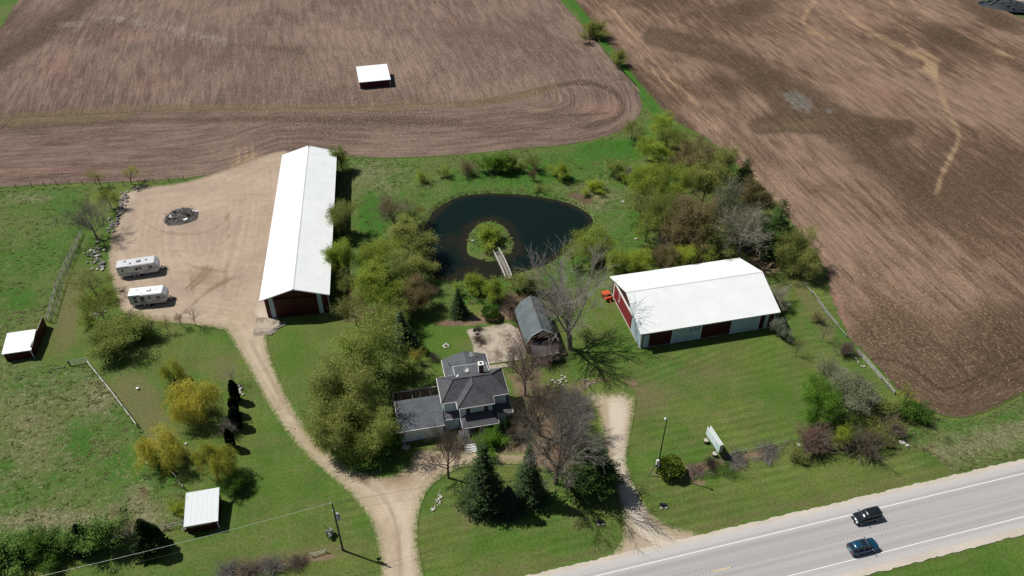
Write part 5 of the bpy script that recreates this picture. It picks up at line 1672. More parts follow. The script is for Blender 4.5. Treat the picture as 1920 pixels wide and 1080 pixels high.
# right roadside thicket
G = 'roadside thicket on the right'
K_ = lambda key, leaf, bark, lab, x, y, w, h, **k: SH(key, leaf, bark, 'thicket_shrub', lab, ctr=(x, y), w=w, h=h, group=G, **k)
TR('wide_a', 'fresh', 'brown', 'round_tree', 'bright fresh green round tree at the edge of the right lawn', ctr=(1542, 750), w=92, h=7.5)
TR('tree_b', 'grey', 'grey', 'thicket_tree', 'grey green tree right behind the bright round tree', ctr=(1606, 736), w=92, h=7)
K_('bush_a', 'moss', 'brown', 'mossy shrub in the middle of the right roadside thicket', 1652, 772, 74, 4.2)
K_('bush_b', 'deep', 'dark', 'dark green shrub at the field end of the right roadside thicket', 1712, 770, 66, 3)
K_('loose_a', 'olive', 'brown', 'olive scrub between grey green tree and brown weeping brush', 1640, 806, 60, 3.2)
K_('brush_a', None, 'red', 'round dark reddish brown bare bush at the front of the thicket', 1530, 826, 86, 4.2)
K_('loose_b', 'rust', 'red', 'rust budded bush inside the dark reddish brown bare bush', 1524, 822, 74, 4.0)
K_('bush_c', 'lime', 'brown', 'small yellow green shrub between the two brown bushes', 1579, 812, 42, 3.6)
K_('brush_b', None, 'brown', 'drooping straw brown bush above the mown roadside grass', 1620, 822, 92, 4.0)
K_('brush_a', None, 'red', 'bare reddish brush behind the drooping straw brown bush', 1668, 792, 80, 3.4)
K_('loose_a', 'olive', 'brown', 'loose olive shrub where the bed fence meets the thicket', 1487, 846, 44, 2.8)
TR('sapling_b', 'goldgreen', 'brown', 'yellow_sapling', 'sparse yellow sapling at the corner of the tilled field', ctr=(1704, 734), w=58, h=4.8)
# front of the house
TR('spruce_a', 'spruce', 'dark', 'spruce_tree', 'large spruce on the front island lawn, left of two', base=(908, 946), w=112, h=14)
TR('spruce_b', 'spruce', 'dark', 'spruce_tree', 'narrower spruce on the front island lawn, right of two', base=(991, 934), w=88, h=12.2)
TR('spruce_b', 'bluespr', 'dark', 'spruce_tree', 'young spruce nearly hidden behind the two front spruces', base=(954, 956), w=66, h=5.4)
TR('pine_a', 'pine', 'dark', 'pine_tree', 'broad dark pine beside the right driveway at the front', base=(1108, 914), w=120, h=10.5)
TR('oldbare_a', None, 'brown', 'bare_tree', 'tall bare tree with forked grey trunk on the front lawn', base=(1042, 906), w=190, h=16.5, twig='grey')
TR('maple_a', None, 'brown', 'bare_tree', 'bare brown tree with round head in front of the garage', base=(841, 896), w=116, h=11)
TR('maple_b', None, 'olive', 'bare_tree', 'bare olive barked tree between house and right driveway', base=(1011, 816), w=120, h=11.5, twig='brown')
TR('maple_a', None, 'grey', 'bare_tree', 'bare grey tree right of the house with wide low crown', base=(1074, 812), w=118, h=8.5)
TR('maple_b', None, 'red', 'bare_tree', 'bare reddish tree in front of the gambrel barn', base=(984, 742), w=112, h=12)
TR('baresap_a', None, 'red', 'bare_tree', 'thin bare tree at the end of the patio footpath', base=(961, 697), w=50, h=7)
SH('brush_a', None, 'red', 'garden_shrub', 'bare rusty brush in front of the gambrel barn lean-to', ctr=(1030, 660), w=70, h=3.6)
SH('brush_b', None, 'grey', 'garden_shrub', 'wide bare grey bush against the east side of the house', ctr=(982, 780), w=64, h=3.6)
SH('brush_a', None, 'brown', 'garden_shrub', 'bare brown bush below the east side of the house', ctr=(968, 812), w=50, h=2.6)
SH('brush_b', None, 'brown', 'garden_shrub', 'bare bush in the nook between garage and front wing', ctr=(848, 776), w=30, h=2.6)
SH('brush_a', None, 'red', 'garden_shrub', 'low bare hedge along the front of the deck', ctr=(856, 834), w=56, h=1.2)
SH('brush_a', None, 'grey', 'garden_shrub', 'bare lilac clump at the mouth of the right driveway turn', ctr=(1082, 748), w=70, h=3.4)
SH('bush_a', 'fresh', 'brown', 'garden_shrub', 'bright green spreading shrub in front of the house porch', ctr=(921, 826), w=62, h=2.8)
SH('arbor_a', 'cedar', 'brown', 'garden_shrub', 'narrow green arborvitae at the front corner of the house', ctr=(951, 790), w=15, h=4.2)
TR('oldbare_a', None, 'grey', 'bare_tree', 'giant bare silver tree between gambrel barn and the pond', base=(1068, 654), w=196, h=18, twig='pale', rz=1.2)
# left yard
TR('maple_a', None, 'grey', 'bare_tree', 'bare grey tree at the left edge of the gravel yard casting branch shadows', base=(182, 448), w=92, h=9)
TR('sapling_a', 'goldgreen', 'brown', 'yellow_sapling', 'left of two yellow green saplings by the back fence', base=(191, 352), w=46, h=5.0)
TR('sapling_b', 'goldgreen', 'brown', 'yellow_sapling', 'right of two yellow green saplings by the back fence', base=(246, 346), w=54, h=5.0)
TR('thin_a', 'bud', 'brown', 'yard_tree', 'thin budding tree behind the bare tree at the yard edge', ctr=(202, 372), w=40, h=5)
TR('thin_b', 'olive', 'brown', 'yard_tree', 'thin olive tree just left of the upper trailer', ctr=(168, 524), w=72, h=6.5)
TR('thin_a', 'bud', 'grey', 'yard_tree', 'half bare yellow green tree left of the lower trailer', ctr=(184, 572), w=76, h=7)
TR('tree_b', 'moss', 'brown', 'yard_tree', 'fullest mossy tree at the lower left corner of the gravel yard', ctr=(214, 622), w=104, h=5.5)
SH('bush_c', 'deep', 'brown', 'yard_shrub', 'dark green shrub below the lower trailer at the yard edge', ctr=(254, 630), w=56, h=2.8)
SH('loose_b', 'bud', 'brown', 'yard_shrub', 'loose yellow green shrub left of the mossy corner tree', ctr=(166, 600), w=46, h=3.4)
TR('sapling_a', 'russet', 'brown', 'yard_sapling', 'thin sapling directly below the lower trailer', base=(292, 630), w=40, h=4.6)
TR('sapling_b', 'olive', 'brown', 'yard_sapling', 'faint sapling between two others at the bottom of the yard', base=(318, 626), w=30, h=3.8)
TR('baresap_a', None, 'brown', 'yard_sapling', 'bare sapling at the right end of the bottom yard edge', base=(367, 610), w=44, h=4.8)
TR('sapling_a', 'russet', 'brown', 'yard_sapling', 'short russet sapling between the faint one and the bare one', base=(342, 612), w=28, h=3.6)
TR('willow_a', 'gold', 'olive', 'willow_tree', 'largest golden willow on the left lawn', ctr=(364, 732), w=118, h=8.5)
TR('willow_b', 'goldgreen', 'olive', 'willow_tree', 'small yellow willow touching the largest one on its upper left', ctr=(319, 690), w=46, h=5)
TR('willow_b', 'gold', 'olive', 'willow_tree', 'golden willow at the end of the white rail fence', ctr=(294, 832), w=94, h=7.5)
TR('willow_a', 'goldgreen', 'brown', 'willow_tree', 'olive yellow willow above the silver roofed shed', ctr=(396, 866), w=92, h=8)
SH('column_a', 'dark', 'dark', 'juniper_column', 'topmost black narrow juniper beside the pale stones', base=(444, 752), w=16, h=5.0)
SH('column_a', 'dark', 'dark', 'juniper_column', 'middle black narrow juniper between two bare shrubs', base=(442, 777), w=15, h=4.2)
SH('column_a', 'dark', 'dark', 'juniper_column', 'wide black juniper behind the spiky bare shrub', base=(446, 800), w=20, h=4.6)
SH('column_a', 'dark', 'dark', 'juniper_column', 'lowest black narrow juniper near the olive willow', base=(436, 840), w=15, h=4.6)
SH('brush_b', None, 'pale', 'lawn_shrub', 'spiky bare pale shrub among the black junipers', ctr=(430, 796), w=46, h=3)
TR('baresap_a', None, 'pale', 'bare_sapling', 'faint grey bare sapling above the black junipers', base=(441, 722), w=40, h=4.2)
# lower left hedge
G = 'evergreen hedge at the lower left'
for x, y, w, h, k, lf, lab in ((8, 1062, 84, 4.4, 'bush_c', 'cedar', 'leftmost evergreen of the hedge, cut by the corner of the photo'),
                               (54, 1052, 80, 4.6, 'bush_a', 'cedar', 'second evergreen from the left in the hedge'),
                               (98, 1044, 80, 4.8, 'bush_b', 'deep', 'third evergreen from the left in the hedge, lighter green'),
                               (136, 1036, 70, 4.8, 'bush_c', 'cedar', 'fourth evergreen from the left in the hedge'),
                               (164, 1026, 48, 5.4, 'arbor_a', 'bluespr', 'darkest pointed evergreen in the middle of the hedge'),
                               (202, 1022, 84, 6.4, 'bush_b', 'cedar', 'widest evergreen of the hedge, left of the bare brown tree'),
                               (286, 1030, 66, 7.0, 'arbor_a', 'spruce', 'tall pointed cedar right of the bare tree, left of the shed')):
    SH(k, lf, 'dark', 'hedge_evergreen', lab, base=(x, y), w=w, h=h, group=G)
TR('baresap_a', None, 'red', 'bare_tree', 'bare reddish tree in the gap of the evergreen hedge', base=(250, 1028), w=64, h=6)
SH('bush_c', 'lime', 'brown', 'yard_shrub', 'yellow green shrub left of the silver roofed shed', ctr=(332, 952), w=40, h=2.4)
SH('bush_b', 'deep', 'brown', 'yard_shrub', 'shadowed shrub behind the silver roofed shed under the willow', ctr=(438, 905), w=50, h=3)
# roadside brush at the bottom
G = 'grey brush row along the lower fence'
for x, y, w, h, bk, lab in ((420, 1074, 70, 1.4, 'grey', 'left end of the low grey brush row at the bottom edge'), (468, 1064, 66, 1.5, 'red', 'reddish part of the low brush row at the bottom edge'),
                            (512, 1054, 60, 1.6, 'grey', 'grey clump in the middle of the low brush row'), (556, 1056, 50, 1.1, 'brown', 'brown clump of the low brush row next to the broken rails')):
    SH('brush_a' if w > 60 else 'brush_b', None, bk, 'low_brush', lab, ctr=(x, y), w=w, h=h, group=G)
# shrub bed by the lamp
SH('ball_a', 'boxw', 'brown', 'round_yew', 'round clipped yellow green yew beside the lamp post', ctr=(1257, 876), w=50, h=3.0, zf=.5)
G = 'brush in the bed along the low fence'
SH('brush_b', None, 'red', 'bed_brush', 'reddish dead brush right of the round yew', ctr=(1302, 880), w=48, h=.9, group=G)
SH('brush_a', None, 'dark', 'bed_brush', 'dark dead brush under the billboard', ctr=(1334, 870), w=40, h=1.0, group=G)
SH('brush_b', None, 'grey', 'bed_brush', 'grey brush along the low rail fence, left part', ctr=(1384, 862), w=60, h=.9, group=G)
SH('brush_a', None, 'grey', 'bed_brush', 'grey brush along the low rail fence, right part', ctr=(1440, 848), w=64, h=1.0, group=G)
SH('loose_a', 'deep', 'brown', 'bed_shrub', 'low green ground shrub in front of the bed fence', ctr=(1362, 888), w=60, h=.5)


# ------------------------------------------------------------ grass tussocks and field stubble (uncountable)
def tussocks(name, poly, n, size, mat, avoid=None, seed=1, z=.05):
    rs = np.random.RandomState(seed)
    xs_ = [p[0] for p in poly]; ys_ = [p[1] for p in poly]
    X = rs.uniform(min(xs_), max(xs_), n * 3); Y = rs.uniform(min(ys_), max(ys_), n * 3)
    qx, qy = Qn(X, Y)
    m = inside(X, Y, poly) & (qx > -60) & (qx < 1980) & (qy < 1120) & (vnoise(X, Y, .25, 3) + rs.rand(len(X)) * .5 > .62)
    if avoid: m &= ~inside(X, Y, avoid)
    X, Y = X[m][:n], Y[m][:n]
    N = len(X); k = 7
    V, Q, T = [], [], []
    s = size * rs.uniform(.5, 1.5, N)
    tn = np.clip(vnoise(X, Y, .15, 3) * 1.2 - .1 + rs.normal(size=N) * .25, 0, 1)
    for b in range(k):
        az = rs.rand(N) * 6.283; L = s * rs.uniform(.6, 1.2, N); hgt = s * rs.uniform(.2, .5, N)
        dx, dy = np.cos(az), np.sin(az); w = s * .16
        A = np.stack([X - dy * w, Y + dx * w, np.full(N, z)], 1); B = np.stack([X + dy * w, Y - dx * w, np.full(N, z)], 1)
        C = np.stack([X + dx * L * .6 + dy * w * .7, Y + dy * L * .6 - dx * w * .7, z + hgt], 1); D = np.stack([X + dx * L, Y + dy * L, z + hgt * .5], 1)
        V.append(np.stack([A, B, C, D], 1).reshape(-1, 3)); T.append(np.repeat(np.clip(tn + rs.normal(size=N) * .15, 0, 1), 4))
    V = np.concatenate(V); q = (np.arange(len(V) // 4) * 4)[:, None] + np.arange(4)
    me = mesh_np(name, V, q); fattr(me, 'tint', np.concatenate(T)); me.materials.append(mat)
    link_obj(name, me)['kind'] = 'stuff'


M_TUS = leaf_mat('tussock_blade', (.075, .125, .028), (.265, .240, .125), .35)
tussocks('pasture_tussocks', PASTURE, 14000, .30, M_TUS, seed=1)
tussocks('meadow_tussocks', MEADOW, 14000, .28, M_TUS, POND, seed=2)
tussocks('verge_tussocks', VERGE, 4200, .28, M_TUS, seed=3)
tussocks('island_tussocks', ISLE, 260, .40, M_TUS, seed=4, z=.1)


def stubble(name, poly, n, mat, seed, z=.05):
    rs = np.random.RandomState(seed)
    qx = rs.uniform(-40, 1960, n * 4); qy = rs.uniform(-30, 860, n * 4)
    u = (qx - 960) / F; v = (540 - qy) / F
    t = -CAMH / (-SP + v * CP)
    X, Y = u * t, (CP + v * SP) * t
    m = inside(X, Y, poly) & (vnoise(X, Y, .05, 4) + rs.rand(len(X)) * .35 > .60)
    X, Y = X[m][:n], Y[m][:n]; N = len(X)
    az = rs.rand(N) * 6.283; L = rs.uniform(.07, .18, N); w = rs.uniform(.025, .06, N)
    dx, dy = np.cos(az) * L, np.sin(az) * L; ex, ey = -np.sin(az) * w, np.cos(az) * w
    tz = rs.normal(size=N) * .04
    V = np.stack([np.stack([X - dx - ex, Y - dy - ey, z + np.abs(tz) * 0 + .01], 1), np.stack([X + dx - ex, Y + dy - ey, z + .03 + np.abs(tz)], 1),
                  np.stack([X + dx + ex, Y + dy + ey, z + .05 + np.abs(tz)], 1), np.stack([X - dx + ex, Y - dy + ey, z + .03 + 0 * tz], 1)], 1).reshape(-1, 3)
    me = mesh_np(name, V, (np.arange(N) * 4)[:, None] + np.arange(4)); fattr(me, 'tint', np.repeat(rs.rand(N), 4)); me.materials.append(mat)
    link_obj(name, me)['kind'] = 'stuff'


stubble('field_stubble', FIELD_L, 26000, leaf_mat('stubble_straw', (.22, .175, .135), (.38, .32, .25), .1), 5, .05)
stubble('field_stubble', FIELD_R, 2500, leaf_mat('stubble_straw_tan', (.26, .19, .12), (.45, .36, .25), .1), 6, .05)
# ------------------------------------------------------------ travel trailers
M_TRL = simple('trailer_white_shell', (.60, .62, .63), .45, .06, 2, .4)
M_TRLR = simple('trailer_roof_membrane', (.56, .58, .60), .7, .08, 2)
M_TRLR2 = simple('trailer_roof_white', (.78, .80, .80), .6, .05, 2)
M_STR = simple('trailer_grey_stripe', (.10, .13, .18), .5, .05)
M_ALU = simple('brushed_aluminium', (.42, .43, .45), .35, .06, 4, .5, .5)


def trailer(label, pa, pb, roofmat, windows, door, seed):
    """pa, pb: surveyed ends of the near side at the ground"""
    a, b = P(*pa), P(*pb)
    d = b - a; L = d.length; rz = math.atan2(d.y, d.x)
    t = thing('travel_trailer', label, 'trailer', a, rz)
    Wd, z0, z1 = 2.35, .55, 2.95
    prof = [(0, z0 + .35), (.35, z0), (L - .5, z0), (L - .05, z0 + .55), (L - .05, z1 - .75), (L - .65, z1), (.12, z1), (0, z1 - .12)]
    body = MB().loft([[(x, 0, z) for x, z in prof], [(x, Wd, z) for x, z in prof]]).build('body', M_TRL, t, .03)
    MB().prism([(.05, -.03, z1 + .03), (L - .68, -.03, z1 + .03), (L - .68, Wd + .03, z1 + .03), (.05, Wd + .03, z1 + .03)], .05).build('roof', roofmat, t)
    MB().loft([[(L - .68, y, z1 + .03), (L - .02, y, z1 - .72), (L - .05, y, z1 - .80), (L - .70, y, z1 - .03)] for y in (0, Wd)]).build('nose_cap', M_TRL, t)
    for x in (L * .18, L * .36):
        pass
    ac = MB().box((L * .53, Wd * .5, z1 + .16), (.9, .7, .26), taper=.85).build('air_conditioner', M_TRLR2 if roofmat is M_TRLR2 else M_GREYM, t, .04)
    for x, y in ((L * .2, Wd * .7), (L * .34, Wd * .3), (L * .72, Wd * .55)):
        MB().box((x, y, z1 + .07), (.36, .36, .1)).build('roof_vent', M_STR if roofmat is M_TRLR else M_TRLR2, t)
    for x, z, w, h in windows:
        wn_ = MB().box((x * L, -.012, z), (w, .04, h)).build('window', M_GLASS, t)
        MB().box((x * L, -.008, z + h / 2 + .03), (w + .12, .05, .06)).box((x * L, -.008, z - h / 2 - .03), (w + .12, .05, .06)).build('frame', M_ALU, wn_)
    dr = MB().box((door * L, -.012, 1.62), (.7, .04, 1.85)).build('door', M_TRL, t)
    MB().box((door * L, -.04, 2.05), (.4, .03, .6)).build('window', M_GLASS, dr)
    MB().box((door * L + .27, -.05, 1.5), (.05, .05, .14)).build('handle', M_DARK, dr)
    MB().box((door * L, -.22, .42), (.65, .4, .06)).build('step', M_DARK, t)
    m = MB()
    for x0, x1, za, zb, h in ((.05, .45, 1.15, .95, .12), (.2, .62, 1.3, 1.05, .06), (.55, .95, 1.0, 1.75, .10), (.7, .97, 1.2, 1.9, .06), (.05, .3, 2.45, 2.62, .06)):
        n = 8
        for i in range(n):
            f0, f1 = i / n, (i + 1) / n
            g = lambda f: za + (zb - za) * f * f * (3 - 2 * f)
            X0, X1 = (x0 + (x1 - x0) * f0) * L, (x0 + (x1 - x0) * f1) * L
            m.loft([[(X0, -.018, g(f0) - h / 2), (X0, -.018, g(f0) + h / 2), (X0, .0, g(f0) + h / 2), (X0, .0, g(f0) - h / 2)],
                    [(X1, -.018, g(f1) - h / 2), (X1, -.018, g(f1) + h / 2), (X1, .0, g(f1) + h / 2), (X1, .0, g(f1) - h / 2)]])
    m.build('graphic_stripe', M_STR, t)
    MB().box((L * .46, Wd / 2, .5), (L * .86, Wd * .6, .12)).build('chassis', M_DARK, t)
    for x in (L * .36, L * .36 + .82):
        for y in (.12, Wd - .12):
            w = MB().tube((x, y - .11, .34), (x, y + .11, .34), .34, .34, 16).build('wheel', M_BLACK, t)
            MB().tube((x, y - .13 if y < 1 else y + .09, .34), (x, y - .09 if y < 1 else y + .13, .34), .2, .2, 12).build('rim', M_TRL, w)
    MB().box((L * .36 + .41, -.03, .78), (1.75, .06, .14)).build('wheel_arch', M_ALU, t)
    hh = MB()
    for s_ in (-1, 1): hh.tube((L - .3, Wd / 2 + s_ * .85, .5), (L + 1.15, Wd / 2, .48), .055, .055, 6)
    hh.tube((L + 1.1, Wd / 2, .48), (L + 1.35, Wd / 2, .5), .07, .07, 8).tube((L + .95, Wd / 2, .05), (L + .95, Wd / 2, .95), .05, .05, 8)
    hh.build('hitch', M_DARK, t)
    for s_ in (-1, 1): MB().lathe([(.05, .5), (.15, .56), (.16, .9), (.09, 1.02), (.04, 1.05)], (L + .35, Wd / 2 + s_ * .18, 0), 12).build('gas_bottle', M_TRLR2, t)
    for x in (.35, L - .7):
        for y in (.15, Wd - .15): MB().tube((x, y, 0), (x, y, .55), .04, .04, 6).build('jack', M_DARK, t)
    MB().box((-.06, Wd / 2, .62), (.12, Wd * .94, .14)).build('bumper', M_GREYM, t)
    for y in (.2, Wd - .2): MB().box((-.02, y, 1.1), (.04, .14, .3)).build('tail_light', simple('tail_lamp_red', (.3, .012, .012), .3, .05), t)
    aw = MB().tube((L * .32, -.1, z1 - .12), (L * .9, -.1, z1 - .12), .07, .07, 8).build('awning_roll', M_ALU, t)
    return t


trailer('upper travel trailer with dull grey roof on the gravel yard', (225, 524), (302, 512.5), M_TRLR,
        [(.13, 1.95, .32, .55), (.47, 1.95, .6, .6), (.80, 2.0, .75, .5)], .56, 1)
trailer('lower travel trailer with clean white roof on the gravel yard', (247, 577.5), (317, 570), M_TRLR2,
        [(.17, 2.25, .5, .35), (.17, 1.5, .6, .5), (.36, 1.85, .8, 1.0), (.78, 1.95, .7, .5)], .55, 2)


# ------------------------------------------------------------ cars
def paint(name, c):
    t = NT(name)
    nd = t.n('ShaderNodeBsdfPrincipled', {'Base Color': (*c, 1), 'Roughness': .28, 'Metallic': .25, 'Specular IOR Level': .5, 'Coat Weight': .7, 'Coat Roughness': .06})
    t.t.links.new(nd.outputs[0], t.out.inputs[0])
    return t.m


def car(label, mid, heading, L, Wd, H, col, kind):
    """mid: surveyed middle of the ground footprint; nose towards +x"""
    c = P(*mid)
    t = thing('parked_car' if False else 'car', label, 'car', (c.x, c.y, .1), heading)
    pm = paint('car_paint_' + kind, col)
    h2 = Wd / 2
    # lower body: rounded sections along the length (x, half width, sill z, belt z)
    if kind == 'van':
        st = [(-.500, .80, .42, .86), (-.485, .93, .32, 1.00), (-.40, .99, .26, 1.02), (-.2, 1.0, .24, 1.00), (.1, 1.0, .24, .97), (.25, .99, .25, .93), (.38, .96, .26, .86), (.455, .86, .30, .76), (.49, .68, .36, .62), (.5, .55, .40, .55)]
        gh = [(-.485, .86, 1.0, .99), (-.45, .84, 1.0, H - .06), (-.36, .83, 1.0, H), (.0, .83, .98, H - .01), (.10, .82, .97, H - .07), (.20, .86, .95, H - .36), (.32, .88, .92, .95)]
        roof = (-.45, .09)
    else:
        st = [(-.500, .78, .45, .80), (-.485, .92, .36, .98), (-.40, .99, .28, 1.02), (-.2, 1.0, .26, 1.0), (.1, 1.0, .26, .97), (.24, .99, .27, .95), (.38, .97, .30, .90), (.46, .90, .34, .80), (.49, .76, .38, .68), (.5, .6, .42, .6)]
        gh = [(-.475, .80, 1.0, 1.0), (-.41, .80, 1.0, H - .22), (-.34, .78, 1.0, H - .04), (-.10, .78, .99, H), (.04, .77, .98, H - .03), (.10, .80, .97, H - .16), (.235, .88, .95, .96)]
        roof = (-.37, .06)

    def ring(x, w, za, zb):
        w *= h2
        return [(x * L, s * k * w, z) for s, k, z in ((-1, .82, za), (-1, .97, za + .10), (-1, 1, (za + zb) / 2), (-1, .97, zb - .05), (-1, .86, zb),
                                                       (1, .86, zb), (1, .97, zb - .05), (1, 1, (za + zb) / 2), (1, .97, za + .10), (1, .82, za))]
    MB().loft([ring(*s) for s in st]).build('body', pm, t, smooth=True)

    def gring(x, w, za, zb):
        w *= h2; tw = w * .84
        return [(x * L, -w, za), (x * L, -w * .95, za + (zb - za) * .5), (x * L, -tw, zb - .02), (x * L, -tw * .8, zb + .015), (x * L, tw * .8, zb + .015), (x * L, tw, zb - .02), (x * L, w * .95, za + (zb - za) * .5), (x * L, w, za)]
    gl = MB().loft([gring(*g) for g in gh]).build('windows', M_GLASS, t, smooth=True)
    # roof skin just above the glasshouse
    rp = [g for g in gh if roof[0] - .04 <= g[0] <= roof[1] + .05]
    MB().loft([[(x * L, s * w * h2 * k, z + dz) for s, k, dz in ((-1, .86, -.03), (-1, .70, .035), (1, .70, .035), (1, .86, -.03), (1, .70, .0), (-1, .70, .0))] for x, w, za, z in rp]).build('roof', pm, t, smooth=True)
    for f in ((-.33, -.30), (-.12, -.09), (.06, .08)):                  # pillars
        for s in (-1, 1):
            m = MB()
            x = (f[0] + f[1]) / 2 * L
            m.loft([[(x - .05, s * h2 * .84, .95), (x + .05, s * h2 * .84, .95), (x + .05, s * h2 * .80, .95), (x - .05, s * h2 * .80, .95)],
                    [(x - .09, s * h2 * .70, H - .06), (x + .01, s * h2 * .70, H - .06), (x + .01, s * h2 * .66, H - .06), (x - .09, s * h2 * .66, H - .06)]]).build('pillar', pm, t)
    if kind == 'suv':
        MB().loft([[(x, -h2 * .44, H + .052), (x, h2 * .44, H + .052), (x, h2 * .44, H + .03), (x, -h2 * .44, H + .03)] for x in (-.14 * L, .02 * L)]).build('sunroof', M_GLASS, t)
        for s in (-1, 1): MB().tube((-.33 * L, s * h2 * .64, H + .05), (.02 * L, s * h2 * .64, H + .06), .022, .022, 6).build('roof_rail', M_CRM, t)
        MB().box((-.41 * L, 0, H - .12), (.3, h2 * 1.3, .04), ry=-.25).build('spoiler', pm, t)
    for x in (-.305, .30):
        for s in (-1, 1):
            w = MB().tube((x * L, s * (h2 - .22), .34), (x * L, s * (h2 + .01), .34), .34, .34, 18).build('wheel', M_BLACK, t)
            MB().tube((x * L, s * (h2 - .02), .34), (x * L, s * (h2 + .022), .34), .21, .19, 12).build('rim', M_ALU, w)
    hl = simple('headlamp_lens', (.62, .66, .70), .12, .03, 3, .6)
    tl = simple('tail_lamp_lens', (.28, .012, .015), .15, .03, 3, .6)
    for s in (-1, 1):
        MB().box((.462 * L, s * h2 * .70, .72), (.26, .34, .15), rz=-s * .5).build('headlight', hl, t, .03)
        MB().box((-.478 * L, s * h2 * .74, .90), (.16, .26, .24), rz=s * .3).build('taillight', tl, t, .03)
        MB().box((.17 * L, s * (h2 + .14), 1.02), (.12, .24, .15)).build('mirror', pm, t, .03)
        for x in (-.08, .13): MB().box((x * L, s * (h2 + .005), .84), (.16, .03, .035)).build('door_handle', M_CRM, t)
    MB().box((.492 * L, 0, .50), (.08, h2 * .95, .16)).build('grille', M_DARK, t)
    MB().box((.497 * L, 0, .36), (.05, .42, .1)).build('number_plate', M_WPAINT, t)
    MB().box((-.497 * L, 0, .72), (.04, .42, .13)).build('number_plate', M_WPAINT, t)
    for s in (0, 1): MB().box((.245 * L - .1 * s, (-.2 + .45 * s) * h2, .995 - .01 * s), (.02, .6, .02), rz=.35).build('wiper', M_DARK, t)
    return t


HD = math.atan2(RD.y, RD.x)
car('dark green black minivan driving left in the far lane of the road', (1622, 973.5), HD + math.pi, 4.35, 1.82, 1.68, (.012, .019, .022), 'van')
car('dark blue sport utility car with sunroof driving right in the near lane', (1616, 1030), HD, 4.5, 1.84, 1.62, (.008, .062, .115), 'suv')


# ------------------------------------------------------------ fences
def rail_fence(name, label, pts, h, step, rails, mat, pw=.12, rw=.09, rt=.05, post_extra=.08, sag=0.0, seed=0):
    rnd = random.Random(seed)
    wp = [P(*p) for p in pts]
    base = wp[0].copy()
    t = thing(name, label, 'fence', base)
    pos = []
    for a, b in zip(wp[:-1], wp[1:]):
        n = max(1, int(round((b - a).length / step)))
        for i in range(n): pos.append(a.lerp(b, i / n) - base)
    pos.append(wp[-1] - base)
    pm = MB().box((0, 0, (h + post_extra) / 2), (pw, pw, h + post_extra)).mesh('post', mat)
    for p in pos: inst('post', pm, t, p, (rnd.gauss(0, .02), rnd.gauss(0, .02), rnd.random()))
    for z in rails:
        for a, b in zip(pos[:-1], pos[1:]):
            if rnd.random() < sag: continue
            d = b - a; ln = d.length
            dz0, dz1 = rnd.gauss(0, .02), rnd.gauss(0, .02)
            q0, q1 = a + Vector((0, 0, z * h + dz0)), b + Vector((0, 0, z * h + dz1))
            dd = (q1 - q0)
            r = MB().box((0, 0, 0), (ln + .1, rt, rw))
            o = r.build('rail', mat, t)
            o.location = (q0 + q1) / 2
            o.rotation_euler = (0, -math.atan2(dd.z, math.hypot(dd.x, dd.y)), math.atan2(dd.y, dd.x))
    return t


M_WRAIL = simple('pale_rail_paint', (.50, .49, .45), .8, .2, 4)
M_GRAIL = simple('silver_grey_rail', (.33, .32, .29), .85, .25, 4)
rail_fence('rail_fence', 'pale rail fence running from the gate down to the golden willow', [(163, 680), (210, 738), (258, 802)], 1.15, 2.4, (.35, .68, 1.0), M_WRAIL, rw=.13)
rail_fence('rail_fence', 'short broken piece of rail fence under the lower golden willow', [(314, 876), (334, 903), (345, 917)], 1.0, 2.2, (.5, 1.0), M_GRAIL, sag=.2, seed=3)
rail_fence('rail_fence', 'weathered inner rail fence between pasture and yard, ending at windbreak', [(155, 440), (130, 486), (106, 545), (90, 604)], 1.2, 2.4, (.3, .65, 1.0), M_GRAIL, rw=.12, seed=5)
rail_fence('rail_fence', 'outer dark rail fence alongside the mown strip left of the yard', [(148, 462), (133, 500), (112, 562), (99, 606)], 1.1, 2.6, (.5, 1.0), M_WOOD, rw=.10, seed=6)
rail_fence('post_fence', 'wire fence posts along the back edge of the pasture', [(0, 353), (60, 350), (130, 346), (180, 345)], 1.2, 3.4, (.95,), M_WOOD, rw=.03, rt=.03, pw=.14, seed=7)
rail_fence('post_fence', 'fence posts in the grass strip behind the stone row', [(205, 350), (260, 345), (345, 338)], 1.2, 3.6, (.9,), M_WOOD, rw=.03, rt=.03, pw=.14, seed=8)
rail_fence('split_rail_fence', 'upper half of the grey split rail fence along the tilled field', [(1508, 534), (1522, 552), (1552, 594), (1586, 632)], .9, 2.6, (.5, .95), M_GRAIL, rw=.10, rt=.10, pw=.13, sag=.15, seed=9)
rail_fence('split_rail_fence', 'lower half of the split rail fence along the tilled field', [(1606, 660), (1640, 698), (1676, 740)], .9, 2.2, (.2, .55, .95), M_GRAIL, rw=.11, rt=.12, pw=.14, sag=.1, seed=10)
rail_fence('low_rail_fence', 'low rail along the brush bed on the right lawn', [(1372, 853), (1396, 848), (1430, 842), (1474, 831)], .6, 2.4, (1.0,), M_GRAIL, rw=.09, seed=11)
rail_fence('low_rail_fence', 'broken pale rails beside the utility pole', [(585, 1044), (612, 1036), (640, 1029)], .7, 1.8, (.5, 1.0), M_WRAIL, sag=.15, seed=12)
rail_fence('strip_fence', 'thin wire fence in the grass strip between the two fields', [(1092, 40), (1150, 118), (1180, 158), (1222, 206)], 1.1, 5.0, (.9,), M_WOOD, rw=.025, rt=.025, seed=13)
rail_fence('rail_fence', 'rail fence behind the evergreen hedge joining the shed', [(216, 1012), (280, 1000), (345, 986)], 1.1, 2.4, (.5, 1.0), M_GRAIL, seed=14)
t = thing('tube_gate', 'grey metal tube gate lying open at the top of the pasture rail fence', 'gate', P(165, 684), 0)
g0, g1 = P(162, 680) - P(165, 684), P(133, 686) - P(165, 684)
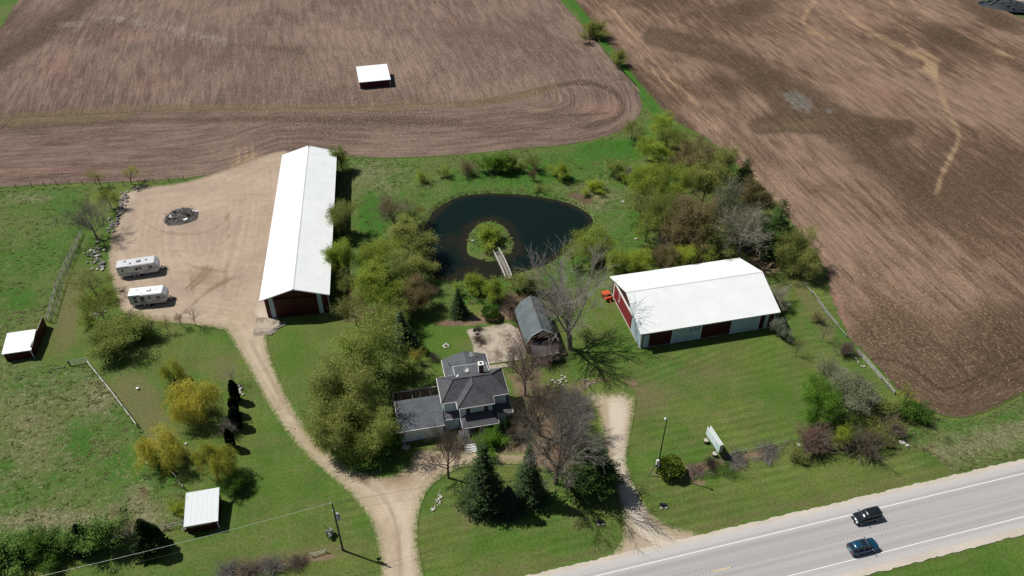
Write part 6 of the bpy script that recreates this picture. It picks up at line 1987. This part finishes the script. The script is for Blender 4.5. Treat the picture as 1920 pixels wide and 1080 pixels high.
for z in (.25, .5, .75, 1.0, 1.2): MB().tube(g0 + Vector((0, 0, z)), g1 + Vector((0, 0, z)), .035, .035, 6).build('tube_rail', M_GREYM, t)
for f in (0, .33, .66, 1): MB().tube(g0.lerp(g1, f) + Vector((0, 0, .1)), g0.lerp(g1, f) + Vector((0, 0, 1.25)), .03, .03, 6).build('upright', M_GREYM, t)
MB().box(g1 + Vector((-.2, 0, .65)), (.18, .18, 1.4)).build('gate_post', M_WOOD, t)
rail_fence('rail_fence', 'low fallen rails left of the tube gate', [(98, 694), (122, 690)], .5, 2.0, (.6,), M_WOOD, seed=15)

# ------------------------------------------------------------ foot bridge
pa, pb = (P(923, 476) + P(935, 473)) / 2, (P(948, 529) + P(959, 523)) / 2
d_ = pb - pa; Lb = d_.length
br = thing('foot_bridge', 'weathered wooden footbridge with pale rails from the shore to the island', 'bridge', (pa.x, pa.y, 0), math.atan2(d_.y, d_.x))
arch = lambda s: .35 + .45 * math.sin(math.pi * s / Lb)
npl = int(Lb / .24)
pmesh = MB().box((0, 0, 0), (.2, 1.25, .05)).mesh('plank', M_WOOD)
for i in range(npl):
    s = (i + .5) * Lb / npl
    inst('plank', pmesh, br, (s, random.Random(i).uniform(-.03, .03), arch(s)), (0, -math.atan((arch(s + .05) - arch(s - .05)) / .1), 0))
for sy in (-.62, .62):
    n = 8
    for i in range(n + 1):
        s = i * Lb / n
        MB().box((s, sy * 1.08, arch(s) + .30), (.10, .10, 1.5)).build('post', M_WRAIL, br)
    for hz, w_ in ((.98, .15), (.5, .08)):
        for i in range(n):
            s0, s1 = i * Lb / n, (i + 1) * Lb / n
            MB().loft([[(s, sy * 1.08 + dy, arch(s) + hz + dz) for dy, dz in ((-w_ / 2, -.03), (w_ / 2, -.03), (w_ / 2, .03), (-w_ / 2, .03))] for s in (s0, s1)]).build('rail', M_WRAIL, br)
    MB().loft([[(s, sy * .8 + dy, arch(s) - .12 + dz) for dy, dz in ((-.07, -.1), (.07, -.1), (.07, .08), (-.07, .08))] for s in np.linspace(0, Lb, 9)]).build('beam', M_BROWN, br)

# ------------------------------------------------------------ stones and heaps
def rock_mesh(seed, mat):
    rs = random.Random(seed)
    bm = bmesh.new(); bmesh.ops.create_icosphere(bm, subdivisions=1, radius=.5)
    for v in bm.verts:
        v.co *= rs.uniform(.72, 1.15); v.co.z = max(v.co.z * .75, -.25)
    me = bpy.data.meshes.new('rock'); bm.to_mesh(me); bm.free(); me.materials.append(mat)
    return me


M_ROCK = [simple('grey_field_stone', (.27, .255, .235), .9, .25, 2), simple('pale_field_stone', (.46, .44, .40), .9, .2, 2), simple('dark_field_stone', (.10, .095, .09), .9, .3, 2)]
ROCKS = [rock_mesh(i, M_ROCK[i % 3]) for i in range(9)]
PALE = [ROCKS[1], ROCKS[4], ROCKS[7]]


def stone_row(name, label, pts, width, n, smin, smax, seed, pool=ROCKS, cat='stones'):
    rnd = random.Random(seed)
    wp = [P(*p) for p in pts]
    t = thing(name, label, cat, wp[0])
    ls = [(b - a).length for a, b in zip(wp[:-1], wp[1:])]
    for i in range(n):
        s = rnd.random() * sum(ls)
        for (a, b), l in zip(zip(wp[:-1], wp[1:]), ls):
            if s <= l:
                p = a.lerp(b, s / l); break
            s -= l
        k = rnd.uniform(smin, smax)
        inst('rock', rnd.choice(pool), t, (p.x - wp[0].x + rnd.gauss(0, width), p.y - wp[0].y + rnd.gauss(0, width), .1 + k * .12),
             (0, 0, rnd.random() * 6), (k * rnd.uniform(.8, 1.5), k, k * rnd.uniform(.6, 1)))
    return t


stone_row('stone_row', 'row of dark and grey rubble stones along the upper left edge of the yard', [(238, 360), (226, 388), (216, 412), (208, 436)], .6, 80, .3, .95, 1, [ROCKS[2], ROCKS[5], ROCKS[8], ROCKS[0], ROCKS[3], ROCKS[6]])
stone_row('stone_row', 'heap of grey stones beside the bare tree above the upper trailer', [(178, 462), (182, 485), (186, 500)], .9, 60, .3, .9, 2, [ROCKS[2], ROCKS[5], ROCKS[0], ROCKS[3], ROCKS[6], ROCKS[1]])
stone_row('rubble_heap', 'black and grey rubble at the upper left yard corner by the fence', [(250, 354), (272, 352)], .5, 26, .3, .8, 3, [ROCKS[2], ROCKS[5], ROCKS[8], ROCKS[0]])
stone_row('stone_edging', 'wavy chain of pale stones on the front lawn beside the driveway', [(822, 922), (827, 932), (818, 938), (826, 946), (815, 950), (810, 960)], .16, 34, .18, .4, 4, PALE)
stone_row('fire_ring', 'small ring of pale stones on the lawn behind the house', [(830, 650), (836, 645), (842, 650), (836, 653), (830, 650)], .06, 20, .25, .42, 5, PALE)
stone_row('stone_heap', 'pale stones beside the topmost black juniper', [(447, 720), (449, 730), (451, 742)], .22, 14, .3, .75, 6, PALE)
stone_row('stone_heap', 'grey stones at the yard corner below the lower trailer', [(196, 585), (180, 590)], .7, 12, .3, .6, 13)
stone_row('stone_heap', 'scattered pale stones where lawn meets the right driveway', [(1098, 712), (1112, 722)], .6, 12, .2, .45, 7, PALE)
stone_row('stone_heap', 'pale boulder and gravel stones under the bare trees right of the house', [(1046, 714), (1056, 724)], .8, 22, .2, .5, 8, PALE)
stone_row('stone_heap', 'few pale stones in rough grass right of the roadside thicket', [(1684, 833), (1698, 834)], .3, 10, .3, .7, 9, PALE)
stone_row('stone_heap', 'white stones at the garage corner beside the driveway', [(755, 833), (764, 842)], .35, 12, .3, .8, 10, PALE)
stone_row('stone_edging', 'pale stones scattered along the back of the split rail fence', [(1570, 660), (1592, 664), (1618, 688)], .3, 16, .2, .45, 14, PALE)
for x, y, k, lab in ((1168, 379, .9, 'white boulder in the meadow nearest the pond, upper one'), (1222, 404, .8, 'pale boulder half hidden under woodlot trees'), (1192, 449, .7, 'small white boulder in the meadow, lowest of three'),
                     (349, 833, .6, 'small white stone on the lawn between the two golden willows'), (1497, 836, .8, 'white boulder in front of the reddish brown bush'),
                     (886, 452, .7, 'white stone on the left shore of the island')):
    p = P(x, y)
    tag(inst('boulder', PALE[int(x) % 3], None, (p.x, p.y, .15), (0, 0, x), (k, k, k * .8)), lab, 'boulder')
for x, y, lab in ((1125, 979, 'dark drain stone in the grass left of the right driveway'), (1243, 948, 'dark drain stone in the grass right of the right driveway')):
    p = P(x, y); t = thing('culvert_end', lab, 'culvert', p)
    MB().tube((-.5, 0, .22), (.5, -.1, .22), .3, .3, 12).build('pipe', M_DARK, t)
    inst('rock', ROCKS[0], t, (.45, -.4, .1), (0, 0, 1), (.8, .6, .5)); inst('rock', ROCKS[3], t, (-.3, -.5, .1), (0, 0, 2), (.7, .6, .5))


def heap(name, label, cat, ctr, rx, ry, h, mat, seed, sticks=0, stickmat=None, sl=1.5, ang=0.0):
    """low rounded mound with sticks and junk lying on it"""
    rs = np.random.RandomState(seed)
    c = P(*ctr)
    t = thing(name, label, cat, c, ang)
    nr, na = 9, 36
    V, Q = [], []
    for i in range(nr):
        f = i / (nr - 1)
        for k in range(na):
            a = 6.283 * k / na
            rr = f * (1 + .07 * math.sin(a * 3 + seed) + .04 * math.sin(a * 7))
            z = h * (1 - f * f) * (.8 + .4 * rs.rand()) + .02 * (1 - f)
            V.append((rx * rr * math.cos(a), ry * rr * math.sin(a), z if f < 1 else -.02))
    for i in range(nr - 1):
        for k in range(na): Q.append((i * na + k, i * na + (k + 1) % na, (i + 1) * na + (k + 1) % na, (i + 1) * na + k))
    me = mesh_np('mound', V, [q[::-1] for q in Q]); me.materials.append(mat)
    link_obj('mound', me, t)
    if sticks:
        rnd = random.Random(seed)
        sm = [MB().tube((-.5, 0, 0), (.5, 0, 0), .045, .03, 5).mesh('stick', m_) for m_ in stickmat]
        for i in range(sticks):
            a = rnd.random() * 6.28; f = rnd.random() ** .6 * .85
            inst('stick', rnd.choice(sm), t, (rx * f * math.cos(a), ry * f * math.sin(a), h * (1 - f * f) + .08 + rnd.random() * .2), (rnd.gauss(0, .2), rnd.gauss(0, .3), rnd.random() * 3.14), (sl * rnd.uniform(.5, 1.4), 1.2, 1.2))
    return t


M_ASH = simple('charred_ash', (.080, .078, .072), .95, .45, 2)
M_STK = [simple('charred_stick', (.05, .045, .045), .9, .2), simple('pale_stick', (.33, .30, .27), .9, .2), simple('grey_stick', (.16, .145, .135), .9, .2)]
bp = heap('burn_pile', 'oval charred burn pile of sticks and scrap in the middle of the yard', 'burn pile', (340, 407), 4.3, 4.2, .26, M_ASH, 3, 90, M_STK, 1.6, .35)
for x, y, a, sx, sy in ((.9, -1.9, .4, .9, .6), (2.9, 1.1, .2, .6, .4), (3.4, .6, .9, .6, .3), (-2.3, .7, 1.1, 1.3, .22), (-2.1, .1, -.6, .9, .2)):
    MB().box((x, y, .42), (sx, sy, .06), rz=a, rx=.2).build('scrap_sheet', M_WPAINT, bp)
for x, y in ((-1.2, 1.7), (1.5, -.4)):
    MB().lathe([(.32, .3), (.42, .36), (.42, .5), (.32, .56), (.24, .5), (.24, .36)], (x, y, .15), 14).build('tyre', M_BLACK, bp)
heap('log_heap', 'heap of grey logs and stumps beside a mossy shrub at the meadow edge', 'logs', (1178, 322), 1.6, 1.9, .5, M_ROCK[2], 5, 40, [M_STK[1], M_STK[2]], 1.8)
heap('soil_heap', 'flat patch of brown dug soil on the lawn below the pond thicket', 'soil', (845, 606), 3.2, .9, .10, simple('dug_soil', (.15, .10, .065), .95, .3, 3), 6)
hp = heap('silage_heap', 'long dark covered heap with tyres at the far top right corner', 'heap', (1893, 14), 11, 4.5, 2.2, simple('black_cover_sheet', (.022, .028, .034), .5, .35, 1, .4), 8, 0, None, 1, -.45)
rnd = random.Random(2)
tm_ = MB().lathe([(.3, 0), (.5, .08), (.5, .24), (.3, .3), (.22, .2), (.22, .08)], (0, 0, 0), 10).mesh('tyre', simple('pale_old_tyre', (.10, .11, .12), .8, .3))
for i in range(46):
    a = rnd.random() * 6.28; f = rnd.random() ** .5 * .9
    inst('tyre', tm_, hp, (11 * f * math.cos(a), 4.5 * f * math.sin(a), 2.1 * (1 - f * f) + .2), (rnd.gauss(0, .2), rnd.gauss(0, .2), 0))
MB().prism([(-5, 5.5, .3), (14, 5.5, .3), (14, 12, .3), (-5, 12, .3)], .3).build('concrete_pad', M_CONC, hp)
fw = thing('firewood_stack', 'stack of split pinkish firewood behind the right end of the wide barn', 'firewood', P(1447, 500), .5)
lm = [MB().tube((0, -.25, 0), (0, .25, 0), .12, .11, 7).mesh('log', m_) for m_ in (simple('cut_wood', (.42, .30, .23), .9, .2), simple('log_bark', (.16, .12, .09), .9, .2))]
for r_ in range(5):
    for k in range(8 - r_): inst('log', rnd.choice(lm), fw, ((k - 4 + r_ * .5) * .25, rnd.gauss(0, .07), .13 + r_ * .21), (rnd.gauss(0, .1), 0, rnd.gauss(0, .15)))
fl = thing('fallen_trunk', 'pale fallen dead trunk lying under the woodlot by the wide barn', 'log', P(1398, 477), .28)
MB().path([(0, 0, .5), (1.6, .1, .75), (3.4, .5, .9), (5.2, .9, 1.2)], .11, 7).build('trunk', BK['pale'], fl)
for s, q in (((1.6, .1, .75), (2.4, 1.2, 1.5)), ((3.4, .5, .9), (4.3, 1.6, 1.6)), ((3.4, .5, .9), (4.1, -.4, 1.3))): MB().tube(s, q, .05, .02, 5).build('branch', BK['pale'], fl)

# ------------------------------------------------------------ poles, wires, billboard
M_POLE = simple('tarred_pole', (.085, .075, .065), .9, .2, 4)
M_LAMP = simple('white_lamp_glass', (.75, .76, .76), .3, .04)
pb_ = P(643, 1032)
pole = thing('utility_pole', 'tall wooden utility pole with grey transformer left of the driveway', 'utility pole', pb_)
MB().tube((0, 0, 0), (0, 0, 11.0), .16, .10, 10).build('pole', M_POLE, pole)
MB().lathe([(.22, 7.4), (.26, 7.45), (.26, 8.25), (.2, 8.34), (.07, 8.4)], (.42, -.05, 0), 14).build('transformer', simple('grey_transformer', (.30, .33, .36), .5, .08), pole)
MB().lathe([(.05, 8.4), (.19, 8.45), (.21, 8.6), (.1, 8.72)], (.35, .02, 0), 12).build('lamp', M_LAMP, pole)
for z in (11.02, 9.35): MB().lathe([(.03, z - .12), (.08, z - .08), (.09, z), (.05, z + .06)], (-.16, 0, 0), 10).build('insulator', M_LAMP, pole)
MB().box((.25, 0, 7.9), (.4, .1, .08)).build('bracket', M_DARK, pole)
lp = P(1231, 888)
lamp = thing('lamp_post', 'slim dark lamp post with small white lamp behind the round yew', 'lamp post', lp)
MB().tube((0, 0, 0), (.12, .1, 12.2), .11, .07, 10).build('pole', M_DARK, lamp)
MB().lathe([(.06, 12.2), (.17, 12.3), (.2, 12.5), (.1, 12.68)], (-.12, .1, 0), 12).build('lamp', M_LAMP, lamp)
MB().box((-.18, -.1, 2.9), (.45, .3, 1.0), rz=.4).box((.05, -.3, 2.2), (.3, .2, .7), rz=.2).build('meter_box', M_WPAINT, lamp, .03)
bb_ = P(1215, 893) - lp
MB().tube(bb_, (-.1, 0, 3.0), .06, .06, 8).build('brace', M_POLE, lamp)
MB().box((bb_.x * .5 + .3, bb_.y * .5, .1), (1.4, .12, .1), rz=-.5).build('foot_rail', M_WOOD, lamp)


def wire(label, a, b, sag, r=.014):
    pts = []
    for i in range(25):
        f = i / 24
        p = a.lerp(b, f); p.z -= sag * 4 * f * (1 - f)
        pts.append(tuple(p - a))
    t = MB().path(pts, r, 4).build('power_line', M_POLE if r < .015 else M_GREYM)
    t.location = a
    tag(t, label, 'power line')


far_l = P(-330, 1165, 10.6)
wire('upper power line from the utility pole towards the lower left corner', pb_ + Vector((-.16, 0, 11.08)), far_l, 1.1, .018)
wire('lower power line from the utility pole towards the lower left corner', pb_ + Vector((-.16, 0, 9.4)), far_l + Vector((0, 0, -1.8)), 1.2, .012)
wire('upper power line between utility pole and lamp post above the spruces', pb_ + Vector((0, 0, 11.0)), lp + Vector((.05, .05, 8.2)), .5)
wire('lower power line between utility pole and lamp post across the front spruces', pb_ + Vector((0, 0, 9.3)), lp + Vector((.04, .04, 5.6)), .9, .012)
wire('power line from the lamp post to the right over the round green tree', lp + Vector((.1, .1, 11.6)), P(1660, 770, 7.0), 1.2, .009)

M_BB = simple('pale_billboard', (.76, .80, .79), .6, .06)
M_BLU = simple('faded_blue_print', (.50, .66, .68), .6, .1, 2)
s0, s1 = P(1323.8, 828), P(1340, 853)
d_ = s1 - s0; Ls = d_.length
bb = thing('billboard', 'white double sided billboard on two posts seen edgewise on the right lawn', 'sign', s0, math.atan2(d_.y, d_.x))
for x in (.25, Ls + .25): MB().tube((x, 0, 0), (x, 0, 3.4), .07, .07, 8).build('post', M_WPAINT, bb)
for sy, nm in ((-.13, 'near'), (.38, 'far')):
    p_ = MB().box((Ls / 2 + .35, sy, 2.55), (Ls + 1.25, .07, 1.75)).build('panel', M_BB, bb)
    ys = sy - .042 if sy < 0 else sy + .042
    MB().box((Ls / 2 + .35, ys, 2.55), (Ls + .95, .012, 1.35)).build('printed_panel', M_BLU, p_)
    m = MB()
    for z, x0, x1, h in ((2.98, .1, 1.7, .2), (2.98, 1.95, 2.7, .2), (2.66, .0, 2.3, .12), (2.42, .3, 2.6, .1), (2.16, .0, 1.2, .16), (2.16, 1.4, 2.9, .1)):
        m.box(((x0 + x1) / 2, ys + (-.01 if sy < 0 else .01), z), (x1 - x0, .012, h))
    m.build('printed_lines', M_BB, p_)
MB().box((Ls + .95, .12, 2.55), (.06, .5, 1.7)).build('end_board', M_GREYM, bb)
for (x, y), lab in (((1323.6, 827), 'dark planter barrel with pale rim at the upper billboard post'), ((1339.6, 852), 'dark planter barrel at the lower billboard post beside the bed')):
    p = P(x, y)
    t = thing('planter_barrel', lab, 'planter', (p.x - .1, p.y - .35, 0))
    MB().lathe([(.30, 0), (.36, .3), (.33, .6), (.30, .62), (.27, .5)], (0, 0, 0), 14).build('barrel', M_BROWN, t)
    MB().lathe([(.34, .60), (.37, .62), (.37, .67), (.31, .67)], (0, 0, 0), 14).build('rim', M_WRAIL, t)
    MB().lathe([(.26, .55), (.2, .66), (.05, .7)], (0, 0, 0), 10).build('soil', simple('dry_straw', (.36, .31, .22), .9, .2), t)
p = P(1397, 865); t = thing('rusty_drum', 'small rusty lid lying in the brush bed', 'drum', p)
MB().lathe([(.3, 0), (.42, .12), (.40, .22), (.1, .26)], (0, 0, 0), 12).build('lid', simple('rust', (.14, .05, .02), .9, .25), t)

# antique implement / planter on the lawn by the utility pole
p = P(619, 1004)
t = thing('garden_ornament', 'small dark green antique farm machine with white flowers left of the utility pole', 'garden ornament', p, .4)
M_GRN = simple('dark_green_enamel', (.02, .05, .025), .5, .15)
for s in (-.45, .45):
    w = MB()
    for k in range(16):
        a0, a1 = k * .3927, (k + 1) * .3927
        w.tube((s, math.cos(a0) * .55, .55 + math.sin(a0) * .55), (s, math.cos(a1) * .55, .55 + math.sin(a1) * .55), .035, .035, 5)
    for k in range(4):
        a0 = k * .785
        w.tube((s, math.cos(a0) * .55, .55 + math.sin(a0) * .55), (s, -math.cos(a0) * .55, .55 - math.sin(a0) * .55), .02, .02, 4)
    w.build('wheel', M_GRN, t)
MB().tube((-.5, 0, .55), (.5, 0, .55), .05, .05, 6).box((0, .1, .8), (.7, .9, .35)).box((0, -.6, .6), (.4, .7, .2)).build('frame', M_GRN, t)
MB().tube((-.3, .3, .9), (-.5, .5, 2.1), .05, .04, 6).build('lever', M_DARK, t)
MB().lathe([(.03, 0), (.18, .02), (.2, .12), (.05, .14)], (.1, -.2, .98), 10).build('seat', M_GRN, t)
for x, y, z in ((-.35, .35, 1.0), (.3, .4, 1.0), (.1, 0, 1.05), (.25, -.45, .8), (-.1, -.25, .95)):
    o = inst('flower_clump', PALE[0], t, (x, y, z), (0, 0, x * 9), (.28, .28, .2))
for x, y, z in ((-.2, .1, 1.0), (.4, .05, .9), (0, -.6, .75)):
    inst('leaf_clump', PROTO['ball_a']['leaves'], t, (x, y, z - .3), (0, 0, x * 9), (.13, .13, .2)); setmat(t.children[-1], LM['fresh'])
p = P(712, 1056)
t = thing('mailbox', 'small dark mailbox on a post at the road end of the left driveway', 'mailbox', (p.x, p.y, 0), .25)
MB().box((0, 0, .5), (.1, .1, 1.0)).build('post', M_WRAIL, t)
MB().loft([[(x, y, z) for y, z in ((-.13, 1.0), (.13, 1.0), (.13, 1.16), (.08, 1.26), (-.08, 1.26), (-.13, 1.16))] for x in (-.3, .3)]).build('box', M_DARK, t)
MB().box((.1, -.15, 1.2), (.05, .02, .16)).build('flag', M_RED, t)
p = P(258.5, 730)
t = thing('well_cap', 'small white round cap standing alone on the left lawn', 'well cap', p)
MB().lathe([(.18, 0), (.18, .3), (.24, .31), (.24, .36), (.1, .4)], (0, 0, 0), 12).build('cap', M_WPAINT, t)
p = P(231, 957)
t = thing('feed_tub', 'dark round feed tub in the rough grass left of the silver roofed shed', 'tub', p)
MB().lathe([(.32, 0), (.42, .3), (.45, .34), (.38, .3), (.3, .08)], (0, 0, 0), 14).build('tub', M_BLACK, t)
p = P(346, 994)
t = thing('garden_bin', 'pale bucket by the front left corner of the silver roofed shed', 'bucket', p)
MB().lathe([(.2, 0), (.26, .4), (.28, .42), (.22, .38), (.18, .05)], (0, 0, 0), 12).build('bucket', M_WRAIL, t)
p = P(890, 626)
t = thing('fire_pit', 'small black kettle grill on the left part of the patio', 'grill', (p.x, p.y, .1))
MB().lathe([(.1, .5), (.3, .6), (.36, .8), (.3, .98), (.05, 1.05)], (0, 0, 0), 14).build('bowl', M_BLACK, t)
for a in (0, 2.1, 4.2): MB().tube((.15 * math.cos(a), .15 * math.sin(a), .6), (.35 * math.cos(a), .35 * math.sin(a), 0), .02, .02, 5).build('leg', M_GREYM, t)
p = P(1001, 684)
t = thing('garden_bench', 'pale garden bench under bare trees below the gambrel barn', 'bench', (p.x, p.y, .05), .3)
MB().box((0, 0, .45), (1.4, .45, .06)).build('seat', M_WRAIL, t)
MB().box((0, .22, .75), (1.4, .05, .4)).build('backrest', M_WRAIL, t)
for x in (-.6, .6): MB().box((x, 0, .22), (.08, .4, .44)).build('leg', M_WRAIL, t)
